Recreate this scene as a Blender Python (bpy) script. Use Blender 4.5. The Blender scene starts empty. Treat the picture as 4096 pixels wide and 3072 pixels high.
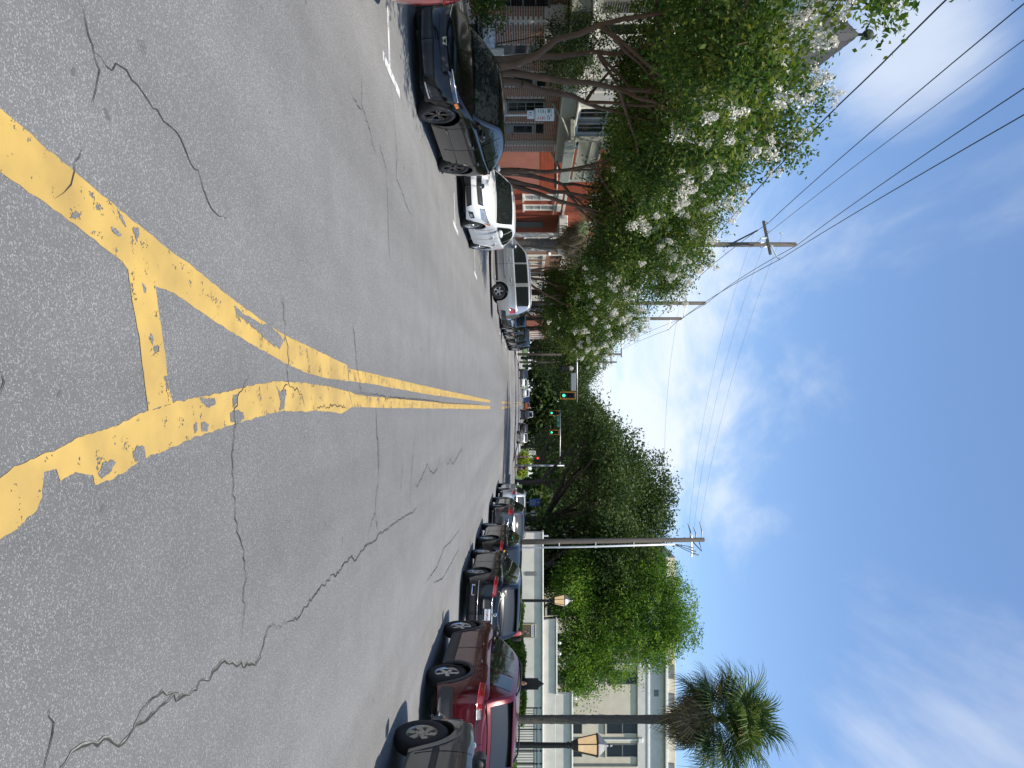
import bpy, math, random
import numpy as np
from mathutils import Vector, Matrix
R_ = math.radians
sc = bpy.context.scene
COL = sc.collection
PI = math.pi

# ---------------------------------------------------------------- camera (held sideways: the frame is turned a quarter turn)
cam_d = bpy.data.cameras.new('camera')
cam = bpy.data.objects.new('camera', cam_d)
COL.objects.link(cam)
sc.camera = cam
cam_d.sensor_width = 36.0
cam_d.lens = 24.97
cam_d.shift_x = -0.01673
cam_d.shift_y = 0.0183
cam_d.clip_start = 0.1
cam_d.clip_end = 6000
cam.matrix_world = Matrix(((0, -1, 0, 0), (0, 0, -1, 0), (1, 0, 0, 1.78), (0, 0, 0, 1)))

# ---------------------------------------------------------------- daylight
SUN = Vector((0.2, -0.30, 1.0)).normalized()
EL = math.asin(SUN.z)
AZ = math.atan2(SUN.x, SUN.y)
world = bpy.data.worlds.new('World')
sc.world = world
world.use_nodes = True
nt = world.node_tree
nt.nodes.clear()


def wn(t, **k):
    n = nt.nodes.new(t)
    for a, b in k.items():
        setattr(n, a, b)
    return n


def wmath(op, a, b=None, c=None):
    n = wn('ShaderNodeMath', operation=op)
    for i, v in enumerate((a, b, c)):
        if v is None:
            continue
        if isinstance(v, (int, float)):
            n.inputs[i].default_value = v
        else:
            nt.links.new(v, n.inputs[i])
    return n.outputs[0]


sky = wn('ShaderNodeTexSky', sky_type='NISHITA')
sky.sun_disc = False
sky.sun_elevation = EL
sky.sun_rotation = AZ
sky.air_density = 1.0
sky.dust_density = 0.8
sky.ozone_density = 1.0
tc = wn('ShaderNodeTexCoord')
nrm = wn('ShaderNodeVectorMath', operation='NORMALIZE')
nt.links.new(tc.outputs['Generated'], nrm.inputs[0])
sep = wn('ShaderNodeSeparateXYZ')
nt.links.new(nrm.outputs[0], sep.inputs[0])
zc = wmath('ADD', wmath('MAXIMUM', sep.outputs[2], 0.0), 0.10)
comb = wn('ShaderNodeCombineXYZ')
nt.links.new(wmath('DIVIDE', sep.outputs[0], zc), comb.inputs[0])
nt.links.new(wmath('DIVIDE', sep.outputs[1], zc), comb.inputs[1])


def wnoise(scale, detail, vec, sx, sy, dist=0.0, rot=0.0):
    mp = wn('ShaderNodeMapping')
    mp.inputs['Scale'].default_value = (sx, sy, 1)
    mp.inputs['Rotation'].default_value = (0, 0, rot)
    nt.links.new(vec, mp.inputs[0])
    n = wn('ShaderNodeTexNoise')
    n.inputs['Scale'].default_value = scale
    n.inputs['Detail'].default_value = detail
    n.inputs['Roughness'].default_value = 0.6
    n.inputs['Distortion'].default_value = dist
    nt.links.new(mp.outputs[0], n.inputs['Vector'])
    return n.outputs[0]


def wramp(v, a, b):
    n = wn('ShaderNodeMapRange', interpolation_type='SMOOTHSTEP')
    nt.links.new(v, n.inputs['Value'])
    n.inputs['From Min'].default_value = a
    n.inputs['From Max'].default_value = b
    return n.outputs[0]


fine = wnoise(1.5, 9, comb.outputs[0], 1.0, 0.5, 0.4, 0.5)
streak = wnoise(2.2, 8, comb.outputs[0], 2.6, 0.5, 0.2, 0.35)


def bank(d, r0, r1, lo, hi, src, amt):
    v = Vector(d).normalized()
    ds = wn('ShaderNodeVectorMath', operation='DISTANCE')
    nt.links.new(nrm.outputs[0], ds.inputs[0])
    ds.inputs[1].default_value = v
    m = wramp(ds.outputs['Value'], r1, r0)
    nv = wmath('ADD', src, wmath('MULTIPLY', wmath('SUBTRACT', m, 1.0), 0.32))
    return wmath('MULTIPLY', wramp(nv, lo, hi), amt)


soft = wmath('ADD', wmath('MULTIPLY', fine, 0.5), wmath('MULTIPLY', streak, 0.5))
clouds = [bank((-0.50, 1, 0.54), 0.0, 0.18, 0.32, 0.60, fine, 0.62),
          bank((0.62, 1, 0.66), 0.08, 0.36, 0.28, 0.68, soft, 0.5),
          bank((-0.06, 1, 0.08), 0.12, 0.40, 0.22, 0.58, fine, 0.88),
          bank((-0.14, 1, 0.28), 0.0, 0.22, 0.40, 0.78, fine, 0.36),
          wmath('MULTIPLY', wramp(fine, 0.64, 0.90), 0.08)]
cm = clouds[0]
for c in clouds[1:]:
    cm = wmath('MAXIMUM', cm, c)
mix = wn('ShaderNodeMixRGB')
nt.links.new(cm, mix.inputs[0])
tint = wn('ShaderNodeMixRGB', blend_type='MULTIPLY')
tint.inputs[0].default_value = 1.0
tint.inputs[2].default_value = (1.04, 1.17, 1.30, 1)
nt.links.new(sky.outputs[0], tint.inputs[1])
nt.links.new(tint.outputs[0], mix.inputs[1])
mix.inputs[2].default_value = (5.9, 6.25, 6.7, 1)
bg = wn('ShaderNodeBackground')
bg.inputs[1].default_value = 0.145
nt.links.new(mix.outputs[0], bg.inputs[0])
wo = wn('ShaderNodeOutputWorld')
nt.links.new(bg.outputs[0], wo.inputs[0])

sun_d = bpy.data.lights.new('sun', 'SUN')
sun_d.energy = 5.0
sun_d.angle = R_(0.53)
sun_d.color = (1.0, 0.93, 0.81)
sun = bpy.data.objects.new('sun', sun_d)
COL.objects.link(sun)
sun.rotation_euler = (-SUN).to_track_quat('-Z', 'Y').to_euler()
sc.view_settings.view_transform = 'Standard'
sc.view_settings.look = 'None'
sc.view_settings.exposure = 0.18
sc.view_settings.gamma = 1.0
sc.view_settings.use_curve_mapping = False
sc.cycles.max_bounces = 6
sc.cycles.diffuse_bounces = 1
sc.cycles.glossy_bounces = 3
sc.cycles.transparent_max_bounces = 6

# ---------------------------------------------------------------- materials
MATS = {}


def mat(name, col, rough=0.6, metal=0.0, var=0.15, scale=6.0, bump=0.0, bscale=40.0, coat=0.0, spec=0.5, emit=None, detail=6.0, alpha=None, stretch=(1, 1, 1)):
    if name in MATS:
        return MATS[name]
    m = bpy.data.materials.new(name)
    m.use_nodes = True
    t = m.node_tree
    p = t.nodes['Principled BSDF']
    p.inputs['Metallic'].default_value = metal
    p.inputs['Specular IOR Level'].default_value = spec
    p.inputs['Coat Weight'].default_value = coat
    p.inputs['Coat Roughness'].default_value = 0.04
    tcn = t.nodes.new('ShaderNodeTexCoord')
    mp = t.nodes.new('ShaderNodeMapping')
    mp.inputs['Scale'].default_value = stretch
    t.links.new(tcn.outputs['Object'], mp.inputs[0])
    n = t.nodes.new('ShaderNodeTexNoise')
    n.inputs['Scale'].default_value = scale
    n.inputs['Detail'].default_value = detail
    t.links.new(mp.outputs[0], n.inputs['Vector'])
    mr = t.nodes.new('ShaderNodeMapRange')
    mr.inputs['From Min'].default_value = 0.25
    mr.inputs['From Max'].default_value = 0.75
    mr.inputs['To Min'].default_value = 1 - var
    mr.inputs['To Max'].default_value = 1 + var
    t.links.new(n.outputs[0], mr.inputs[0])
    mul = t.nodes.new('ShaderNodeVectorMath')
    mul.operation = 'SCALE'
    mul.inputs[0].default_value = col[:3]
    t.links.new(mr.outputs[0], mul.inputs['Scale'])
    t.links.new(mul.outputs[0], p.inputs['Base Color'])
    r2 = t.nodes.new('ShaderNodeMapRange')
    r2.inputs['To Min'].default_value = max(0.0, rough * 0.8)
    r2.inputs['To Max'].default_value = min(1.0, rough * 1.2)
    t.links.new(n.outputs[0], r2.inputs[0])
    t.links.new(r2.outputs[0], p.inputs['Roughness'])
    if bump:
        n2 = t.nodes.new('ShaderNodeTexNoise')
        n2.inputs['Scale'].default_value = bscale
        n2.inputs['Detail'].default_value = 5
        t.links.new(mp.outputs[0], n2.inputs['Vector'])
        b = t.nodes.new('ShaderNodeBump')
        b.inputs['Strength'].default_value = bump
        b.inputs['Distance'].default_value = 0.02
        t.links.new(n2.outputs[0], b.inputs['Height'])
        t.links.new(b.outputs[0], p.inputs['Normal'])
    if emit:
        p.inputs['Emission Color'].default_value = (*emit[0], 1)
        p.inputs['Emission Strength'].default_value = emit[1]
    MATS[name] = m
    return m


def leaf_mat(name, a, b, c, trans=0.35, scale=0.7, tg=(1.5, 1.6, 0.6, 1)):
    if name in MATS:
        return MATS[name]
    m = bpy.data.materials.new(name)
    m.use_nodes = True
    t = m.node_tree
    p = t.nodes['Principled BSDF']
    p.inputs['Roughness'].default_value = 0.6
    p.inputs['Specular IOR Level'].default_value = 0.22
    at = t.nodes.new('ShaderNodeAttribute')
    at.attribute_name = 'tint'
    tcn = t.nodes.new('ShaderNodeTexCoord')
    n = t.nodes.new('ShaderNodeTexNoise')
    n.inputs['Scale'].default_value = scale
    t.links.new(tcn.outputs['Object'], n.inputs['Vector'])
    ad = t.nodes.new('ShaderNodeMath')
    ad.operation = 'ADD'
    t.links.new(at.outputs['Fac'], ad.inputs[0])
    t.links.new(n.outputs[0], ad.inputs[1])
    rp = t.nodes.new('ShaderNodeValToRGB')
    rp.color_ramp.elements[0].position = 0.45
    rp.color_ramp.elements[0].color = (*a, 1)
    rp.color_ramp.elements[1].position = 1.25
    rp.color_ramp.elements[1].color = (*c, 1)
    e = rp.color_ramp.elements.new(0.95)
    e.color = (*b, 1)
    hf = t.nodes.new('ShaderNodeMath')
    hf.operation = 'MULTIPLY'
    hf.inputs[1].default_value = 1.0
    t.links.new(ad.outputs[0], hf.inputs[0])
    t.links.new(hf.outputs[0], rp.inputs[0])
    t.links.new(rp.outputs[0], p.inputs['Base Color'])
    tr = t.nodes.new('ShaderNodeBsdfTranslucent')
    g = t.nodes.new('ShaderNodeMixRGB')
    g.blend_type = 'MULTIPLY'
    g.inputs[0].default_value = 1
    g.inputs[2].default_value = tg
    t.links.new(rp.outputs[0], g.inputs[1])
    t.links.new(g.outputs[0], tr.inputs[0])
    mx = t.nodes.new('ShaderNodeMixShader')
    mx.inputs[0].default_value = trans
    t.links.new(p.outputs[0], mx.inputs[1])
    t.links.new(tr.outputs[0], mx.inputs[2])
    out = t.nodes['Material Output']
    t.links.new(mx.outputs[0], out.inputs[0])
    MATS[name] = m
    return m


def asphalt(name, dark, light, worn=0.0):
    m = bpy.data.materials.new(name)
    m.use_nodes = True
    t = m.node_tree
    p = t.nodes['Principled BSDF']
    L = t.links.new
    tcn = t.nodes.new('ShaderNodeTexCoord')
    V = tcn.outputs['Object']

    def noise(s, d=3, st=None, rough=0.6):
        n = t.nodes.new('ShaderNodeTexNoise')
        n.inputs['Scale'].default_value = s
        n.inputs['Detail'].default_value = d
        n.inputs['Roughness'].default_value = rough
        if st:
            mp = t.nodes.new('ShaderNodeMapping')
            mp.inputs['Scale'].default_value = st
            L(V, mp.inputs[0])
            L(mp.outputs[0], n.inputs['Vector'])
        else:
            L(V, n.inputs['Vector'])
        return n.outputs[0]

    def rng(v, a, b, c, d):
        n = t.nodes.new('ShaderNodeMapRange')
        L(v, n.inputs[0])
        for i, q in enumerate((a, b, c, d)):
            n.inputs[i + 1].default_value = q
        return n.outputs[0]

    def mth(op, a, b):
        n = t.nodes.new('ShaderNodeMath')
        n.operation = op
        for i, v in enumerate((a, b)):
            if isinstance(v, (int, float)):
                n.inputs[i].default_value = v
            else:
                L(v, n.inputs[i])
        return n.outputs[0]
    vo = t.nodes.new('ShaderNodeTexVoronoi')
    vo.inputs['Scale'].default_value = 145
    vo.inputs['Randomness'].default_value = 1.0
    L(V, vo.inputs['Vector'])
    sepc = t.nodes.new('ShaderNodeSeparateColor')
    L(vo.outputs['Color'], sepc.inputs[0])
    stone = rng(sepc.outputs[0], 0.62, 1.0, 0.0, 1.25)
    stone = mth('MULTIPLY', stone, rng(vo.outputs['Distance'], 0.25, 0.75, 1.0, 0.15))
    grain = noise(240, 2, None, 0.8)
    base = rng(grain, 0.35, 0.68, 0.0, 1.0)
    f = mth('ADD', mth('MULTIPLY', stone, 0.80), mth('MULTIPLY', base, 0.46))
    # long tyre-polished lanes and blotches
    lane = noise(0.55, 4, (1.0, 0.05, 1))
    blot = noise(1.3, 6)
    tone = mth('MULTIPLY', rng(lane, 0.3, 0.7, 0.80, 1.18), rng(blot, 0.3, 0.7, 0.92, 1.08))
    spots = noise(2.6, 2)
    tone = mth('MULTIPLY', tone, rng(spots, 0.70, 0.76, 1.0, 0.72))
    sx = t.nodes.new('ShaderNodeSeparateXYZ')
    L(V, sx.inputs[0])
    ax = mth('ADD', mth('ABSOLUTE', sx.outputs[0], 0), mth('MULTIPLY', noise(0.35, 3), 2.5))
    tone = mth('MULTIPLY', tone, rng(ax, 3.6, 6.2, 0.97, 1.13))
    mx = t.nodes.new('ShaderNodeMixRGB')
    L(f, mx.inputs[0])
    mx.inputs[1].default_value = (*dark, 1)
    mx.inputs[2].default_value = (*light, 1)
    sc_ = t.nodes.new('ShaderNodeVectorMath')
    sc_.operation = 'SCALE'
    L(mx.outputs[0], sc_.inputs[0])
    L(tone, sc_.inputs['Scale'])
    L(sc_.outputs[0], p.inputs['Base Color'])
    p.inputs['Roughness'].default_value = 0.8
    p.inputs['Specular IOR Level'].default_value = 0.35
    b = t.nodes.new('ShaderNodeBump')
    b.inputs['Strength'].default_value = 0.8
    b.inputs['Distance'].default_value = 0.004
    L(f, b.inputs['Height'])
    L(b.outputs[0], p.inputs['Normal'])
    MATS[name] = m
    return m


def paint_line(name, col, wear):
    m = bpy.data.materials.new(name)
    m.use_nodes = True
    t = m.node_tree
    p = t.nodes['Principled BSDF']
    L = t.links.new
    tcn = t.nodes.new('ShaderNodeTexCoord')
    V = tcn.outputs['Object']
    n1 = t.nodes.new('ShaderNodeTexNoise')
    n1.inputs['Scale'].default_value = 9
    n1.inputs['Detail'].default_value = 8
    n1.inputs['Roughness'].default_value = 0.72
    L(V, n1.inputs['Vector'])
    n2 = t.nodes.new('ShaderNodeTexNoise')
    n2.inputs['Scale'].default_value = 3
    n2.inputs['Detail'].default_value = 5
    L(V, n2.inputs['Vector'])
    rp = t.nodes.new('ShaderNodeValToRGB')
    rp.color_ramp.elements[0].position = 0.3
    rp.color_ramp.elements[0].color = (col[0] * 0.70, col[1] * 0.70, col[2] * 0.8, 1)
    rp.color_ramp.elements[1].position = 0.66
    rp.color_ramp.elements[1].color = (*col, 1)
    L(n2.outputs[0], rp.inputs[0])
    L(rp.outputs[0], p.inputs['Base Color'])
    p.inputs['Roughness'].default_value = 0.6
    g = t.nodes.new('ShaderNodeTexNoise')
    g.inputs['Scale'].default_value = 220
    L(V, g.inputs['Vector'])
    b = t.nodes.new('ShaderNodeBump')
    b.inputs['Strength'].default_value = 0.25
    b.inputs['Distance'].default_value = 0.003
    L(g.outputs[0], b.inputs['Height'])
    L(b.outputs[0], p.inputs['Normal'])
    th = t.nodes.new('ShaderNodeMath')
    th.operation = 'GREATER_THAN'
    g2 = t.nodes.new('ShaderNodeTexVoronoi')
    g2.inputs['Scale'].default_value = 100
    L(V, g2.inputs['Vector'])
    ma = t.nodes.new('ShaderNodeMath')
    ma.operation = 'MULTIPLY_ADD'
    L(g2.outputs['Distance'], ma.inputs[0])
    ma.inputs[1].default_value = 0.16
    L(n1.outputs[0], ma.inputs[2])
    L(ma.outputs[0], th.inputs[0])
    th.inputs[1].default_value = wear
    tr = t.nodes.new('ShaderNodeBsdfTransparent')
    mx = t.nodes.new('ShaderNodeMixShader')
    L(th.outputs[0], mx.inputs[0])
    L(p.outputs[0], mx.inputs[1])
    L(tr.outputs[0], mx.inputs[2])
    L(mx.outputs[0], t.nodes['Material Output'].inputs[0])
    MATS[name] = m
    return m


ASPH = asphalt('asphalt', (0.108, 0.1075, 0.107), (0.335, 0.332, 0.322))
YELLOW = paint_line('yellow_paint', (0.50, 0.335, 0.088), 0.70)
YELLOW2 = paint_line('yellow_paint_thin', (0.52, 0.345, 0.085), 0.67)
WHITEP = paint_line('white_road_paint', (0.72, 0.72, 0.69), 0.67)
CRACK = mat('crack_dirt', (0.035, 0.033, 0.03), 0.95, var=0.4, scale=30)
CRACKL = mat('crack_edge', (0.20, 0.195, 0.175), 0.95, var=0.3, scale=40)
CONC = mat('concrete', (0.36, 0.35, 0.32), 0.9, var=0.18, scale=3, bump=0.2, bscale=60)
KERB = mat('kerb_stone', (0.33, 0.32, 0.30), 0.9, var=0.2, scale=5, bump=0.25)
GRASS = mat('grass_ground', (0.06, 0.10, 0.025), 0.95, var=0.4, scale=9, bump=0.5, bscale=90)
STUCCO = mat('white_stucco', (0.60, 0.56, 0.49), 0.9, var=0.12, scale=1.6, bump=0.15, bscale=70)
STUCCO2 = mat('cream_stucco', (0.62, 0.54, 0.41), 0.9, var=0.12, scale=1.2, bump=0.12, bscale=60)
COPING = mat('wall_coping', (0.74, 0.72, 0.68), 0.85, var=0.12, scale=5)
WHITE = mat('white_wood', (0.74, 0.73, 0.69), 0.55, var=0.08, scale=7)
GREYW = mat('grey_green_wood', (0.36, 0.37, 0.31), 0.6, var=0.1, scale=7)
GREYD = mat('dark_grey_wood', (0.16, 0.165, 0.15), 0.6, var=0.12, scale=7)
DARKGL = mat('window_glass', (0.010, 0.012, 0.013), 0.08, var=0.3, scale=2, spec=0.3)
BRICK = mat('old_brick', (0.26, 0.135, 0.085), 0.9, var=0.38, scale=4.3, bump=0.3, bscale=60)
MORTAR = mat('pale_mortar', (0.62, 0.58, 0.52), 0.95, var=0.12, scale=12, bump=0.3)
REDPAINT = mat('red_painted_brick', (0.36, 0.075, 0.032), 0.8, var=0.16, scale=3.0, bump=0.2, bscale=50)
SLATE = mat('slate', (0.026, 0.027, 0.030), 0.75, var=0.3, scale=6, bump=0.3)
BLACKM = mat('black_metal', (0.012, 0.013, 0.014), 0.45, var=0.2, scale=12, spec=0.5)
GALV = mat('galvanised', (0.42, 0.43, 0.44), 0.45, metal=0.7, var=0.15, scale=9)
PVC = mat('white_conduit', (0.66, 0.67, 0.68), 0.4, var=0.08, scale=5)
POLEW = mat('pole_wood', (0.115, 0.098, 0.08), 0.9, var=0.3, scale=7, bump=0.5, bscale=30, stretch=(1, 1, 0.12))
BARKC = mat('crape_bark', (0.13, 0.075, 0.048), 0.75, var=0.4, scale=5, bump=0.35, bscale=14, stretch=(1, 1, 0.3))
BARKO = mat('oak_bark', (0.075, 0.06, 0.048), 0.95, var=0.35, scale=6, bump=0.8, bscale=14, stretch=(1, 1, 0.3))
BARKP = mat('palm_bark', (0.085, 0.072, 0.058), 0.95, var=0.35, scale=9, bump=0.8, bscale=18)
LF_CR = leaf_mat('crape_leaf', (0.022, 0.05, 0.012), (0.055, 0.11, 0.022), (0.14, 0.17, 0.04), 0.38)
LF_OAK = leaf_mat('oak_leaf', (0.018, 0.036, 0.012), (0.04, 0.07, 0.02), (0.085, 0.115, 0.035), 0.28)
LF_BR = leaf_mat('bright_leaf', (0.04, 0.09, 0.012), (0.085, 0.17, 0.022), (0.17, 0.26, 0.04), 0.42)
LF_HEDGE = leaf_mat('hedge_leaf', (0.035, 0.08, 0.012), (0.08, 0.16, 0.02), (0.16, 0.24, 0.04), 0.35, 3.0)
LF_LIME = leaf_mat('lime_leaf', (0.10, 0.15, 0.01), (0.22, 0.30, 0.03), (0.34, 0.40, 0.06), 0.35, 3.0)
LF_PALM = leaf_mat('palm_leaf', (0.02, 0.05, 0.018), (0.05, 0.095, 0.035), (0.13, 0.16, 0.07), 0.25, 2.0)
LF_DEAD = leaf_mat('dead_palm_leaf', (0.07, 0.055, 0.04), (0.14, 0.11, 0.075), (0.28, 0.22, 0.13), 0.2, 2.0)
LF_WHITE = leaf_mat('white_blossom', (0.78, 0.73, 0.60), (0.90, 0.86, 0.76), (0.94, 0.92, 0.85), 0.25, 5.0, (1, 1, 1, 1))
LF_PINK = leaf_mat('pink_blossom', (0.48, 0.16, 0.19), (0.60, 0.24, 0.27), (0.70, 0.36, 0.37), 0.2, 5.0, (1, 1, 1, 1))

# ---------------------------------------------------------------- mesh helpers


def link(o, parent=None):
    COL.objects.link(o)
    if parent is not None:
        o.parent = parent
    return o


def mesh(name, V, F, m=None, smooth=False):
    me = bpy.data.meshes.new(name)
    me.from_pydata([tuple(v) for v in V], [], F)
    if m is not None:
        me.materials.append(m)
    if smooth:
        me.polygons.foreach_set('use_smooth', [True] * len(me.polygons))
    me.update()
    return me


def obj(name, me, parent=None, loc=(0, 0, 0), rot=(0, 0, 0)):
    o = bpy.data.objects.new(name, me)
    o.location = loc
    o.rotation_euler = rot
    return link(o, parent)


def part(name, VF, m, parent=None, smooth=False, loc=(0, 0, 0), rot=(0, 0, 0)):
    return obj(name, mesh(name, VF[0], VF[1], m, smooth), parent, loc, rot)


def thing(name, label, cat, loc=(0, 0, 0), rot=(0, 0, 0), group=None):
    o = bpy.data.objects.new(name, None)
    o.empty_display_size = 0.2
    o.location = loc
    o.rotation_euler = rot
    link(o)
    return tag(o, label, cat, group)


def tag(o, label, cat, group=None):
    o['label'] = label
    o['category'] = cat
    if group:
        o['group'] = group
    return o


def struct(o):
    o['kind'] = 'structure'
    return o


def stuff(o, label=None, cat=None):
    o['kind'] = 'stuff'
    if label:
        o['label'] = label
    if cat:
        o['category'] = cat
    return o


BOXF = [(0, 3, 2, 1), (4, 5, 6, 7), (0, 1, 5, 4), (1, 2, 6, 5), (2, 3, 7, 6), (3, 0, 4, 7)]


def box(x0, x1, y0, y1, z0, z1):
    return ([(x0, y0, z0), (x1, y0, z0), (x1, y1, z0), (x0, y1, z0), (x0, y0, z1), (x1, y0, z1), (x1, y1, z1), (x0, y1, z1)], list(BOXF))


def bbox(x0, x1, y0, y1, z0, z1, b=0.01):
    """box with chamfered vertical and horizontal edges"""
    V, F = [], []
    c = [((x0 + x1) / 2, (x1 - x0) / 2), ((y0 + y1) / 2, (y1 - y0) / 2), ((z0 + z1) / 2, (z1 - z0) / 2)]
    b = min(b, c[0][1] * 0.8, c[1][1] * 0.8, c[2][1] * 0.8)
    idx = {}
    for sx in (-1, 1):
        for sy in (-1, 1):
            for sz in (-1, 1):
                for a in range(3):
                    s = (sx, sy, sz)
                    p = [c[i][0] + s[i] * (c[i][1] - (b if i != a else 0)) for i in range(3)]
                    idx[(sx, sy, sz, a)] = len(V)
                    V.append(p)
    for a in range(3):
        u, v = (a + 1) % 3, (a + 2) % 3
        for sa in (-1, 1):
            q = []
            for su, sv in ((-1, -1), (1, -1), (1, 1), (-1, 1)):
                s = [0, 0, 0]
                s[a], s[u], s[v] = sa, su, sv
                q.append(idx[(*s, a)])
            F.append(q if sa > 0 else q[::-1])
    for a in range(3):
        u, v = (a + 1) % 3, (a + 2) % 3
        for su in (-1, 1):
            for sv in (-1, 1):
                s1 = [0, 0, 0]
                s1[u], s1[v] = su, sv
                A = list(s1); A[a] = -1
                B = list(s1); B[a] = 1
                q = [idx[(*A, u)], idx[(*B, u)], idx[(*B, v)], idx[(*A, v)]]
                F.append(q if su * sv < 0 else q[::-1])
    for sx in (-1, 1):
        for sy in (-1, 1):
            for sz in (-1, 1):
                q = [idx[(sx, sy, sz, a)] for a in range(3)]
                F.append(q if sx * sy * sz > 0 else q[::-1])
    return V, F


def join(*L):
    V, F = [], []
    for v, f in L:
        o = len(V)
        V += list(v)
        F += [tuple(i + o for i in q) for q in f]
    return V, F


def moved(VF, m):
    return [tuple(m @ Vector(v)) for v in VF[0]], VF[1]


def lathe(prof, n=16, axis='Z', caps=True):
    V, F = [], []
    for r, z in prof:
        for k in range(n):
            a = 2 * PI * k / n
            c, s = r * math.cos(a), r * math.sin(a)
            V.append((c, s, z) if axis == 'Z' else ((z, c, s) if axis == 'X' else (s, z, c)))
    for i in range(len(prof) - 1):
        for k in range(n):
            k2 = (k + 1) % n
            F.append((i * n + k, i * n + k2, (i + 1) * n + k2, (i + 1) * n + k))
    if caps:
        F.append(tuple(reversed(range(n))))
        F.append(tuple((len(prof) - 1) * n + k for k in range(n)))
    return V, F


def tube(pts, rad, n=8, cap=True):
    pts = [Vector(p) for p in pts]
    if not hasattr(rad, '__len__'):
        rad = [rad] * len(pts)
    V, F = [], []
    prev = None
    for i, p in enumerate(pts):
        t = (pts[min(i + 1, len(pts) - 1)] - pts[max(i - 1, 0)]).normalized()
        ref = prev if prev is not None else (Vector((1, 0, 0)) if abs(t.x) < 0.8 else Vector((0, 1, 0)))
        a = (ref - t * ref.dot(t)).normalized()
        b = t.cross(a)
        prev = a
        for k in range(n):
            w = 2 * PI * k / n
            V.append(tuple(p + (a * math.cos(w) + b * math.sin(w)) * rad[i]))
    for i in range(len(pts) - 1):
        for k in range(n):
            k2 = (k + 1) % n
            F.append((i * n + k, i * n + k2, (i + 1) * n + k2, (i + 1) * n + k))
    if cap:
        F.append(tuple(reversed(range(n))))
        F.append(tuple((len(pts) - 1) * n + k for k in range(n)))
    return V, F


def prism(poly, z0, z1):
    n = len(poly)
    V = [(x, y, z0) for x, y in poly] + [(x, y, z1) for x, y in poly]
    F = [tuple(reversed(range(n))), tuple(range(n, 2 * n))] + [(i, (i + 1) % n, n + (i + 1) % n, n + i) for i in range(n)]
    return V, F


def catmull(pts, n):
    P = np.array(pts, float)
    P = np.vstack([2 * P[0] - P[1], P, 2 * P[-1] - P[-2]])
    out = []
    k = len(P) - 3
    for q in np.linspace(0, k - 1e-9, n):
        i = int(q)
        t = q - i
        a, b, c, d = P[i:i + 4]
        out.append(0.5 * ((2 * b) + (-a + c) * t + (2 * a - 5 * b + 4 * c - d) * t * t + (-a + 3 * b - 3 * c + d) * t ** 3))
    return np.array(out)


def words(s, size, m, parent, mtx, name='lettering', ext=0.002):
    cu = bpy.data.curves.new('txt', 'FONT')
    cu.body = s
    cu.size = size
    cu.align_x = 'CENTER'
    cu.align_y = 'CENTER'
    cu.extrude = ext
    cu.resolution_u = 2
    o = bpy.data.objects.new('txt', cu)
    COL.objects.link(o)
    dg = bpy.context.evaluated_depsgraph_get()
    dg.update()
    me = bpy.data.meshes.new_from_object(o.evaluated_get(dg))
    bpy.data.objects.remove(o)
    me.materials.clear()
    me.materials.append(m)
    t = obj(name, me, parent)
    t.matrix_local = mtx
    return t


def facing(loc, normal, up=(0, 0, 1)):
    """matrix whose +Z is the normal and +Y is up"""
    z = Vector(normal).normalized()
    x = Vector(up).cross(z).normalized()
    y = z.cross(x)
    return Matrix(((x.x, y.x, z.x, loc[0]), (x.y, y.y, z.y, loc[1]), (x.z, y.z, z.z, loc[2]), (0, 0, 0, 1)))


def road_z(x):
    return -0.1 * (min(abs(x), 7.0) / 4.8) ** 1.6


# ---------------------------------------------------------------- ground, road, pavements
rng = random.Random(4)
g = part('ground', ([(-900, -300, -0.42), (900, -300, -0.42), (900, 1500, -0.42), (-900, 1500, -0.42)], [(0, 1, 2, 3)]), GRASS)
struct(g)


def strip_road(xs, ys, zf):
    V = [(x, y, zf(x)) for y in ys for x in xs]
    n = len(xs)
    F = [(j * n + i, j * n + i + 1, (j + 1) * n + i + 1, (j + 1) * n + i) for j in range(len(ys) - 1) for i in range(n - 1)]
    return V, F


XL, XR = -6.75, 6.95
xs = list(np.linspace(XL, XR, 29))
ys = list(np.linspace(-15, 40, 56)) + list(np.linspace(45, 330, 58))
road = struct(part('road', strip_road(xs, ys, road_z), ASPH, smooth=True))
# side street joining on the left, and the street crossing at the signals
SS0, SS1 = 31.8, 38.3
CS0, CS1 = 69.0, 84.0


def flat(name, x0, x1, y0, y1, z0, z1, m):
    return struct(part(name, ([(x0, y0, z0), (x1, y0, z1), (x1, y1, z1), (x0, y1, z0)], [(0, 1, 2, 3)]), m))


ze = road_z(7)
flat('side_street', -80, XL, SS0, SS1, -0.3, road_z(XL) , ASPH)
flat('cross_street', -90, XL, CS0, CS1, -0.3, road_z(XL), ASPH)
flat('cross_street', XR, 90, CS0, CS1, road_z(XR), -0.3, ASPH)


def pave(name, x0, x1, y0, y1, kerb_x, flags=True):
    """pavement slab with its kerb stones"""
    top = -0.03
    s = struct(part(name, box(x0, x1, y0, y1, -0.4, top), CONC))
    sgn = 1 if kerb_x > (x0 + x1) / 2 else -1
    km = mesh('kerb_stone', *bbox(-0.09, 0.09, 0.0, 1.795, -0.4, top + 0.004, 0.02), KERB)
    y = y0
    while y < y1 - 0.5 and y < 60:
        o = obj('kerb_stone', km, s, (kerb_x + sgn * 0.09, y, 0))
        y += 1.8
    if y < y1 - 2:
        part('kerb', box(min(kerb_x, kerb_x + sgn * 0.18), max(kerb_x, kerb_x + sgn * 0.18), y, y1, -0.4, top + 0.003), KERB, s)
    return s


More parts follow.
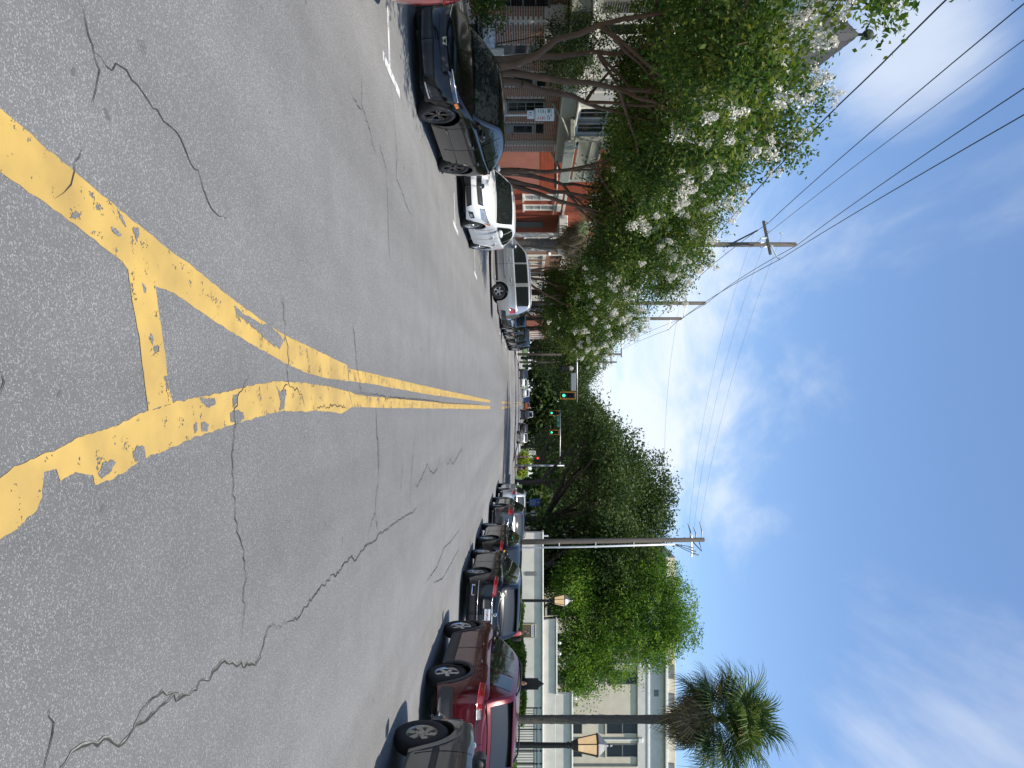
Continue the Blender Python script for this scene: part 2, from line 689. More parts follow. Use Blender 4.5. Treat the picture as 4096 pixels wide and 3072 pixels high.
XK, XKR = XL - 0.18, XR + 0.18
lp = [pave('pavement', -12.3, XK, -15, SS0 - 0.02, XK), pave('pavement', -12.3, XK, SS1 + 0.02, CS0 - 0.02, XK), pave('pavement', -12.3, XK, CS1 + 0.02, 330, XK)]
rp = [pave('pavement', XKR, 10.2, -15, CS0 - 0.02, XKR), pave('pavement', XKR, 10.2, CS1 + 0.02, 330, XKR)]
# paving flags laid in the near pavements
fm = mesh('paving_flag', *bbox(-0.74, 0.74, -0.74, 0.74, -0.03, 0.0, 0.012), CONC)
for s, xx, ya, yb in ((lp[0], (-9.1, -10.6, -12.1 + 0.5), 6, 31), (rp[0], (8.1, 9.45), 6, 34)):
    y = ya
    while y < yb:
        for x in xx:
            obj('paving_flag', fm, s, (x, y, -0.026))
        y += 1.5
for (x0, x1, y0, y1) in ((-8.6, -6.95, 6, 31.2), (-8.6, -6.95, 39.2, 66)):
    struct(part('verge', box(x0, x1, y0, y1, -0.1, -0.012), GRASS))
struct(part('lawn', box(10.2, 90, -15, CS0 - 0.3, -0.41, -0.02), GRASS))
struct(part('lawn', box(10.2, 90, CS1 + 0.3, 330, -0.41, -0.02), GRASS))
struct(part('yard', box(-90, -12.3, SS1 + 0.3, CS0 - 0.3, -0.41, -0.035), GRASS))
struct(part('yard', box(-90, -12.3, -15, SS0 - 0.3, -0.41, -0.035), GRASS))
struct(part('yard', box(-90, -12.3, CS1 + 0.3, 330, -0.41, -0.035), GRASS))

# ---- painted lines
YL = [(-1.014,2.231),(-0.994,2.4),(-0.962,2.549),(-0.922,2.718),(-0.907,2.807),(-0.877,2.919),(-0.843,3.095),(-0.839,3.139),(-0.816,3.202),(-0.798,3.338),(-0.748,3.57),(-0.737,3.7),(-0.676,3.986),(-0.612,4.325),(-0.532,4.856),(-0.493,5.179),(-0.453,5.75),(-0.416,6.253),(-0.369,6.947),(-0.336,6.965),(-0.214,7.001),(-0.213,6.249),(-0.237,5.677),(-0.286,5.202),(-0.342,4.802),(-0.406,4.354),(-0.496,3.834),(-0.549,3.566),(-0.559,3.383),(-0.595,3.153),(-0.617,3.11),(-0.649,2.993),(-0.701,2.788),(-0.743,2.577),(-0.779,2.396),(-0.809,2.228)]
YR = [(0.365,2.185),(0.254,2.39),(0.224,2.453),(0.196,2.571),(0.147,2.781),(0.099,3.03),(0.036,3.317),(0.001,3.542),(-0.061,4.157),(-0.124,4.679),(-0.152,5.005),(-0.156,5.676),(-0.144,6.373),(-0.111,6.999),(0.043,7.157),(0.104,6.693),(0.081,6.373),(0.069,5.89),(0.062,5.085),(0.101,4.564),(0.142,4.157),(0.173,3.858),(0.239,3.441),(0.255,3.297),(0.327,3.032),(0.337,2.911),(0.292,2.894),(0.274,2.785),(0.3,2.694),(0.256,2.673),(0.253,2.598),(0.343,2.592),(0.393,2.56),(0.433,2.479),(0.455,2.392),(0.523,2.186)]
YC = [(-0.559,3.383),(-0.447,3.409),(-0.26,3.465),(-0.091,3.498),(0.001,3.542),(0.036,3.317),(-0.131,3.274),(-0.3,3.239),(-0.462,3.185),(-0.595,3.153)]
N1 = [(-0.337,6.985),(-0.326,8.385),(-0.283,12.57),(-0.114,32.437),(0.0,32.433),(-0.146,12.565),(-0.207,8.381),(-0.217,7.021)]
N2 = [(-0.111,7.019),(-0.082,7.271),(-0.069,8.379),(-0.02,12.562),(0.148,32.44),(0.297,32.454),(0.1,12.564),(0.059,8.379),(0.043,7.177)]
CR = [[(-1.597,2.816),(-1.579,2.854),(-1.531,2.877),(-1.465,2.916),(-1.425,2.928),(-1.385,2.952),(-1.332,2.95),(-1.262,2.919),(-1.226,2.906)],[(-1.066,2.834),(-1.011,2.817),(-0.906,2.784),(-0.847,2.764),(-0.808,2.716),(-0.765,2.665)],[(-1.425,2.928),(-1.433,3.009),(-1.434,3.045),(-1.459,3.083),(-1.474,3.159),(-1.45,3.248),(-1.416,3.343),(-1.413,3.421),(-1.382,3.478),(-1.359,3.562),(-1.354,3.65),(-1.315,3.702),(-1.259,3.796),(-1.256,3.839),(-1.209,3.881),(-1.142,3.909),(-1.088,3.999),(-1.088,4.062),(-1.102,4.213)],[(-0.176,4.508),(-0.079,4.39),(0.035,4.288),(0.132,4.28),(0.384,4.248),(0.544,4.278),(0.701,4.318),(0.786,4.329),(0.928,4.427),(1.117,4.472),(1.234,4.447),(1.316,4.46),(1.42,4.444),(1.502,4.41)],[(1.399,2.59),(1.388,2.699),(1.365,2.779),(1.393,2.841),(1.412,2.948),(1.423,3.027),(1.486,3.102),(1.499,3.189),(1.484,3.229),(1.499,3.323),(1.47,3.377),(1.493,3.517),(1.485,3.578),(1.521,3.643),(1.533,3.75),(1.532,3.863),(1.552,3.983),(1.532,4.078),(1.532,4.177),(1.602,4.357),(1.729,4.691),(1.656,4.764),(1.549,4.872),(1.561,5.021)],[(1.476,3.224),(1.433,3.279),(1.422,3.376),(1.431,3.515),(1.46,3.577),(1.521,3.643)],[(1.374,2.63),(1.243,2.654),(1.128,2.645)],[(-0.026,2.378),(-0.068,2.395),(-0.11,2.389)],[(1.58,4.975),(1.664,5.486),(1.588,6.138),(1.591,6.345),(1.567,6.452),(1.605,6.567),(1.575,6.844),(1.542,7.145),(1.619,7.289),(1.602,7.481),(1.566,7.896),(1.609,8.246),(1.563,8.427),(1.605,9.037),(1.598,9.336),(1.618,9.911),(1.657,10.563),(1.705,10.979),(1.642,11.651)],[(0.047,8.257),(0.297,8.262),(0.531,8.426),(0.905,8.413),(1.153,8.273),(1.281,8.252),(1.394,7.996),(1.54,7.895)],[(0.451,11.092),(0.99,10.806),(1.621,10.659)],[(0.855,10.025),(1.219,9.876)],[(1.187,11.035),(1.353,11.328),(1.237,11.853),(1.065,12.495),(1.179,12.647),(1.32,13.258),(1.274,13.907),(0.999,14.411)],[(1.2,15.214),(1.36,15.658),(1.27,16.093),(1.441,16.592),(1.362,17.617),(1.212,18.769),(1.411,19.449)],[(3.454,13.601),(3.733,15.079),(3.794,16.603),(3.834,18.172),(3.841,19.068)],[(3.178,12.515),(3.257,14.058),(3.114,15.34),(3.238,16.465),(3.335,18.617)],[(0.11,12.365),(0.546,12.454)],[(1.281,8.252),(1.517,8.392)],[(-3.613,7.828),(-3.248,7.76),(-3.147,8.104),(-2.993,8.321),(-2.963,8.502)],[(-3.162,7.331),(-3.196,7.754)],[(-4.373,9.575),(-3.971,9.71),(-3.426,9.876),(-3.102,9.746),(-3.048,10.081),(-2.907,10.62),(-2.903,10.923)],[(-2.933,9.034),(-2.698,9.114),(-2.319,9.107),(-1.81,9.166)],[(-4.266,14.108),(-3.939,14.56),(-3.048,14.736)],[(-3.139,8.651),(-3.063,8.91),(-2.957,9.109)],[(-0.1,7.157),(-0.107,7.443),(-0.086,7.752),(-0.101,8.089),(-0.079,8.533),(-0.057,8.942),(-0.069,9.392),(-0.056,10.445),(-0.052,11.763),(-0.022,13.658),(0.005,14.509),(0.022,17.184),(0.047,21.069),(0.111,29.369)],[(-0.847,5.076),(-0.663,5.155),(-0.493,5.179),(-0.413,5.235),(-0.314,5.248),(-0.252,5.203),(-0.138,5.236),(-0.116,5.35),(-0.067,5.54),(-0.004,5.607),(0.067,5.675)],[(-0.138,5.236),(-0.081,5.087)],[(-0.869,7.182),(-0.383,7.332),(-0.204,7.445),(-0.019,7.563)],[(-0.052,8.231),(0.2,8.27),(0.846,8.408)],[(0.066,5.89),(0.031,6.043),(0.038,6.287),(0.021,6.462),(0.046,6.943)],[(-1.385,12.651),(-0.419,12.654)],[(-1.656,15.128),(-0.79,15.143)]]
CH = [[(-0.026,3.828),(-0.024,4.009),(0.008,4.025),(0.025,3.947),(0.004,3.857)],[(0.113,3.758),(0.104,3.793),(0.141,3.8),(0.166,3.772)],[(0.116,3.85),(0.107,3.917),(0.125,3.945),(0.156,3.925),(0.156,3.858)],[(0.06,4.217),(0.046,4.316),(0.055,4.419),(0.094,4.429),(0.124,4.372),(0.112,4.226)],[(-0.051,4.261),(-0.056,4.343),(0.009,4.316),(0.031,4.261)],[(0.227,3.183),(0.198,3.223),(0.205,3.275),(0.258,3.294),(0.263,3.213),(0.249,3.183)],[(0.296,2.935),(0.253,2.969),(0.24,3.031),(0.261,3.059),(0.294,3.014),(0.316,2.953)],[(-0.755,3.025),(-0.755,3.066),(-0.731,3.103),(-0.715,3.079),(-0.732,3.038)],[(-0.721,2.751),(-0.748,2.789),(-0.745,2.808),(-0.728,2.789)],[(-0.786,3.191),(-0.798,3.242),(-0.766,3.252),(-0.743,3.226)],[(-0.833,3.077),(-0.82,3.109),(-0.779,3.142),(-0.779,3.118)],[(-0.553,3.264),(-0.537,3.3),(-0.513,3.295),(-0.51,3.279)],[(-0.307,3.319),(-0.327,3.341),(-0.299,3.362),(-0.274,3.345)],[(-0.132,3.452),(-0.134,3.499),(-0.097,3.493),(-0.108,3.469)],[(-0.592,4.288),(-0.559,4.379),(-0.55,4.495),(-0.535,4.638),(-0.478,4.981),(-0.382,4.979),(-0.454,4.722),(-0.497,4.514),(-0.536,4.323)],[(-0.496,4.526),(-0.534,4.882),(-0.456,5.149),(-0.38,5.064),(-0.406,4.905),(-0.461,4.708)],[(-0.127,4.979),(-0.08,5.059),(-0.093,5.2),(0.046,5.143),(0.055,5.045),(-0.013,5.086)]]



def sheet(name, poly, m, parent, dz):
    import bmesh
    bm = bmesh.new()
    vs = [bm.verts.new((x, y, 0)) for x, y in poly]
    f = bm.faces.new(vs)
    bmesh.ops.triangulate(bm, faces=[f])
    for v in bm.verts:
        v.co.z = road_z(v.co.x) + dz
    bmesh.ops.recalc_face_normals(bm, faces=bm.faces[:])
    me = bpy.data.meshes.new(name)
    bm.to_mesh(me)
    bm.free()
    me.materials.append(m)
    o = obj(name, me, parent)
    return o


def rough_edge(poly, amp, step, seed):
    r = random.Random(seed)
    out = []
    n = len(poly)
    for i in range(n):
        a, b = Vector(poly[i]), Vector(poly[(i + 1) % n])
        d = (b - a).length
        k = max(1, min(40, int(d / step)))
        nn = Vector((-(b - a).y, (b - a).x)).normalized() if d > 0 else Vector((0, 0))
        for j in range(k):
            p = a.lerp(b, j / k)
            out.append(tuple(p + nn * r.uniform(-amp, amp)))
    return out


sheet('yellow_line', rough_edge(YL, 0.004, 0.04, 1), YELLOW, road, 0.002)
sheet('yellow_line', rough_edge(rough_edge(YR, 0.006, 0.04, 2), 0.003, 0.015, 9), YELLOW, road, 0.0024)
sheet('yellow_crossbar', rough_edge(YC, 0.003, 0.04, 3), YELLOW, road, 0.0034)
sheet('yellow_line', rough_edge(N1, 0.004, 0.25, 5), YELLOW2, road, 0.002)
sheet('yellow_line', rough_edge(N2, 0.004, 0.25, 6), YELLOW2, road, 0.002)
for (a, b) in ((46, 68), (86, 150)):
    for x in (-0.02, 0.36):
        part('yellow_line', ([(x - 0.06, a, road_z(x) + 0.006), (x + 0.06, a, road_z(x) + 0.006), (x + 0.06, b, road_z(x) + 0.006), (x - 0.06, b, road_z(x) + 0.006)], [(0, 1, 2, 3)]), YELLOW2, road)
# stop line and crossing bars at the signals
for y in (66.6, 67.9, 85.2, 86.6):
    part('white_line', strip_road([XL + 0.5 + i * 0.64 for i in range(21)], [y, y + 0.28], lambda x: road_z(x) + 0.005), WHITEP, road)
for i, p in enumerate(CH):
    sheet('worn_patch', rough_edge(rough_edge(p, 0.008, 0.03, i), 0.004, 0.009, i + 50), ASPH, road, 0.0044)
for y in (9.5, 17.9, 24.6, 45.2, 50.4, 56.2, 62):
    s = part('parking_tick', strip_road([-4.50, -4.38], [y - 0.45, y + 0.75], lambda x: road_z(x) + 0.004), WHITEP, road)
    part('parking_tick', strip_road([-5.3, -5.0, -4.7, -4.502], [y - 0.06, y + 0.06], lambda x: road_z(x) + 0.004), WHITEP, road)


def crack(pts, w, seed, dz=0.0056, edge=False):
    r = random.Random(seed)
    P = []
    for a, b in zip(pts[:-1], pts[1:]):
        a, b = Vector(a), Vector(b)
        d = (b - a).length
        k = max(1, min(60, int(d / 0.035)))
        n = Vector((-(b - a).y, (b - a).x)).normalized() if d else Vector((0, 0))
        for j in range(k):
            P.append(a.lerp(b, j / k) + n * r.uniform(-1, 1) * min(0.02, 0.25 * d))
    P.append(Vector(pts[-1]))
    V, F, V2, F2 = [], [], [], []
    n = len(P)
    for i, p in enumerate(P):
        t = (P[min(i + 1, n - 1)] - P[max(i - 1, 0)]).normalized()
        q = Vector((-t.y, t.x))
        e = min(1, 6 * i / n + 0.15, 6 * (n - 1 - i) / n + 0.15)
        ww = w * e * r.uniform(0.35, 1.25)
        V += [(*(p + q * ww / 2), road_z(p.x) + dz), (*(p - q * ww / 2), road_z(p.x) + dz)]
        V2 += [(*(p + q * ww * 0.5), road_z(p.x) + dz - 0.0012), (*(p + q * (ww * 0.5 + w * r.uniform(0.0, 0.75))), road_z(p.x) + dz - 0.0012)]
    F = [(2 * i, 2 * i + 1, 2 * i + 3, 2 * i + 2) for i in range(n - 1)]
    o = part('crack', (V, F), CRACK, road)
    if edge:
        part('crack_edge', (V2, F), CRACKL, road)
    return o


WID = [.006, .005, .007, .008, .013, .010, .008, .007]
for i, c in enumerate(CR):
    d = sum(p[1] for p in c) / len(c)
    w = WID[i] if i < 8 else (0.014 if i == 8 else 0.0036 + 0.0009 * d)
    crack(c, w, i, edge=i in (4, 5))
# tar spots and chewed-in dirt
bl = mesh('oil_spot', *(lambda n: ([(math.cos(2 * PI * k / n) * (1 + 0.25 * math.sin(5 * k)), math.sin(2 * PI * k / n) * (1 + 0.2 * math.cos(7 * k)), 0) for k in range(n)], [tuple(range(n))]))(12), mat('oil', (0.10, 0.10, 0.10), 0.75, var=0.3, scale=20))
for i in range(38):
    y = 2.6 + 30 * rng.random() ** 1.8
    x = rng.uniform(-4.2, 4.2) * min(1, y / 6)
    o = obj('oil_spot', bl, road, (x, y, road_z(x) + 0.0012))
    s = rng.uniform(0.005, 0.016) * (1 + 0.06 * y)
    o.scale = (s, s * rng.uniform(0.8, 1.7), 1)
    o.rotation_euler = (0, 0, rng.uniform(0, 6))

# ---------------------------------------------------------------- vehicles
TYRE = mat('tyre_rubber', (0.016, 0.016, 0.017), 0.85, var=0.2, scale=14)
RIMS = mat('silver_alloy', (0.55, 0.56, 0.57), 0.28, metal=0.9, var=0.1, scale=10)
RIMB = mat('black_alloy', (0.022, 0.022, 0.024), 0.25, metal=0.6, var=0.1, scale=10, coat=0.5)
RIMD = mat('dirty_alloy', (0.42, 0.39, 0.33), 0.45, metal=0.6, var=0.25, scale=14)
CHROME = mat('chrome', (0.72, 0.73, 0.74), 0.1, metal=1.0, var=0.05, scale=5)
TRIM = mat('black_plastic', (0.022, 0.022, 0.024), 0.55, var=0.15, scale=10)
CLAD = mat('grey_cladding', (0.055, 0.055, 0.057), 0.65, var=0.12, scale=9, bump=0.1, bscale=150)
UNDER = mat('underbody', (0.008, 0.008, 0.008), 0.9, var=0.1)
CGLASS = mat('car_glass', (0.012, 0.015, 0.016), 0.03, var=0.1, scale=1, spec=0.75)
HEADL = mat('headlamp_lens', (0.42, 0.43, 0.43), 0.08, metal=0.55, var=0.3, scale=9, coat=1.0)
HEADD = mat('dark_headlamp', (0.05, 0.052, 0.055), 0.08, metal=0.4, var=0.4, scale=9, coat=1.0)
TAILR = mat('tail_lamp', (0.34, 0.012, 0.01), 0.12, var=0.35, scale=16, coat=1.0)
TAILC = mat('clear_lamp', (0.5, 0.47, 0.45), 0.12, metal=0.3, var=0.2, scale=16, coat=1.0)
AMBER = mat('amber_lamp', (0.62, 0.17, 0.015), 0.15, var=0.2, scale=16, coat=1.0)
PLATE = mat('plate_white', (0.66, 0.68, 0.70), 0.4, var=0.05, scale=20)
INK = mat('plate_ink', (0.05, 0.06, 0.11), 0.6, var=0.1)
ORANGE = mat('plate_orange', (0.6, 0.2, 0.03), 0.6, var=0.1)
SEAT = mat('cabin_trim', (0.02, 0.02, 0.021), 0.8, var=0.2)


def paint(name, col, metal=0.25, rough=0.32):
    dk = max(col) < 0.02
    if name == 'dark_red':
        return mat('paint_' + name, col, rough, metal=metal, var=0.05, scale=1.2, coat=0.6, spec=0.3)
    return mat('paint_' + name, col, rough, metal=0.0 if dk else metal, var=0.05, scale=1.2, coat=0.45 if dk else 1.0, spec=0.25 if dk else 0.5)


class Body:
    """lower shell from a plan outline, an upper cabin from a roof profile; panels are cut from the same surfaces"""

    def __init__(s, P):
        s.P = P
        L, W = P['L'], P['W']
        hw = W / 2
        nose = P.get('nose', 0.16)
        tail = P.get('tail', 0.10)
        ctl = [(0, 0), (0.30 * hw, nose * 0.10), (0.55 * hw, nose * 0.38), (0.76 * hw, nose * 1.0), (0.885 * hw, nose * 1.0 + 0.16), (0.95 * hw, nose + 0.42), (0.99 * hw, 1.0), (hw, 1.5), (hw, L * 0.5),
               (hw, L - 1.4), (0.985 * hw, L - 0.9), (0.955 * hw, L - tail - 0.36), (0.90 * hw, L - tail - 0.12), (0.79 * hw, L - tail * 0.75), (0.5 * hw, L - tail * 0.25), (0.25 * hw, L - tail * 0.05), (0, L)]
        o = catmull(ctl, 260)
        o[:, 0] = np.clip(o[:, 0], 0, hw)
        s.o = o
        d = np.r_[0, np.cumsum(np.hypot(*np.diff(o, axis=0).T))]
        s.d = d
        s.S = d[-1]
        t = np.gradient(o, d, axis=0)
        nrm = np.c_[t[:, 1], -t[:, 0]]
        s.n = nrm / np.maximum(np.linalg.norm(nrm, axis=1), 1e-6)[:, None]
        s.deck = catmull(P['deck'], 200)
        s.cab = catmull(P['cab'], 200)
        s.gc = P.get('gc', 0.2)
        s.fa = P['fo']
        s.ra = P['fo'] + P['wb']
        s.Ra = P['R'] * 1.0 + P.get('archgap', 0.065)
        s.H = P['cab'] and max(z for _, z in P['cab'])

    def zt(s, yf):
        return float(np.interp(yf, s.deck[:, 0], s.deck[:, 1]))

    def zr(s, yf):
        return float(np.interp(yf, s.cab[:, 0], s.cab[:, 1]))

    def zb(s, yf):
        z = s.gc + 0.06 * max(0, 1 - yf / 0.7) + 0.09 * max(0, 1 - (s.P['L'] - yf) / 0.8)
        for a in (s.fa, s.ra):
            q = s.Ra ** 2 - (yf - a) ** 2
            if q > 0:
                z = max(z, s.P['R'] + math.sqrt(q))
        return z

    def at(s, q):
        x = np.interp(q, s.d, s.o[:, 0]); y = np.interp(q, s.d, s.o[:, 1])
        nx = np.interp(q, s.d, s.n[:, 0]); ny = np.interp(q, s.d, s.n[:, 1])
        return x, y, nx, ny

    def s_of(s, yf):
        i0, i1 = 40, 220
        return float(np.interp(yf, s.o[i0:i1, 1], s.d[i0:i1]))

    def inset(s, z, yf, nx, ny):
        h = (z - s.gc) / max(0.1, s.zt(yf) - s.gc)
        side = np.interp(h, [0, .12, .3, .55, .75, .9, 1], [.085, .045, .018, .0, .004, .02, .045])
        front = np.interp(h, [0, .15, .4, .6, .8, 1], s.P.get('fin', [.10, .03, .0, .015, .05, .11]))
        rear = np.interp(h, [0, .15, .4, .6, .8, 1], s.P.get('rin', [.09, .02, .0, .02, .035, .05]))
        w = nx * nx
        return side * w + (front if ny < 0 else rear) * (1 - w)

    def wall(s, q, z, off=0.0, sx=1):
        x, y, nx, ny = s.at(q)
        i = s.inset(z, y, nx, ny) - off
        return (sx * max(0.0, x - nx * i), s.P['L'] / 2 - (y - ny * i), z)

    def shell(s):
        fr = [0.004, .08, .18, .28, .38, .48, .58, .68, .76, .84, .92, 1.0]
        qf = s.s_of(max(s.fa - s.Ra - 0.06, 0.25))
        qr = s.s_of(min(s.ra + s.Ra + 0.06, s.P['L'] - 0.2))
        q = [f * qf for f in fr]
        yy = []
        for a in (s.fa, s.ra):
            yy += [a - s.Ra * 1.001] + [a - s.Ra * math.cos(PI * k / 12) for k in range(1, 12)] + [a + s.Ra * 1.001]
        yy += list(np.linspace(s.fa + s.Ra + 0.1, s.ra - s.Ra - 0.1, 9))
        q += [s.s_of(y) for y in sorted(yy)]
        q += [qr + (s.S - qr) * (1 - f) for f in fr[::-1]]
        q = sorted(set(round(v, 5) for v in q))
        tt = [0, .1, .22, .36, .5, .64, .78, .9, 1]
        V, F = [], []
        for v in q:
            x, y, nx, ny = s.at(v)
            zb, zt = s.zb(y), s.zt(y)
            half = []
            for t in tt:
                z = zb + (zt - zb) * t
                half.append(s.wall(v, z))
            xe, ye, _ = half[-1]
            half.append((xe * 0.985, ye - 0.006 * np.sign(ye) * abs(ny), zt + 0.012))
            xe2 = max(0.0, xe * 0.955)
            ye2 = ye - 0.02 * np.sign(ye) * abs(ny)
            cr = 0.045
            for k in (1, .8, .55, .28):
                half.append((xe2 * k, ye2, zt + 0.018 + cr * (1 - k * k) * min(1, xe2 / 0.6)))
            full = half + [(0, ye2, zt + 0.018 + cr * min(1, xe2 / 0.6))] + [(-a, b, c) for a, b, c in half[::-1]]
            V.append(full)
        n = len(V[0])
        VV = [p for r in V for p in r]
        for i in range(len(V) - 1):
            for j in range(n - 1):
                F.append((i * n + j, (i + 1) * n + j, (i + 1) * n + j + 1, i * n + j + 1))
        return VV, F

    def cabx(s, yf, z):
        zb = s.zt(yf)
        x = s.wall(s.s_of(min(max(yf, 0.8), s.P['L'] - 0.12)), zb)[0] * 0.955
        if yf > s.P['L'] - 0.6:
            x = min(x, s.P['W'] / 2 * (0.93 - 0.10 * (yf - s.P['L'] + 0.6)))
        h = (z - zb) / max(0.1, s.H - zb)
        return x - s.P.get('tumble', 0.17) * max(0, h) ** 1.25

    def cabin(s):
        y0, y1 = s.P['cab'][0][0], s.P['cab'][-1][0]
        V = []
        for yf in np.linspace(y0, y1, 34):
            zb, zr = s.zt(yf) - 0.02, max(s.zr(yf), s.zt(yf) + 0.005)
            half = []
            for t in (0, .3, .6, .85, 1):
                z = zb + (zr - 0.05 - zb) * t if zr - 0.05 > zb else zb
                half.append((s.cabx(yf, z), s.P['L'] / 2 - yf, z))
            xe = half[-1][0]
            half.append((xe - 0.018, s.P['L'] / 2 - yf, max(zr - 0.02, zb)))
            xe -= 0.05
            for k in (1, .7, .35):
                half.append((xe * k, s.P['L'] / 2 - yf, zr + 0.035 * (1 - k * k)))
            V.append(half + [(0, s.P['L'] / 2 - yf, zr + 0.035)] + [(-a, b, c) for a, b, c in half[::-1]])
        n = len(V[0])
        F = [(i * n + j, (i + 1) * n + j, (i + 1) * n + j + 1, i * n + j + 1) for i in range(len(V) - 1) for j in range(n - 1)]
        return [p for r in V for p in r], F

    def topglass(s, ya, yb, wfa=0.96, wfb=0.92, off=0.006):
        V = []
        n = 9
        rows = np.linspace(ya, yb, 8)
        for i, yf in enumerate(rows):
            zr = s.zr(yf)
            xe = (s.cabx(yf, zr - 0.05) - 0.05) * (wfa + (wfb - wfa) * i / 7)
            # outward offset follows the slope
            dz = s.zr(yf + 0.02) - s.zr(yf - 0.02)
            sl = math.hypot(dz, 0.04)
            for k in np.linspace(-1, 1, n):
                z = zr + 0.035 * (1 - (k * 0.95) ** 2)
                V.append((xe * k, s.P['L'] / 2 - yf + off * dz / sl, z + off * 0.04 / sl))
        F = [(i * n + j, i * n + j + 1, (i + 1) * n + j + 1, (i + 1) * n + j) for i in range(7) for j in range(n - 1)]
        return V, F

    def sidewin(s, ya, yb, sx, lo=0.03, hi=0.085, off=0.006, n=12):
        c = []
        for yf in np.linspace(ya, yb, n):
            a, b = s.zt(yf) + lo, s.zr(yf) - hi
            if b > a + 0.015:
                c.append((yf, a, b))
        V = []
        for yf, a, b in c:
            for t in (0, .33, .66, 1):
                z = a + (b - a) * t
                V.append((sx * (s.cabx(yf, z) + off), s.P['L'] / 2 - yf, z))
        F = [(i * 4 + j, (i + 1) * 4 + j, (i + 1) * 4 + j + 1, i * 4 + j + 1) for i in range(len(c) - 1) for j in range(3)]
        if sx < 0:
            F = [f[::-1] for f in F]
        return V, F, c

    def winframe(s, c, sx, w=0.018, off=0.010):
        up = [(yf, b) for yf, a, b in c]
        lo = [(yf, a) for yf, a, b in c]
        loop = lo + up[::-1]
        cy = sum(p[0] for p in loop) / len(loop)
        cz = sum(p[1] for p in loop) / len(loop)
        V, F = [], []
        for yf, z in loop:
            d = Vector((yf - cy, z - cz)).normalized()
            for k in (0, w):
                y2, z2 = yf + d.x * k, z + d.y * k
                V.append((sx * (s.cabx(y2, z2) + off), s.P['L'] / 2 - y2, z2))
        n = len(loop)
        F = [(2 * i, 2 * i + 1, 2 * ((i + 1) % n) + 1, 2 * ((i + 1) % n)) for i in range(n)]
        return V, F

    def patch(s, cor, end, sx, off=0.008, n=8, m=4):
        """cor: four (s,z) corners, s measured along the skin from the front or rear centre"""
        (a0, b0), (a1, b1), (a2, b2), (a3, b3) = cor
        V = []
        for j in range(m + 1):
            v = j / m
            for i in range(n + 1):
                u = i / n
                q = (1 - v) * ((1 - u) * a0 + u * a1) + v * ((1 - u) * a3 + u * a2)
                z = (1 - v) * ((1 - u) * b0 + u * b1) + v * ((1 - u) * b3 + u * b2)
                qq = q if end == 'f' else s.S - q
                V.append(s.wall(max(0.002, qq), z, off, sx))
        F = [(j * (n + 1) + i, j * (n + 1) + i + 1, (j + 1) * (n + 1) + i + 1, (j + 1) * (n + 1) + i) for j in range(m) for i in range(n)]
        # rim running back to the skin
        per = list(range(n + 1)) + [(j + 1) * (n + 1) + n for j in range(m)] + [m * (n + 1) + i for i in range(n - 1, -1, -1)] + [j * (n + 1) for j in range(m - 1, 0, -1)]
        base = len(V)
        for k in per:
            j, i = divmod(k, n + 1)
            u, v = i / n, j / m
            q = (1 - v) * ((1 - u) * a0 + u * a1) + v * ((1 - u) * a3 + u * a2)
            z = (1 - v) * ((1 - u) * b0 + u * b1) + v * ((1 - u) * b3 + u * b2)
            qq = q if end == 'f' else s.S - q
            V.append(s.wall(max(0.002, qq), z, -0.006, sx))
        N = len(per)
        F += [(per[k], per[(k + 1) % N], base + (k + 1) % N, base + k) for k in range(N)]
        return V, F

    def both(s, cor, end, off=0.008):
        """a panel across the centre line"""
        return join(s.patch(cor, end, 1, off), s.patch(cor, end, -1, off))

    def archlip(s, a, sx, w, th):
        V, F = [], []
        N = 16
        for k in range(N + 1):
            an = PI * k / N
            for r in (s.Ra - 0.004, s.Ra + w):
                yf = a - r * math.cos(an)
                z = max(s.gc, s.P['R'] + r * math.sin(an)) if k not in (0, N) else max(s.gc, s.P['R'] - 0.12)
                V.append(s.wall(s.s_of(min(max(yf, 0.16), s.P['L'] - 0.16)), z, th, sx))
        for k in range(N):
            F.append((2 * k, 2 * k + 1, 2 * k + 3, 2 * k + 2))
        b = len(V)
        V += [(v[0] - sx * (th + 0.03), v[1], v[2]) for v in V]
        for k in range(N):
            F.append((2 * k, 2 * k + 2, b + 2 * k + 2, b + 2 * k))
            F.append((2 * k + 1, b + 2 * k + 1, b + 2 * k + 3, 2 * k + 3))
        return V, F


WH = {}


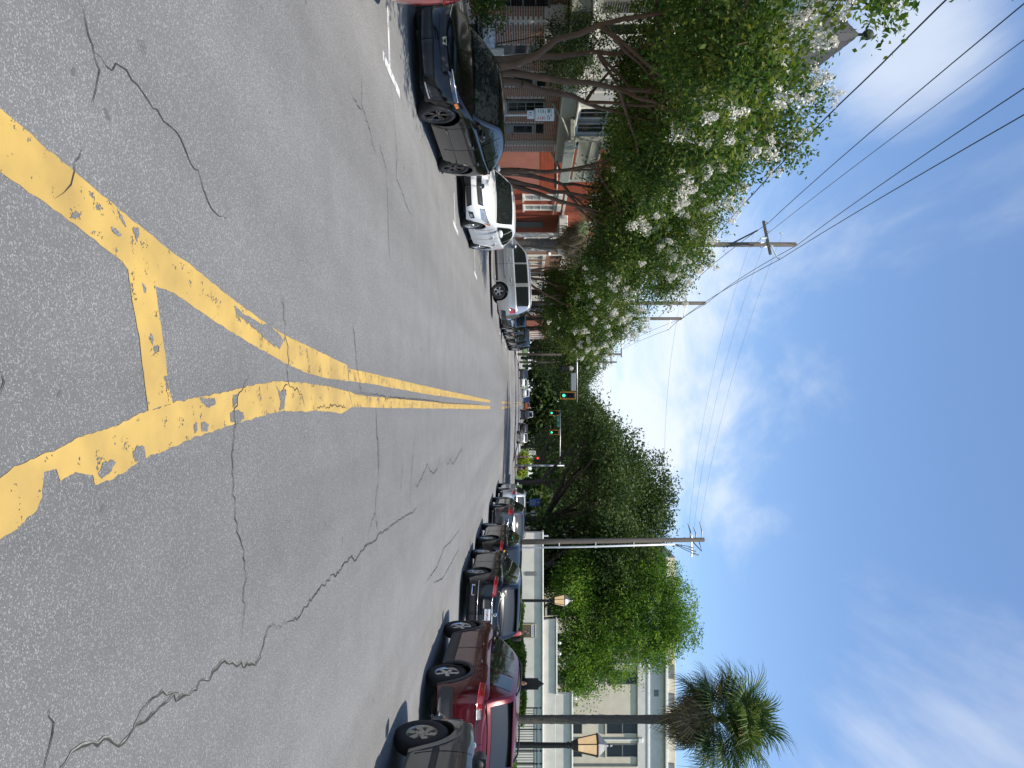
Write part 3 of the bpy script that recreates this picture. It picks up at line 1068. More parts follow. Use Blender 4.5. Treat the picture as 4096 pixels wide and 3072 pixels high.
def wheel_meshes(R, r, w, style, rim):
    key = (R, r, w, style, rim.name)
    if key in WH:
        return WH[key]
    h = w / 2
    prof = [(r * 0.97, -h * 0.8), (r, -h * 0.92), (r + 0.02, -h), (R - 0.035, -h * 0.98), (R - 0.008, -h * 0.78), (R, -h * 0.4), (R, h * 0.4), (R - 0.008, h * 0.78), (R - 0.035, h * 0.98), (r + 0.02, h), (r, h * 0.92), (r * 0.97, h * 0.8)]
    ty = mesh('tyre', *lathe(prof, 36, 'X', caps=False), TYRE, True)
    # rim with the outer face toward +X
    parts = [lathe([(r * 0.985, h * 0.80), (r * 0.94, h * 0.84), (r * 0.88, h * 0.62), (r * 0.86, h * 0.1)], 36, 'X', caps=False)]
    sp = {'five': 5, 'ten': 10, 'six': 6, 'twin': 10}.get(style, 5)
    for k in range(sp):
        a = 2 * PI * k / sp
        if style == 'twin':
            a = 2 * PI * (k // 2) / 5 + (0.17 if k % 2 else -0.17)
        wd = {'five': 0.085, 'ten': 0.03, 'six': 0.11, 'twin': 0.035}[style] * r / 0.23
        V = []
        for rr, f, dx in ((r * 0.10, 1.0, h * 0.66), (r * 0.55, 0.75, h * 0.72), (r * 0.93, 0.95, h * 0.78)):
            for sgn in (-1, 1):
                for d in (dx, dx - 0.03):
                    ww = sgn * wd / 2 * f
                    V.append((d, rr * math.cos(a) - ww * math.sin(a), rr * math.sin(a) + ww * math.cos(a)))
        F = []
        for i in range(2):
            o = 4 * i
            F += [(o, o + 2, o + 6, o + 4), (o + 1, o, o + 4, o + 5), (o + 2, o + 3, o + 7, o + 6)]
        F += [(8, 10, 11, 9)]
        parts.append((V, F))
    parts.append(lathe([(r * 0.24, h * 0.60), (r * 0.22, h * 0.74), (r * 0.12, h * 0.78), (0.001, h * 0.78)], 14, 'X', caps=False))
    ds = mesh('wheel_shade_disc', *lathe([(r * 0.87, h * 0.12), (r * 0.70, h * 0.16), (0.001, h * 0.2)], 24, 'X', caps=False), mat('wheel_shade', (0.012, 0.012, 0.012), 0.7, var=0.2))  # near-black disc stands in for the shade behind the spokes
    lug = []
    for k in range(6 if style == 'six' else 5):
        a = 2 * PI * k / (6 if style == 'six' else 5) + 0.3
        c = r * (0.42 if style == 'six' else 0.3)
        lug.append(moved(lathe([(0.013 if style == 'six' else 0.009, h * 0.70), (0.013 if style == 'six' else 0.009, h * 0.742), (0.001, h * 0.742)], 8, 'X', caps=False), Matrix.Translation((0, c * math.cos(a), c * math.sin(a)))))
    V, F = join(*(parts + lug))
    ri = mesh('rim', V, F, rim, False)
    nl = sum(len(f) for _, f in lug)
    ri.materials.append(TRIM)
    for p_ in list(ri.polygons)[len(F) - nl:]:
        p_.material_index = 1 if style == 'six' else 0
    WH[key] = (ty, ri, ds)
    return WH[key]


def car(name, label, cat, P, loc, rz, group=None, tilt=0.037, pitch=0.0, simple=False):
    B = Body(P)
    root = thing(name, label, cat, loc, (pitch, tilt, rz), group)
    L, W = P['L'], P['W']
    pm = P['paint']
    cl = P.get('clad')
    body = part('body', B.shell(), pm, root, True)
    cabin = part('cabin', B.cabin(), P.get('roofm') or pm, root, True)
    part('underbody', join(box(-W / 2 + 0.27, W / 2 - 0.27, -L / 2 + 0.25, L / 2 - 0.25, B.gc - 0.02, 0.62), box(-W / 2 + 0.09, W / 2 - 0.09, L / 2 - B.ra + B.Ra + 0.03, L / 2 - B.fa - B.Ra - 0.03, B.gc + 0.01, 0.55)), UNDER, root)
    y0, y1 = P['cab'][0][0], P['cab'][-1][0]
    wa, wb = P['ws']
    ra_, rb = P['rw']
    part('windshield', B.topglass(wa, wb, 0.98, 0.95), CGLASS, root, True)
    part('rear_window', B.topglass(ra_, rb, 0.90, P.get('rww', 0.90)), CGLASS, root, True)
    for sx in (1, -1):
        for (a, b, nm) in P['wins']:
            V, F, c = B.sidewin(a, b, sx)
            if not c:
                continue
            w = part(nm, (V, F), CGLASS, root, True)
            if P.get('frame') is not None and not simple:
                part('window_trim', B.winframe(c, sx), P['frame'], w, False)
    ty, ri, ds = wheel_meshes(P['R'], P['rim'], P.get('tw', 0.225), P['style'], P['rimm'])
    for a in (B.fa, B.ra):
        for sx in (1, -1):
            x = W / 2 - P.get('tw', 0.225) / 2 - P.get('wheelin', 0.035)
            wl = bpy.data.objects.new('wheel', None)
            wl.empty_display_size = 0.1
            wl.location = (sx * x, L / 2 - a, P['R'])
            wl.rotation_euler = (0.7 * (a + sx), 0, 0) if sx > 0 else (0.4 * a, 0, PI)
            link(wl, root)
            obj('tyre', ty, wl)
            obj('rim', ri, wl)
            if not simple:
                obj('wheel_shade_disc', ds, wl)
            part('wheel_arch', B.archlip(a, sx, P.get('lipw', 0.02), P.get('lipt', 0.004)), cl if cl else P.get('lipm') or pm, root, False)
    for nm, end, cor, m, off in P['panels']:
        if nm.startswith('*'):
            part(nm[1:], B.both(cor, end, off), m, root, True)
        else:
            for sx in (1, -1):
                part(nm, B.patch(cor, end, sx, off), m, root, True)
    if cl:
        for sx in (1, -1):
            q0, q1 = B.s_of(B.fa + B.Ra + 0.02), B.s_of(B.ra - B.Ra - 0.02)
            part('sill_cladding', B.patch([(q0, B.gc), (q1, B.gc), (q1, B.gc + P.get('cladh', 0.16)), (q0, B.gc + P.get('cladh', 0.16))], 'f', sx, 0.012, 14, 2), cl, root, True)
    if simple:
        return root, B
    # door shut lines, handles, mirrors
    for sx in (1, -1):
        for yf in P['seams']:
            q = B.s_of(yf)
            part('door_seam', B.patch([(q - 0.006, B.gc + 0.1), (q + 0.006, B.gc + 0.1), (q + 0.006, B.zt(yf) - 0.01), (q - 0.006, B.zt(yf) - 0.01)], 'f', sx, 0.003, 1, 8), UNDER, root)
        for yf in P['handles']:
            q = B.s_of(yf)
            z = B.zt(yf) - P.get('hz', 0.14)
            part('door_handle', B.patch([(q - 0.10, z - 0.014), (q + 0.10, z - 0.014), (q + 0.10, z + 0.016), (q - 0.10, z + 0.016)], 'f', sx, 0.035, 4, 2), P.get('handlem', pm), root, True)
        mz = B.zt(P['mirror']) + 0.09
        mx = B.cabx(P['mirror'], mz)
        mh = P.get('mirh', 0.10)
        mir = part('mirror', moved(lathe([(0.001, -0.14), (0.07, -0.125), (0.098, -0.05), (0.10, 0.05), (0.085, 0.10), (0.001, 0.105)], 12, 'Y', False), Matrix.Translation((sx * (mx + 0.16), L / 2 - P['mirror'] + 0.02, mz + 0.02)) @ Matrix.Diagonal((1.05, 0.85, mh * 6.6, 1))), P.get('mirm') or pm, root, True)
        part('mirror_arm', tube([(sx * (mx - 0.02), L / 2 - P['mirror'], mz - 0.04), (sx * (mx + 0.10), L / 2 - P['mirror'] + 0.02, mz - 0.01)], 0.03, 6), TRIM, mir)
        part('mirror_glass', ([(sx * (mx + 0.16) + dx * 0.078, L / 2 - P['mirror'] - 0.088, mz + 0.02 + dz * mh * 0.62) for dx, dz in ((-1, -1), (1, -1), (1, 1), (-1, 1))], [(0, 1, 2, 3)]), CGLASS, mir)
        if P.get('rails'):
            a, b = P['rails']
            pts = [(sx * (B.cabx(y, B.zr(y)) - 0.06), L / 2 - y, B.zr(y) + (0.05 if i not in (0, 6) else 0.015)) for i, y in enumerate(np.linspace(a, b, 7))]
            part('roof_rail', tube(pts, 0.018, 6), P.get('railm', CHROME), root, True)
    return root, B


def rear_plate(root, B, z, s, words_=None):
    y = B.wall(B.S - 0.005, z)[1]
    pl = part('licence_plate', bbox(-0.155, 0.155, y - 0.03, y - 0.012, z - 0.078, z + 0.078, 0.006), PLATE, root)
    if words_:
        a, b = words_
        words(a, 0.085, INK, pl, facing((-0.075, y - 0.032, z - 0.006), (0, -1, 0)))
        words(b, 0.085, INK, pl, facing((0.082, y - 0.032, z - 0.006), (0, -1, 0)))
        part('plate_emblem', moved(lathe([(0.026, 0), (0.026, 0.003), (0.001, 0.003)], 12), facing((0.005, y - 0.030, z), (0, -1, 0))), ORANGE, pl)
    return pl


def wiper(root, pts):
    part('wiper', tube(pts, 0.009, 5), TRIM, root)


HATCH = dict(L=4.52, W=1.80, wb=2.70, fo=0.90, R=0.325, rim=0.225, style='twin', rimm=RIMB, gc=0.16, nose=0.22, tail=0.12,
             deck=[(0, .60), (.12, .67), (.5, .765), (1.2, .90), (2.0, .94), (3.4, .985), (4.1, 1.03), (4.4, 1.01), (4.52, .95)],
             cab=[(1.08, .90), (1.5, 1.10), (2.0, 1.315), (2.4, 1.40), (2.9, 1.41), (3.4, 1.36), (3.9, 1.22), (4.25, 1.06), (4.33, 1.02)],
             ws=(1.16, 1.98), rw=(3.55, 4.22), wins=[(1.45, 2.42, 'front_window'), (2.48, 3.38, 'rear_door_window'), (3.43, 3.85, 'quarter_window')],
             tumble=0.2, paint=paint('black', (0.003, 0.003, 0.0035), 0.1, 0.15), seams=(1.38, 2.45, 3.35), handles=(2.30, 3.22), mirror=1.62, frame=None, hz=0.13, fin=[.10, .02, .0, .02, .06, .13],
             panels=[('headlamp', 'f', [(.48, .60), (1.02, .66), (1.18, .73), (.52, .665)], HEADD, .008), ('headlamp_strip', 'f', [(.46, .668), (1.05, .715), (1.05, .728), (.46, .684)], CHROME, .012),
                     ('*grille', 'f', [(0.004, .50), (.50, .52), (.48, .63), (0.004, .60)], TRIM, .006), ('*lower_grille', 'f', [(0.004, .22), (.55, .24), (.60, .40), (0.004, .42)], TRIM, .006), ('side_vent', 'f', [(.66, .26), (.92, .30), (.95, .50), (.74, .42)], TRIM, .007), ('vent_blade', 'f', [(.64, .22), (.93, .26), (.93, .285), (.64, .245)], CHROME, .011),
                     ('side_marker', 'f', [(1.06, .655), (1.19, .675), (1.19, .725), (1.06, .705)], AMBER, .013),
                     ('tail_lamp', 'r', [(.55, .86), (1.05, .90), (1.05, .99), (.55, .97)], TAILR, .01), ('door_crease', 'f', [(2.0, .40), (3.7, .42), (3.7, .435), (2.0, .43)], paint('black', (0.003, 0.003, 0.0035), 0.1, 0.15), .012)])
SEDAN = dict(L=4.54, W=1.76, wb=2.66, fo=0.92, R=0.315, rim=0.215, style='twin', rimm=RIMS, gc=0.17, nose=0.24, tail=0.14,
             deck=[(0, .66), (.12, .72), (.5, .82), (1.1, .94), (2.0, .96), (3.3, 1.0), (3.9, 1.05), (4.35, 1.045), (4.54, .98)],
             cab=[(1.02, .93), (1.5, 1.17), (2.0, 1.40), (2.4, 1.465), (2.95, 1.465), (3.4, 1.38), (3.8, 1.19), (4.02, 1.06)],
             ws=(1.10, 1.96), rw=(3.34, 3.96), wins=[(1.4, 2.38, 'front_window'), (2.44, 3.26, 'rear_door_window'), (3.30, 3.66, 'quarter_window')],
             tumble=0.19, paint=paint('white', (0.78, 0.78, 0.77), 0.0, 0.3), seams=(1.30, 2.41, 3.3), handles=(2.26, 3.16), mirror=1.58, frame=None, lipm=None, fin=[.10, .02, .0, .02, .06, .12],
             panels=[('headlamp', 'f', [(.62, .60), (.98, .63), (1.42, .83), (.66, .72)], HEADL, .010), ('turn_lamp', 'f', [(1.22, .685), (1.40, .76), (1.42, .815), (1.26, .76)], AMBER, .014),
                     ('*grille', 'f', [(0.004, .53), (.50, .55), (.56, .675), (0.004, .635)], TRIM, .006), ('*grille_bar', 'f', [(0.004, .63), (.57, .665), (.57, .69), (0.004, .655)], CHROME, .011),
                     ('*lower_grille', 'f', [(0.004, .23), (.55, .24), (.50, .385), (0.004, .39)], TRIM, .006), ('fog_pocket', 'f', [(.68, .27), (.92, .32), (.90, .43), (.70, .40)], TRIM, .007), ('fog_lamp', 'f', [(.76, .31), (.86, .33), (.86, .395), (.76, .38)], HEADL, .012),
                     ('tail_lamp', 'r', [(.50, .80), (1.12, .86), (1.05, .99), (.50, .96)], TAILR, .01)])
SEDAN['lipm'] = SEDAN['paint']
SUV = dict(L=4.60, W=1.86, wb=2.69, fo=0.93, R=0.365, rim=0.235, style='five', rimm=RIMS, gc=0.22, nose=0.15, tail=0.10, archgap=0.075,
           deck=[(0, .84), (.08, .92), (.5, 1.01), (1.1, 1.07), (2.0, 1.08), (3.4, 1.13), (4.2, 1.17), (4.5, 1.15), (4.60, 1.08)],
           cab=[(1.0, 1.06), (1.45, 1.33), (1.9, 1.59), (2.3, 1.675), (3.1, 1.685), (3.8, 1.655), (4.12, 1.60), (4.34, 1.38), (4.5, 1.16)],
           ws=(1.08, 1.86), rw=(4.14, 4.46), wins=[(1.45, 2.40, 'front_window'), (2.46, 3.36, 'rear_door_window'), (3.42, 3.98, 'quarter_window')],
           tumble=0.18, seams=(1.40, 2.43, 3.42), handles=(2.26, 3.22), mirror=1.62, frame=None, clad=CLAD, lipw=0.06, lipt=0.014, rails=(2.1, 3.9), railm=TRIM)


def variant(base, **k):
    d = dict(base)
    d.update(k)
    return d


SUVP = [('tail_lamp', 'r', [(.52, .98), (1.22, 1.01), (1.18, 1.12), (.52, 1.10)], TAILR, .012), ('reverse_lamp', 'r', [(.42, .99), (.60, .985), (.60, 1.06), (.44, 1.075)], TAILC, .014),
        ('*bumper_cladding', 'r', [(0.004, .30), (1.10, .34), (1.02, .56), (0.004, .60)], CLAD, .012), ('*skid_plate', 'r', [(0.004, .34), (.55, .35), (.48, .47), (0.004, .47)], GALV, .018), ('*hatch_crease', 'r', [(0.004, .985), (.50, .985), (.50, 1.0), (0.004, 1.0)], TRIM, .006),
        ('headlamp', 'f', [(.55, .80), (1.08, .82), (1.15, .90), (.58, .88)], HEADL, .01), ('*grille', 'f', [(0.004, .55), (.55, .56), (.52, .80), (0.004, .78)], TRIM, .006), ('*hatch_seam', 'r', [(0.004, .615), (.85, .625), (.85, .632), (0.004, .622)], UNDER, .004)]
SUV['panels'] = SUVP
red_p = paint('dark_red', (0.085, 0.003, 0.008), 0.3, 0.25)
CAR_RED = variant(SUV, paint=red_p, panels=SUVP, mirm=TRIM, cladh=0.22, rails=(2.2, 3.9))
CAR_BLK = variant(SUV, L=4.77, W=1.89, wb=2.77, fo=0.93, R=0.37, rim=0.245, paint=paint('blue_black', (0.004, 0.006, 0.010), 0.3, 0.18), roofm=None, clad=None, lipw=0.02, lipt=0.004, gc=0.2, tail=0.14, frame=CHROME, mirm=None,
                  deck=[(0, .82), (.08, .90), (.5, .99), (1.1, 1.05), (2.0, 1.06), (3.5, 1.11), (4.4, 1.15), (4.68, 1.13), (4.77, 1.05)],
                  cab=[(1.05, 1.05), (1.5, 1.32), (1.95, 1.57), (2.35, 1.655), (3.2, 1.67), (3.9, 1.63), (4.25, 1.56), (4.5, 1.34), (4.66, 1.14)], ws=(1.13, 1.9), rw=(4.28, 4.62), wins=[(1.5, 2.50, 'front_window'), (2.56, 3.5, 'rear_door_window'), (3.55, 4.10, 'quarter_window')], seams=(1.45, 2.53, 3.5), handles=(2.36, 3.3), mirror=1.68, rails=None,
                  panels=[('tail_lamp', 'r', [(.48, .90), (1.26, .95), (1.22, 1.05), (.48, 1.01)], TAILR, .012), ('*lower_bumper', 'r', [(0.004, .28), (1.0, .30), (.95, .44), (0.004, .46)], TRIM, .012), ('tail_pipe', 'r', [(.50, .33), (.80, .34), (.78, .43), (.50, .42)], CHROME, .03), ('tail_pipe_hole', 'r', [(.53, .35), (.77, .355), (.75, .415), (.53, .41)], UNDER, .034),
                          ('*bumper_strip', 'r', [(0.004, .50), (.95, .51), (.95, .525), (0.004, .515)], CHROME, .014), ('*plate_recess', 'r', [(0.004, .66), (.42, .66), (.38, .90), (0.004, .90)], TRIM, .006), ('*plate_bar', 'r', [(0.004, .895), (.46, .90), (.46, .925), (0.004, .92)], CHROME, .016), ('*hatch_seam', 'r', [(0.004, .56), (.95, .58), (.95, .588), (0.004, .568)], UNDER, .004), ('headlamp', 'f', [(.55, .78), (1.08, .8), (1.15, .88), (.58, .86)], HEADL, .01), ('*grille', 'f', [(0.004, .5), (.55, .5), (.55, .78), (0.004, .76)], CHROME, .006)])
CAR_BLK['roofm'] = CAR_BLK['paint']
CAR_X = variant(CAR_BLK, L=4.66, W=1.89, wb=2.80, fo=0.90, paint=paint('black_metallic', (0.004, 0.005, 0.007), 0.3, 0.18), style='five', tail=0.2,
                cab=[(1.05, 1.03), (1.5, 1.28), (1.95, 1.52), (2.35, 1.60), (3.1, 1.61), (3.7, 1.55), (4.05, 1.46), (4.35, 1.26), (4.52, 1.12)], rw=(3.95, 4.46), wins=[(1.5, 2.45, 'front_window'), (2.5, 3.4, 'rear_door_window'), (3.45, 3.95, 'quarter_window')], ws=(1.13, 1.9), seams=(1.45, 2.48, 3.42), handles=(2.3, 3.25),
                deck=[(0, .80), (.08, .88), (.5, .97), (1.1, 1.03), (2.0, 1.04), (3.5, 1.09), (4.3, 1.13), (4.58, 1.10), (4.66, 1.02)],
                panels=[('tail_lamp', 'r', [(.40, .86), (1.22, .90), (1.18, .99), (.40, .96)], TAILR, .012), ('*lower_bumper', 'r', [(0.004, .28), (1.0, .30), (.95, .44), (0.004, .46)], TRIM, .012), ('sill_strip', 'f', [(1.9, .30), (4.0, .30), (4.0, .325), (1.9, .325)], CHROME, .012), ('*plate_recess', 'r', [(0.004, .58), (.36, .58), (.33, .78), (0.004, .78)], TRIM, .006), ('parking_sticker', 'r', [(.60, 1.015), (.68, 1.015), (.68, 1.065), (.60, 1.065)], mat('yellow_sticker', (0.7, 0.5, 0.03), 0.5, var=0.1), .010)])
CAR_X['roofm'] = CAR_X['paint']
CAR_G = variant(SUV, L=4.55, W=1.83, wb=2.66, fo=.92, paint=paint('dark_grey', (0.06, 0.062, 0.066), 0.6, 0.25), panels=[('tail_lamp', 'r', [(.58, .92), (1.02, .94), (.98, 1.13), (.62, 1.13)], TAILR, .012), ('bumper_reflector', 'r', [(.78, .50), (1.0, .52), (1.0, .58), (.78, .57)], TAILR, .012), ('*bumper_cladding', 'r', [(0.004, .30), (1.0, .34), (.95, .48), (0.004, .48)], CLAD, .012), ('*plate_recess', 'r', [(0.004, .74), (.34, .74), (.32, .92), (0.004, .92)], TRIM, .006), ('*hatch_bar', 'r', [(0.004, .93), (.42, .93), (.42, .955), (0.004, .955)], CHROME, .012)], frame=CHROME, style='ten')
CAR_S = variant(SUV, L=4.5, W=1.82, wb=2.62, fo=.92, paint=paint('silver_white', (0.62, 0.63, 0.64), 0.35, 0.3), panels=[('tail_lamp', 'r', [(.70, .94), (1.25, .98), (1.20, 1.12), (.74, 1.12)], TAILR, .012), ('*plate_recess', 'r', [(0.004, .62), (.36, .62), (.34, .80), (0.004, .80)], TRIM, .006), ('*lower_bumper', 'r', [(0.004, .28), (1.0, .30), (.95, .40), (0.004, .40)], TRIM, .012)], clad=None, lipw=.02, lipt=.004, railm=CHROME)
BIG = dict(L=5.2, W=2.0, wb=3.02, fo=0.95, R=0.385, rim=0.225, style='five', rimm=RIMS, gc=0.27, nose=0.12, tail=0.08, archgap=0.085,
           deck=[(0, .95), (.08, 1.03), (.5, 1.09), (1.3, 1.15), (2.2, 1.17), (4.0, 1.19), (4.9, 1.20), (5.12, 1.19), (5.2, 1.14)],
           cab=[(1.28, 1.14), (1.68, 1.43), (2.02, 1.73), (2.35, 1.85), (3.3, 1.89), (4.3, 1.885), (4.78, 1.84), (5.0, 1.56), (5.13, 1.2)],
           ws=(1.34, 2.0), rw=(4.84, 5.1), rww=.88, wins=[(1.72, 2.62, 'front_window'), (2.70, 3.62, 'rear_door_window'), (3.80, 4.74, 'cargo_window')], tumble=0.15, seams=(1.62, 2.66, 3.72), handles=(2.48, 3.5), mirror=1.88, frame=None, lipw=0.075, lipt=0.02,
           paint=paint('silver', (0.46, 0.465, 0.47), 0.7, 0.3), rails=(2.5, 4.7), railm=GALV, hz=0.16, handlem=GALV, mirm=None,
           panels=[('tail_lamp', 'r', [(.88, .86), (1.20, .88), (1.10, 1.13), (.90, 1.13)], TAILR, .012), ('side_marker', 'f', [(1.02, .90), (1.16, .90), (1.16, 1.0), (1.02, .99)], AMBER, .012), ('headlamp', 'f', [(.55, .80), (1.0, .82), (1.0, .98), (.55, .96)], HEADL, .01), ('*bumper', 'f', [(0.004, .45), (1.05, .47), (1.05, .66), (0.004, .66)], GALV, .03), ('*bumper', 'r', [(0.004, .42), (1.10, .44), (1.05, .66), (0.004, .66)], TRIM, .03), ('door_moulding', 'f', [(2.35, .70), (4.1, .72), (4.1, .755), (2.35, .735)], GALV, .014), ('running_board', 'f', [(2.15, .27), (4.15, .27), (4.15, .36), (2.15, .36)], TRIM, .05)])
BIG['mirm'] = BIG['paint']
TRK = variant(BIG, L=4.95, W=1.92, wb=2.9, fo=.93, R=0.375, rim=0.225, style='six', rimm=RIMD, paint=paint('old_grey', (0.075, 0.078, 0.08), 0.55, 0.38), cab=[(1.35, 1.12), (1.72, 1.38), (2.02, 1.63), (2.35, 1.73), (3.2, 1.77), (4.1, 1.76), (4.5, 1.70), (4.75, 1.45), (4.88, 1.18)], ws=(1.42, 2.0), rw=(4.56, 4.84), wins=[(1.75, 2.6, 'front_window'), (2.68, 3.5, 'rear_door_window'), (3.6, 4.45, 'cargo_window')],
              deck=[(0, .88), (.08, .96), (.5, 1.04), (1.3, 1.12), (2.2, 1.14), (4.0, 1.16), (4.7, 1.17), (4.9, 1.15), (4.95, 1.1)], lipw=0.10, lipt=0.012, seams=(1.55, 2.62, 3.55), handles=(2.44, 3.4), mirror=1.92, rails=None, mirm=TRIM, mirh=0.14, handlem=TRIM, hz=.2, nose=0.2,
              panels=[('*bumper', 'f', [(0.004, .42), (1.02, .44), (1.0, .60), (0.004, .62)], RIMD, .05), ('headlamp', 'f', [(.55, .72), (1.02, .74), (1.02, .90), (.55, .88)], HEADL, .01), ('side_marker', 'f', [(1.02, .63), (1.16, .64), (1.16, .70), (1.02, .70)], AMBER, .012), ('tail_lamp', 'r', [(.85, .8), (1.1, .82), (1.05, 1.1), (.88, 1.1)], TAILR, .01), ('door_moulding', 'f', [(2.1, .60), (3.6, .62), (3.6, .70), (2.1, .69)], TRIM, .016), ('*bumper', 'r', [(0.004, .42), (1.1, .44), (1.05, .62), (0.004, .62)], TRIM, .03)])

ZG = -0.13
G1, G2 = 'cars parked along the left kerb', 'cars parked along the right kerb'
# near cars, right side (all face away)
r_, B = car('parked_suv', 'old grey utility vehicle cut off by the frame, its front wheel and mirror showing', 'car', TRK, (5.50, 8.40, ZG), 0, G2)
r_, B = car('parked_suv', 'dark red SUV with grey plastic cladding and sunlit rear window', 'car', CAR_RED, (5.81, 14.39, ZG), 0, G2)
y = B.wall(B.S - 0.01, 1.02)[1]
part('badge', moved(lathe([(0.062, 0), (0.062, 0.01), (0.05, 0.012), (0.05, 0.004), (0.001, 0.004)], 20, 'Z', False), facing((0, y - 0.008, 0.945), (0, -1, 0))), CHROME, r_)
part('badge_lettering', join(*[bbox(-0.62 + i * 0.05, -0.585 + i * 0.05, y + 0.045, y + 0.075, 0.80, 0.835, 0.004) for i in range(5)] + [bbox(-0.60, -0.50, y + 0.045, y + 0.075, 0.735, 0.76, 0.004)]), CHROME, r_)
part('tail_pipe', tube([(-0.48, y + 0.25, 0.26), (-0.48, y - 0.03, 0.25)], 0.035, 10), CHROME, r_)
wiper(r_, [(0.02, y + 0.16, 1.17), (-0.28, y + 0.19, 1.235)])
rear_plate(r_, B, 0.76, 1)
part('spoiler', bbox(-0.58, 0.58, -2.3 + 0.34, -2.3 + 0.62, 1.60, 1.632, 0.012), red_p, r_)
r_, B = car('parked_suv', 'blue-black SUV with chrome window trim, white licence plate and sun glinting on its hatch', 'car', CAR_BLK, (5.68, 21.51, ZG), 0, G2)
rear_plate(r_, B, 0.78, 1, ('TDU', '7O64'))
y = B.wall(B.S - 0.01, 1.0)[1]
part('badge', moved(lathe([(0.055, 0), (0.055, 0.01), (0.042, 0.012), (0.042, 0.004), (0.001, 0.004)], 18, 'Z', False), facing((0, y - 0.01, 0.985), (0, -1, 0))), CHROME, r_)
part('badge_lettering', join(*[bbox(-0.62 + i * 0.042, -0.59 + i * 0.042, y + 0.055, y + 0.085, 1.055, 1.08, 0.004) for i in range(7)]), CHROME, r_)
wiper(r_, [(0.02, y + 0.16, 1.16), (0.32, y + 0.2, 1.23)])
part('spoiler', bbox(-0.60, 0.60, -2.385 + 0.38, -2.385 + 0.68, 1.565, 1.60, 0.012), CAR_BLK['paint'], r_)
r_, B = car('parked_crossover', 'black crossover with silver five-spoke wheels parked ahead of the blue-black SUV', 'car', CAR_X, (5.70, 26.67, ZG), 0, G2)
rear_plate(r_, B, 0.68, 1)
r_, B = car('parked_suv', 'dark grey SUV with upright red tail lamps, between the black crossover and the silver-white SUV', 'car', CAR_G, (5.74, 35.1, ZG), 0, G2)
rear_plate(r_, B, 0.83, 1)
r_, B = car('parked_suv', 'silver-white SUV at the far end of the right-hand parked row', 'car', CAR_S, (5.80, 42.0, ZG), 0, G2)
rear_plate(r_, B, 0.71, 1)
# left side (all face the camera)
RC = variant(SEDAN, paint=paint('bright_red', (0.42, 0.012, 0.015), 0.1, 0.3))
RC['lipm'] = RC['paint']
car('parked_car', 'bright red car whose rear corner just enters the frame beside the black hatchback', 'car', RC, (-5.60, 6.62, ZG), PI, G1)
r_, B = car('parked_hatchback', 'glossy black hatchback with black alloy wheels and amber side marker', 'car', HATCH, (-5.68, 13.36, ZG), PI, G1)
y = B.wall(0.005, 0.56)[1]
part('badge', join(bbox(-0.055, 0.055, y + 0.0, y + 0.016, 0.50, 0.515, 0.004), bbox(-0.07, 0.07, y, y + 0.016, 0.60, 0.613, 0.004), *[tube([(s * 0.048, y + 0.01, 0.51), (s * 0.062, y + 0.01, 0.605)], 0.008, 6) for s in (-1, 1)], bbox(-0.035, 0.035, y, y + 0.014, 0.55, 0.563, 0.003), *[tube([(s * 0.032, y + 0.01, 0.525), (s * 0.036, y + 0.01, 0.592)], 0.007, 6) for s in (-1, 1)]), CHROME, r_)
for s in (-1, 1):
    wiper(r_, [(s * 0.1, B.P['L'] / 2 - 1.2, .955), (s * 0.1 - 0.5, B.P['L'] / 2 - 1.33, 1.03)])
r_, B = car('parked_sedan', 'white sedan with mesh grille parked behind the black hatchback', 'car', SEDAN, (-5.68, 20.87, ZG), PI, G1)
y = B.wall(0.005, 0.66)[1]
part('badge', moved(lathe([(0.075, 0), (0.075, 0.014), (0.06, 0.016), (0.06, 0.006), (0.001, 0.006)], 20, 'Z', False), facing((0, y + 0.006, 0.665), (0, 1, 0))), mat('badge_dark', (0.12, 0.12, 0.125), 0.25, metal=0.8, var=0.3, scale=40), r_)
part('badge_bar', bbox(-0.045, 0.045, y + 0.012, y + 0.026, 0.66, 0.672, 0.003), CHROME, r_)
for k in range(7):
    part('grille_slat', B.both([(0.004, .545 + k * .014), (.5, .56 + k * .015), (.5, .565 + k * .015), (0.004, .55 + k * .014)], 'f', .010), mat('grille_grey', (0.10, 0.10, 0.105), 0.35, metal=0.6, var=0.1), r_)
for s in (-1, 1):
    wiper(r_, [(s * 0.1, B.P['L'] / 2 - 1.13, .985), (s * 0.1 - 0.5, B.P['L'] / 2 - 1.27, 1.07)])
r_, B = car('turning_suv', 'big silver SUV turning across into the side street, seen side on', 'car', BIG, (-6.75, 35.3, -0.13), PI / 2, None, 0.0, -0.045)
DK = [variant(CAR_G, paint=paint('charcoal', (0.03, 0.031, 0.033), 0.5, 0.25)), variant(SEDAN, paint=paint('near_black', (0.012, 0.012, 0.014), 0.3, 0.22)), variant(CAR_BLK, panels=CAR_BLK['panels']), variant(BIG, paint=paint('teal', (0.02, 0.05, 0.06), 0.4, 0.25), mirm=TRIM)]
LB = ['charcoal SUV parked first beyond the side street', 'black sedan parked second beyond the side street', 'black SUV parked third beyond the side street', 'tall teal utility vehicle parked last before the traffic signals']
DK[0]['panels'] = DK[0]['panels'] + [('headlamp', 'f', [(.5, .78), (1.0, .8), (1.05, .9), (.5, .88)], HEADL, .01), ('*grille', 'f', [(.004, .55), (.5, .56), (.5, .78), (.004, .76)], CHROME, .006)]
for k in range(4):
    DK[k]['roofm'] = DK[k]['lipm'] = DK[k]['paint']
    car('parked_car', LB[k], 'car', DK[k], (-5.6 - 0.05 * k, 46.6 + 5.7 * k, ZG), PI, G1)
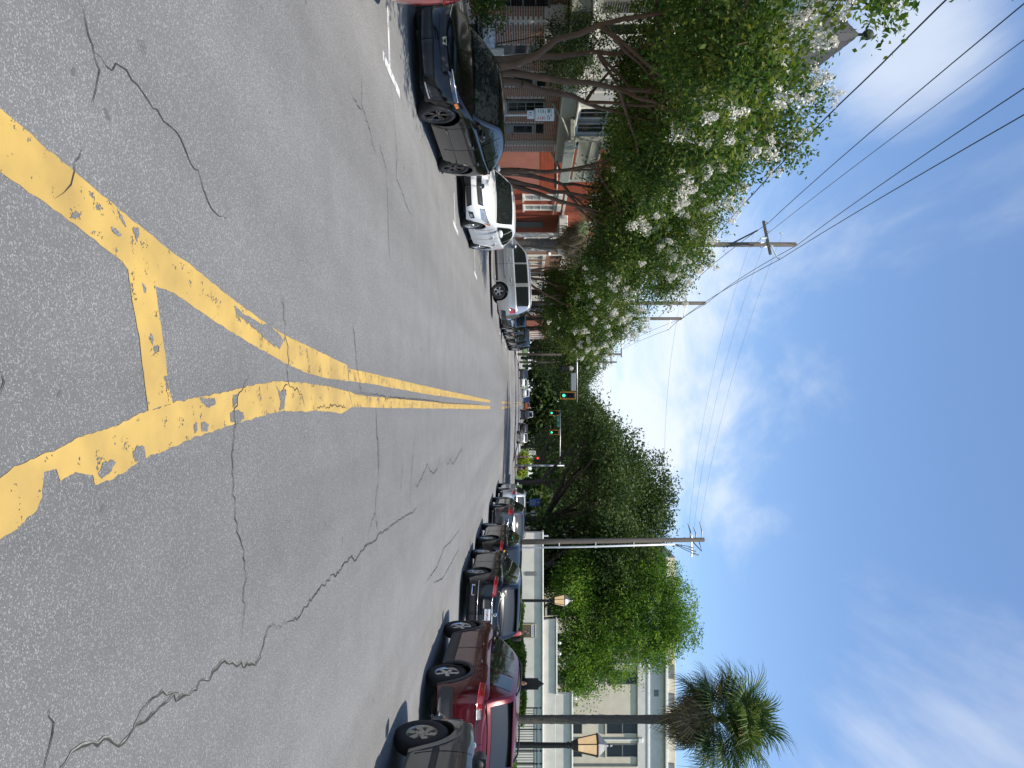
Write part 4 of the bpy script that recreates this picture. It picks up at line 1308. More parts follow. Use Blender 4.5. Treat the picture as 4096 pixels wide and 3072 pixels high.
# traffic and parked cars far down the street
FAR = [(SEDAN, 'white', (0.75, .75, .74), -4.2, 150, PI, 'small white oncoming car far down the street, left of the centre line'), (SUV, 'grey_silver', (.33, .34, .36), 5.3, 109, 0, 'grey SUV in the shade, parked right beyond the crossing'), (CAR_BLK, 'far_black', (.008, .009, .01), 4.6, 128, 0, 'black car behind the shaded grey SUV far down the right'), (BIG, 'far_dark', (.02, .021, .023), 2.3, 140, 0, 'dark pickup driving away in the right-hand lane'),
       (BIG, 'far_white', (.7, .7, .69), -2.3, 172, PI, 'white utility vehicle oncoming, second behind the small white car'), (BIG, 'far_blue', (.02, .06, .22), -0.9, 196, PI, 'blue vehicle furthest away on the centre of the street'), (BIG, 'far_orange', (.42, .10, .02), 0.8, 205, 0, 'orange-brown truck beside the blue vehicle in the distance'), (SUV, 'far_dark_parked', (.015, .016, .02), -5.4, 134, PI, 'dark car parked on the left beyond the crossing')]
for base, nm, col, x, y, rz, lb in FAR:
    P = variant(base, paint=paint(nm, col, 0.3), frame=None)
    P['roofm'] = P['lipm'] = P['paint']
    car('distant_car', lb, 'car', P, (x, y, road_z(x) - 0.02), rz, 'traffic far down the street', 0, 0, True)
vr, B = car('distant_van', 'tall white box van roof showing above the dark pickup', 'van', variant(BIG, paint=paint('van_white', (.74, .74, .73), 0, .4), cab=[(0.9, 1.1), (1.2, 1.6), (1.5, 2.5), (1.8, 2.75), (3, 2.8), (4.6, 2.8), (4.95, 2.7), (5.1, 1.6), (5.14, 1.2)], ws=(.95, 1.4), rw=(4.97, 5.09), wins=[(1.2, 1.8, 'front_window')], tumble=.1), (3.1, 188, road_z(3)), 0, None, 0, 0, True)

# ---------------------------------------------------------------- buildings


def window(parent, x, y, z, w, h, normal, frame=WHITE, glass=DARKGL, mull=(1, 1), sill=True, head=False, dep=0.08, fw=0.07, shutters=None):
    """sash window set on a wall; normal is '+x' (faces the street) or '-y' (faces the camera)"""
    def T(u0, u1, d0, d1, z0, z1, b=0.008):
        # u along the wall, d out of the wall
        if normal == '+x':
            return bbox(x + d0, x + d1, y + u0, y + u1, z + z0, z + z1, b)
        return bbox(x + u0, x + u1, y - d1, y - d0, z + z0, z + z1, b)
    win = part('window', join(T(-w / 2 - fw, -w / 2, 0.0, dep, -fw, h + fw), T(w / 2, w / 2 + fw, 0, dep, -fw, h + fw), T(-w / 2, w / 2, 0, dep, h, h + fw), T(-w / 2, w / 2, 0, dep, -fw, 0)), frame, parent)
    part('pane', T(-w / 2, w / 2, 0.005, 0.02, 0, h * 0.49, 0.001), glass, win)
    part('pane', T(-w / 2, w / 2, 0.005, 0.03, h * 0.51, h, 0.001), glass, win)
    part('meeting_rail', T(-w / 2, w / 2, 0.0, 0.05, h * 0.485, h * 0.515, 0.004), frame, win)
    for i in range(1, mull[0] + 1):
        u = -w / 2 + w * i / (mull[0] + 1)
        part('glazing_bar', T(u - 0.012, u + 0.012, 0.01, 0.045, 0, h, 0.003), frame, win)
    for j in range(1, mull[1] + 1):
        for a in (0, h * 0.5):
            q = a + h * 0.5 * j / (mull[1] + 1)
            part('glazing_bar', T(-w / 2, w / 2, 0.012, 0.043, q - 0.012, q + 0.012, 0.003), frame, win)
    if sill:
        part('sill', T(-w / 2 - fw - 0.08, w / 2 + fw + 0.08, 0, dep + 0.09, -fw - 0.10, -fw, 0.01), frame if sill is True else sill, win)
    if head:
        part('lintel', T(-w / 2 - fw - 0.1, w / 2 + fw + 0.1, 0, dep + 0.05, h + fw, h + fw + 0.24, 0.01), head, win)
    if shutters:
        for sgn in (-1, 1):
            a = sgn * (w / 2 + fw + w * 0.27)
            part('shutter', T(a - w * 0.24, a + w * 0.24, 0, 0.05, -0.02, h + 0.02, 0.01), shutters, win)
    return win


HX = -12.0
# --- House A: brick ground floor, painted upper floors, gallery and turret
A = thing('corner_house', 'old three-storey house with brick ground floor, grey gallery and slate turret', 'house', (HX, 25, 0))


def AP(name, VF, m, parent=None, smooth=False):
    return part(name, (VF[0], VF[1]), m, parent or A, smooth)


def off(VF, dx, dy, dz=0):
    return [(v[0] + dx, v[1] + dy, v[2] + dz) for v in VF[0]], VF[1]


# A-local coordinates: x' = x-HX, y' = y-25 ; the front wall is x'=0
ga = AP('ground_floor_wall', box(-9, -0.06, -14, 8.6, -0.05, 3.12), MORTAR)
# the brick skin: joined courses, and single bricks where they read one by one
brk = mesh('brick', *bbox(-0.045, 0.045, -0.10, 0.10, -0.029, 0.029, 0.006), BRICK)
brs = mesh('brick', *bbox(-0.10, 0.10, -0.045, 0.045, -0.029, 0.029, 0.006), BRICK)
rb = random.Random(8)


def courses(y0, y1, z0, z1, x, holes=()):
    L = []
    z = z0
    r = 0
    while z < z1 - 0.03:
        y = y0 + (0.105 if r % 2 else 0)
        while y < y1 - 0.1:
            if not any(a - 0.1 < y + 0.1 < b + 0.1 and c < z + 0.03 < d for a, b, c, d in holes):
                j = rb.uniform(-0.008, 0.008)
                L.append(box(x - 0.05, x + j + 0.012, y, y + 0.198, z + 0.004, z + 0.064))
            y += 0.212
        z += 0.077
        r += 1
    return join(*L)


holes = [(-1.55, -0.45, 0.0, 2.45), (0.9, 2.0, 0.0, 2.4), (3.1, 4.2, 0.9, 2.4), (5.6, 6.7, 0.0, 2.4), (-4.6, -3.4, 0.8, 2.4), (-8, -6.6, 0, 2.4)]
w_ = AP('brick_courses', courses(-6.2, 8.5, 0, 3.0, -0.03, holes), BRICK)
stuff(w_)
for a, b, c, d in holes:
    if c == 0:
        dr = AP('door', bbox(-0.03, 0.0, a + 0.05, b - 0.05, 0.0, d - 0.35, 0.01), GREYD)
        part('door_panel', bbox(0.0, 0.018, a + 0.2, b - 0.2, 0.25, 0.95, 0.01), GREYD, dr)
        part('door_panel', bbox(0.0, 0.018, a + 0.2, b - 0.2, 1.1, 1.9, 0.01), DARKGL, dr)
        part('fanlight', bbox(-0.03, 0.0, a + 0.05, b - 0.05, d - 0.33, d, 0.01), DARKGL, dr)
        part('door_handle', bbox(0.018, 0.06, b - 0.17, b - 0.13, 0.98, 1.08, 0.01), CHROME, dr)
    else:
        window(A, 0.0, (a + b) / 2, c + 0.05, b - a - 0.25, d - c - 0.1, '+x', GREYD, DARKGL, (1, 1), CONC)
# projecting brick pier near the camera: every brick its own piece
pier = AP('brick_pier', box(-0.5, 0.52, -3.55, -2.2, -0.05, 2.95), MORTAR)
z = 0.03
r = 0
cnt = 0
while z < 2.25:
    y = -3.55 + 0.105 + (0.106 if r % 2 else 0)
    while y < -2.25:
        o = obj('brick', brk, pier, (0.485 + rb.uniform(0, 0.012), y, z + 0.03), (rb.uniform(-.01, .01), 0, rb.uniform(-.01, .01)))
        cnt += 1
        y += 0.212
    x = -0.30 + (0.106 if r % 2 else 0)
    while x < 0.42:
        o = obj('brick', brs, pier, (x, -3.515 - rb.uniform(0, 0.012), z + 0.03), (0, rb.uniform(-.012, .012), 0))
        cnt += 1
        x += 0.212
    z += 0.077
    r += 1
pier2 = AP('brick_pier', box(-0.3, 0.18, 7.55, 8.45, -0.05, 3.0), MORTAR)
z, r = 0.4, 0
while z < 2.9:
    y = 7.65 + (0.106 if r % 2 else 0)
    while y < 8.42:
        obj('brick', brk, pier2, (0.15, y, z + 0.03))
        y += 0.212
    z += 0.077
    r += 1
# belt beam, first floor and gallery
AP('belt_beam', bbox(-0.3, 0.62, -4.4, 8.75, 3.0, 3.62, 0.03), GREYW)
AP('belt_moulding', bbox(-0.3, 0.74, -4.5, 8.82, 3.622, 3.70, 0.02), WHITE)
up = AP('upper_floor_wall', box(-9, 0.0, -14, 8.6, 3.12, 10.2), GREYW)
cb = mesh('clapboard', *bbox(0.0, 0.03, 0, 3.6, 0, 0.145, 0.006), WHITE)
cb2 = mesh('clapboard', *bbox(0.0, 0.03, 0, 6.4, 0, 0.145, 0.006), GREYW)
for i in range(42):
    obj('clapboard', cb, up, (0.002, -6.35, 3.75 + i * 0.153), (0, 0.10, 0))
    obj('clapboard', cb2, up, (0.002, -13.5, 3.75 + i * 0.153), (0, 0.10, 0))
# bay with tall sashes
bay = AP('bay_window', box(0.0, 0.62, -2.72, 2.3, 3.72, 6.9), WHITE)
for yy in (-1.75, 0.35):
    window(bay, 0.62, yy, 4.0, 1.1, 2.35, '+x', WHITE, mat('pale_curtained_glass', (0.34, 0.36, 0.35), 0.12, var=0.25, scale=2.5, spec=0.6), (1, 1), True, WHITE)
window(bay, 0.31, -2.72, 4.0, 0.34, 2.35, '-y', WHITE, DARKGL, (0, 0), True)
for k in range(6):
    AP('bay_panel', bbox(0.62, 0.645, -2.62 + k * 0.8, -2.0 + k * 0.8, 3.76, 3.9, 0.008), WHITE, bay)
AP('bay_cornice', bbox(-0.1, 0.85, -2.9, 2.5, 6.9, 7.15, 0.03), WHITE, bay)
# louvred shutters beside the bay
for yy in (-3.6, -4.5):
    sh = AP('shutter', bbox(0.03, 0.08, yy - 0.34, yy + 0.34, 4.0, 6.4, 0.01), GREYD)
    lv = mesh('louvre', *bbox(-0.02, 0.02, -0.27, 0.27, -0.006, 0.006, 0.003), GREYD)
    for k in range(30):
        obj('louvre', lv, sh, (0.10, yy, 4.12 + k * 0.075), (0, 0.7, 0))
# gallery over the pavement with balusters
gal = AP('gallery', bbox(0.0, 1.55, 3.3, 8.7, 3.42, 3.60, 0.02), GREYW)
AP('gallery_fascia', bbox(1.55, 1.62, 3.25, 8.75, 3.2, 3.66, 0.02), GREYW, gal)
AP('gallery_handrail', bbox(1.42, 1.52, 3.3, 8.6, 4.72, 4.80, 0.015), GREYW, gal)
AP('gallery_rail', bbox(1.44, 1.50, 3.3, 8.6, 3.78, 3.83, 0.01), GREYW, gal)
AP('gallery_rail', bbox(1.44, 1.50, 3.3, 8.6, 4.3, 4.34, 0.01), GREYW, gal)
bal = mesh('baluster', *bbox(-0.018, 0.018, -0.018, 0.018, 0, 0.9, 0.004), GREYW)
for k in range(46):
    obj('baluster', bal, gal, (1.47, 3.42 + k * 0.112, 3.83))
for yy in (3.38, 8.52):
    AP('gallery_post', bbox(1.38, 1.56, yy - 0.09, yy + 0.09, 3.6, 6.6, 0.02), GREYW, gal)
    AP('gallery_bracket', tube([(0.05, yy, 2.75), (0.7, yy, 3.1), (1.45, yy, 3.4)], 0.06, 6), GREYW, gal)
AP('gallery_roof', bbox(0.0, 1.8, 3.1, 8.9, 6.6, 6.85, 0.03), GREYW, gal)
for yy in (4.3, 5.9, 7.5):
    window(A, 0.0, yy, 3.9, 0.95, 2.2, '+x', WHITE, DARKGL, (1, 0), True)
for yy in (-4.8, -1.7, 0.3, 4.3, 5.9, 7.5):
    window(A, 0.0, yy, 7.6, 0.9, 1.9, '+x', WHITE, DARKGL, (1, 0), True)
AP('eaves_cornice', bbox(-9.2, 0.5, -14.2, 8.9, 10.2, 10.6, 0.04), GREYW)
AP('main_roof', ([(-9.2, -14.2, 10.6), (0.5, -14.2, 10.6), (0.5, 8.9, 10.6), (-9.2, 8.9, 10.6), (-4.3, -10, 12.2), (-4.3, 5, 12.2)], [(0, 1, 4), (1, 2, 5, 4), (2, 3, 5), (3, 0, 4, 5)]), SLATE)
# turret: round body, slated cone with flared eave and ball finial
tx, tyy = -1.45, 0.95
AP('turret', off(lathe([(1.75, 6.8), (1.75, 10.9), (1.95, 11.0), (1.95, 11.2)], 20), tx, tyy), GREYW, None, False)
tr = AP('turret_roof', off(lathe([(2.05, 11.15), (1.9, 11.3), (0.08, 13.75)], 20), tx, tyy), SLATE)
sl = mesh('slate', *bbox(-0.14, 0.14, -0.02, 0.02, 0, 0.34, 0.008), SLATE)
for k in range(11):
    f = k / 11
    rr = 1.98 + (0.12 - 1.98) * f
    zz = 11.18 + (13.62 - 11.18) * f
    n = max(5, int(2 * PI * rr / 0.3))
    for i in range(n):
        a = 2 * PI * (i + 0.5 * (k % 2)) / n
        if math.cos(a) < -0.5:
            continue
        o = obj('slate', sl, tr, (tx + (rr + 0.03) * math.cos(a), tyy + (rr + 0.03) * math.sin(a), zz))
        o.rotation_euler = (-0.60, 0, a + PI / 2)
        if rr < 0.6:
            o.scale = (0.6, 1, 1)
AP('finial', off(lathe([(0.16, 13.5), (0.13, 13.68), (0.05, 13.8), (0.05, 13.95), (0.10, 13.98), (0.17, 14.06), (0.19, 14.16), (0.16, 14.27), (0.08, 14.34), (0.001, 14.36)], 14, 'Z', False), tx, tyy), SLATE, tr, True)
# awning valance, low board, hanging oval sign and planter of the house front
AP('entrance_board', bbox(0.55, 0.62, -2.1, 0.35, 0.25, 0.95, 0.01), STUCCO)
hs = thing('hanging_sign', 'white oval shop sign hanging from the old house front above the pavement', 'sign', (-10.9, 24.4, 3.05))
part('board', moved(lathe([(0.001, -0.02), (0.40, -0.02), (0.42, 0), (0.40, 0.02), (0.001, 0.02)], 24, 'Z', False), facing((0, 0, 0.45), (0, -1, 0)) @ Matrix.Diagonal((0.9, 0.75, 1, 1))), WHITE, hs, True)
part('script_mark', join(*[tube([(-0.18 + 0.09 * k, -0.03, 0.36 + 0.05 * (k % 2)), (-0.12 + 0.09 * k, -0.03, 0.5), (-0.08 + 0.09 * k, -0.03, 0.40)], 0.012, 5) for k in range(4)]), TRIM, hs)
part('bracket', tube([(-1.1, 0, 0.95), (0.3, 0, 0.95)], 0.02, 6), BLACKM, hs)
for s in (-0.2, 0.2):
    part('chain', tube([(s, 0, 0.95), (s, 0, 0.72)], 0.008, 5), BLACKM, hs)

# --- House B: painted red brick on the far corner of the side street
Bh = thing('red_house', 'red painted brick house with white window surrounds on the side-street corner', 'house', (HX, 40, 0))


def BP(name, VF, m, parent=None, smooth=False):
    return part(name, VF, m, parent or Bh, smooth)


RED2 = mat('faded_red_paint', (0.34, 0.13, 0.095), 0.85, var=0.14, scale=2.2, bump=0.2, bscale=50)
BP('wall', box(-12, 0, 0.03, 15.6, -0.05, 9.5), REDPAINT)
BP('end_wall', box(-12, 0.003, -0.02, 0.03, 2.4, 9.5), REDPAINT)
BP('end_wall_dado', box(-12, 0.003, -0.03, 0.03, -0.05, 2.4), RED2)
# courses on the end wall: shallow painted brick rows
rows = []
for k in range(60):
    rows.append(box(-6.5, 0.0, -0.046, -0.021, 2.42 + k * 0.077, 2.482 + k * 0.077))
BP('brick_course', join(*rows), REDPAINT)
Bh.children[-1]['kind'] = 'stuff'
for k, yy in enumerate((1.35, 3.5, 11.8, 14.0)):
    window(Bh, 0.0, yy, 1.55, 0.95, 1.85, '+x', WHITE, mat('pale_blind_glass', (0.42, 0.43, 0.41), 0.15, var=0.15, scale=3), (0, 1), COPING, COPING)
for yy in (1.35, 3.5, 7.6, 11.8, 14.0):
    window(Bh, 0.0, yy, 5.6, 0.95, 1.85, '+x', WHITE, DARKGL, (1, 1), COPING, COPING)
BP('belt_string', bbox(0, 0.06, 0, 15.6, 3.85, 3.98, 0.01), COPING)
por = BP('portico', bbox(0, 1.5, 5.4, 10.2, 3.7, 4.25, 0.03), WHITE)
for yy in (5.65, 9.9):
    c = BP('column', off(lathe([(0.2, 0.15), (0.17, 0.25), (0.16, 1.8), (0.14, 3.45), (0.19, 3.55), (0.19, 3.7)], 14), 1.2, yy), WHITE, por)
    BP('globe_lamp', off(lathe([(0.001, -0.17), (0.10, -0.14), (0.165, -0.05), (0.17, 0.04), (0.12, 0.13), (0.001, 0.17)], 14, 'Z', False), 1.45, yy + 0.3, 3.15), WHITE, por, True)
    BP('step', bbox(0, 1.7, 5.3, 10.3, -0.05, 0.13, 0.02), CONC, por)
dr = BP('door', bbox(0.0, 0.06, 7.0, 8.4, 0.13, 2.7, 0.02), GREYD)
part('door_handle', bbox(0.06, 0.11, 8.15, 8.2, 1.1, 1.25, 0.01), CHROME, dr)
BP('cornice', bbox(-12.2, 0.4, -0.4, 15.8, 9.5, 10.0, 0.05), COPING)
BP('conduit', tube([(-4, -0.07, 3.35), (-0.05, -0.07, 3.35), (0.06, 0.1, 3.35), (0.06, 5.0, 3.30)], 0.025, 6), WHITE)

# --- House C: peach brick beyond the red house
Cb = thing('peach_brick_house', 'peach brick building with white downpipe and sash windows past the red house', 'house', (HX, 56.2, 0))
PEACH = mat('peach_brick', (0.47, 0.26, 0.17), 0.9, var=0.2, scale=5, bump=0.3, bscale=40)
part('wall', box(-12, -0.03, 0, 11.2, -0.05, 9.2), MORTAR, Cb)
rows = []
for k in range(100):
    rows.append(box(-11.9, 0.0, 0.0 + 0.01, 11.19, 0.02 + k * 0.09, 0.088 + k * 0.09))
stuff(part('brick_course', join(*rows), PEACH, Cb))
for yy in (2.2, 4.6, 7.0, 9.4):
    for zz in (1.1, 4.6):
        window(Cb, 0.012, yy, zz, 0.95, 1.7, '+x', WHITE, mat('pale_blind_glass', (0.42, 0.43, 0.41), 0.15), (1, 1), COPING, COPING)
part('downpipe', tube([(0.1, 1.0, 0), (0.1, 1.0, 8.8)], 0.06, 8), WHITE, Cb)
part('cornice', bbox(-12.2, 0.35, -0.3, 11.4, 9.2, 9.6, 0.05), COPING, Cb)
# --- white building just past the signals, brick block further on
Db = thing('white_frame_house', 'pale weatherboard building behind trees past the signals on the left', 'house', (-12.5, 87, 0))
part('wall', box(-11, 0, 0, 14, -0.05, 7.5), STUCCO, Db)
for yy in (2, 4.6, 7.2, 9.8, 12.4):
    for zz in (1.0, 4.4):
        window(Db, 0.0, yy, zz, 1.0, 1.9, '+x', WHITE, DARKGL, (1, 0), True)
part('roof', ([(-11.4, -0.4, 7.5), (0.4, -0.4, 7.5), (0.4, 14.4, 7.5), (-11.4, 14.4, 7.5), (-5.5, 2, 9.6), (-5.5, 12, 9.6)], [(0, 1, 4), (1, 2, 5, 4), (2, 3, 5), (3, 0, 4, 5)]), SLATE, Db)
Eb = thing('brick_block', 'tall plain brick block showing above the far left trees', 'building', (-10.6, 104, 0))
part('wall', box(-12, 0, 0, 16, -0.05, 13.2), mat('far_brick', (0.33, 0.13, 0.095), 0.9, var=0.2, scale=1.5), Eb)
for yy in (2.5, 6, 9.5, 13):
    for zz in (2, 5.6, 9.2):
        window(Eb, 0.0, yy, zz, 1.1, 2.0, '+x', WHITE, DARKGL, (1, 0), True)
part('parapet', bbox(-12.2, 0.2, -0.2, 16.2, 13.2, 13.6, 0.05), COPING, Eb)

# --- right side: long stuccoed wall with stepped coping, and the pale hall behind it
WY = 46.0
Wl = thing('stucco_wall', 'long white stucco garden wall with stepped coping facing the street', 'wall', (20, WY, 0))


def WP(name, x0, x1, y0, y1, z0, z1, m, b=0.02, parent=None):
    return part(name, bbox(x0 - 20, x1 - 20, y0 - WY, y1 - WY, z0, z1, b), m, parent or Wl)


X1, X2, X3 = 8.4, 14.1, 18.9
WP('wall', X1, 42, WY, WY + 0.4, -0.05, 2.62, STUCCO)
WP('coping', X1 - 0.06, 42, WY - 0.16, WY + 0.5, 2.62, 2.71, COPING)
WP('raised_wall', X2, 42, WY + 0.1, WY + 0.4, 2.71, 3.52, STUCCO)
WP('coping', X2 - 0.06, X3 + 0.02, WY - 0.05, WY + 0.5, 3.52, 3.60, COPING)
WP('high_wall', X3, 42, WY + 0.12, WY + 0.4, 3.52, 4.52, STUCCO)
WP('coping', X3 - 0.06, 42, WY - 0.04, WY + 0.5, 4.52, 4.62, COPING)
WP('wall_vent', 12.05, 12.4, WY - 0.02, WY + 0.01, 0.9, 1.3, TRIM, 0.01)
pq = WP('dark_plaque', 10.95, 11.2, WY - 0.05, WY + 0.02, 1.55, 2.25, GREYD, 0.01)
for i, xx in enumerate((15.6, 16.3)):
    part('floodlight', lathe([(0.03, 3.6), (0.03, 3.68), (0.09, 3.70), (0.10, 3.80), (0.04, 3.86), (0.001, 3.86)], 10), WHITE, Wl, True, (xx - 20, 0.1, 0))
part('floodlight', lathe([(0.03, 4.62), (0.03, 4.70), (0.09, 4.72), (0.10, 4.82), (0.04, 4.88), (0.001, 4.88)], 10), WHITE, Wl, True, (19.2 - 20, 0.1, 0))
nb = thing('notice_board', 'glazed brown notice board with a white header strip on the stucco wall', 'notice board', (14.75, WY, 0))
part('backing', bbox(-0.42, 0.42, -0.06, 0.0, 1.05, 2.16, 0.01), mat('board_brown', (0.10, 0.075, 0.04), 0.6, var=0.2), nb)
part('frame', join(bbox(-0.46, -0.40, -0.10, 0, 1.0, 2.2, .01), bbox(0.40, 0.46, -0.10, 0, 1.0, 2.2, .01), bbox(-0.40, 0.40, -0.10, 0, 2.14, 2.2, .01)), mat('board_gilt', (0.42, 0.34, 0.2), 0.5, var=0.15), nb)
hd = part('header', bbox(-0.39, 0.39, -0.075, -0.06, 1.92, 2.10, 0.004), PLATE, nb)
part('header_print', join(*[box(-0.32 + k * 0.11, -0.25 + k * 0.11, -0.079, -0.0755, 1.97, 2.05) for k in range(6)]), mat('print_blue', (0.12, 0.2, 0.32), 0.6), hd)
stuff(hd.children[0])

HY = 60.0
Hb = thing('pale_hall', 'two-storey pale stucco hall with dark windows and corniced parapet behind the wall', 'building', (22, HY, 0))


def HP(name, x0, x1, y0, y1, z0, z1, m, b=0.03):
    return part(name, bbox(x0 - 22, x1 - 22, y0 - HY, y1 - HY, z0, z1, b), m, Hb)


HP('wall', 13.2, 48, HY, HY + 16, -0.05, 10.9, STUCCO2)
HP('pilaster', 30.6, 31.8, HY - 0.25, HY, -0.05, 10.9, STUCCO2)
HP('architrave', 13.0, 48, HY - 0.18, HY, 10.9, 11.75, STUCCO)
HP('architrave_band', 13.0, 48, HY - 0.24, HY - 0.16, 11.72, 11.95, COPING)
HP('frieze', 13.1, 48, HY - 0.14, HY + 16, 11.93, 13.2, STUCCO)
HP('cornice', 12.9, 48, HY - 0.55, HY + 16.4, 13.2, 13.42, COPING)
HP('parapet', 13.1, 48, HY + 0.1, HY + 16, 13.42, 14.2, STUCCO2)
for x0 in (15.4, 18.8, 22.2, 24.6, 27.2, 30.5):
    HP('parapet_panel', x0, x0 + 1.1, HY - 0.05, HY + 0.1, 13.5, 14.05, GREYD, 0.01)
for x0, ww in ((14.6, 1.0), (17.4, 1.0), (20.2, 1.0), (23.2, 1.0), (27.2, 1.35), (29.35, 0.95), (33.0, 1.0)):
    for zz, hh in ((3.3, 2.9), (8.35, 2.6)):
        window(Hb, x0 - 22, 0.0, zz, ww, hh, '-y', GREYD, DARKGL, (0, 0), STUCCO)
for xx in (28.4, 22.0):
    part('downpipe', tube([(xx - 22, -0.14, 0), (xx - 22, -0.14, 10.4), (xx - 22, -0.14, 11.0)], 0.075, 8), WHITE, Hb)
    part('rain_head', bbox(xx - 22.2, xx - 21.8, -0.36, -0.02, 10.95, 11.35, 0.04), WHITE, Hb)
HP('frieze_vent', 24.2, 24.75, HY - 0.17, HY - 0.1, 12.3, 12.7, GREYD, 0.01)
# small brick outbuilding between pole and hall
ob = thing('brick_outbuilding', 'small brick outbuilding in the shade behind the wall end', 'building', (12.2, 56.5, 0))
part('wall', box(-1.6, 1.2, 0, 3, -0.05, 4.2), mat('outbuilding_brick', (0.3, 0.12, 0.07), 0.9, var=0.3, scale=3), ob)  # the outbuilding's own brick colour, varied at random
part('roof', bbox(-1.8, 1.4, -0.2, 3.2, 4.2, 4.45, 0.03), SLATE, ob)

# --- iron railings and clipped hedge before the wall
FY = 33.0
fn = thing('iron_fence', 'black wrought-iron railings with ball finials beside the palm', 'fence', (14.2, FY, 0))
for zz in (0.35, 1.98, 2.12):
    part('rail', bbox(0, 8.0, -0.02, 0.02, zz, zz + 0.04, 0.006), BLACKM, fn)
pk = mesh('picket', *bbox(-0.011, 0.011, -0.011, 0.011, 0.1, 2.0, 0.002), BLACKM)
ps = mesh('post', *join(bbox(-0.025, 0.025, -0.025, 0.025, 0, 2.2, 0.004), lathe([(0.012, 2.2), (0.012, 2.26), (0.045, 2.29), (0.05, 2.33), (0.03, 2.37), (0.001, 2.38)], 10, 'Z', False)), BLACKM)
for k in range(67):
    obj('picket', pk, fn, (k * 0.12, 0, 0))
for k in (0, 1.0, 2.0, 2.6, 3.6, 4.6, 5.6, 6.6, 7.6):
    obj('post', ps, fn, (k, 0.045, 0))
mk = thing('historic_marker', 'black cast-metal historic marker with crest standing before the stucco wall', 'sign', (11.95, 30.2, 0), (0, 0, -1.5))
part('post', lathe([(0.045, -0.03), (0.045, 1.45)], 10), BLACKM, mk)
part('plate', bbox(-0.50, 0.50, -0.025, 0.025, 1.42, 2.17, 0.015), BLACKM, mk)
part('crest', moved(prism([(-0.40, 0), (0.40, 0), (0.24, 0.05), (0.13, 0.16), (0.06, 0.19), (0, 0.24), (-0.06, 0.19), (-0.13, 0.16), (-0.24, 0.05)], -0.02, 0.02), facing((0, 0, 2.165), (0, -1, 0))), BLACKM, mk)

# ---------------------------------------------------------------- street furniture
WARM = mat('lit_lantern_glass', (0.46, 0.39, 0.29), 0.3, var=0.25, scale=6, emit=((1.0, 0.64, 0.27), 0.5))


def street_lamp(loc, label, s=1.0):
    t = thing('street_lamp', label, 'lamp post', loc, group='lantern lamp posts on the right pavement')
    part('post', lathe([(0.16, -0.04), (0.16, 0.25), (0.11, 0.32), (0.075, 0.9), (0.062, 2.7), (0.085, 2.74), (0.06, 2.8)], 14), BLACKM, t, True)
    ln = part('lantern', lathe([(0.05, 2.78), (0.13, 2.86), (0.15, 2.93), (0.17, 2.97)], 6), BLACKM, t)
    gl = part('lantern_glass', lathe([(0.155, 2.97), (0.255, 3.40)], 6), WARM, ln)
    bars = []
    for k in range(6):
        a = 2 * PI * k / 6
        bars.append(k)
        part('lantern_bar', tube([(0.165 * math.cos(a), 0.165 * math.sin(a), 2.96), (0.267 * math.cos(a), 0.267 * math.sin(a), 3.41)], 0.013, 5), BLACKM, ln)
    part('lantern_rim', lathe([(0.29, 3.40), (0.30, 3.43), (0.28, 3.45)], 6), BLACKM, ln)
    part('lantern_cap', lathe([(0.285, 3.45), (0.15, 3.58), (0.05, 3.66), (0.025, 3.70), (0.05, 3.74), (0.02, 3.79), (0.001, 3.80)], 6, 'Z', False), mat('lantern_grey', (0.16, 0.165, 0.17), 0.4, metal=0.5, var=0.15), ln)
    return t


street_lamp((8.15, 16.9, -0.03), 'black lantern lamp post with lit glass nearest the camera, beside the palm')
street_lamp((9.0, 32.3, -0.03), 'black lantern lamp post with lit glass, the farther one by the wall')


def pole(x, y, h, lean, label, r=0.15, arm=None, extras=True):
    t = thing('utility_pole', label, 'utility pole', (x, y, -0.03), (0, lean, 0), 'wooden utility poles')
    part('shaft', lathe([(r, 0), (r * 0.97, h * 0.3), (r * 0.78, h), (r * 0.6, h + 0.03)], 12), POLEW, t, True)
    return t


def insulator(parent, p, ax='Z', s=1.0):
    VF = lathe([(0.02, 0), (0.05, 0.02), (0.03, 0.05), (0.06, 0.08), (0.035, 0.11), (0.055, 0.14), (0.02, 0.17)], 8, ax)
    return part('insulator', [[(v[0] * s + p[0], v[1] * s + p[1], v[2] * s + p[2]) for v in VF[0]], VF[1]], PVC, parent, True)


WIRE = mat('wire', (0.012, 0.012, 0.013), 0.5, var=0.1)


def wire(parent, a, b, sag, r=0.015, n=14, wob=0.0):
    a, b = Vector(a), Vector(b)
    pts = []
    for i in range(n + 1):
        f = i / n
        p = a.lerp(b, f)
        p.z -= sag * 4 * f * (1 - f)
        if wob:
            p.x += wob * math.sin(f * 47)
            p.z += wob * math.cos(f * 61)
        pts.append(p)
    return part('wire', tube(pts, r, 5), WIRE, parent)


def span(label, wires, name='overhead_line'):
    t = thing(name, label, 'power line', wires[0][0])
    o = Vector(wires[0][0])
    for w in wires:
        wire(t, Vector(w[0]) - o, Vector(w[1]) - o, w[2], w[3] if len(w) > 3 else 0.019, 18 if len(w) < 5 else 40, w[4] if len(w) > 4 else 0)
    return t


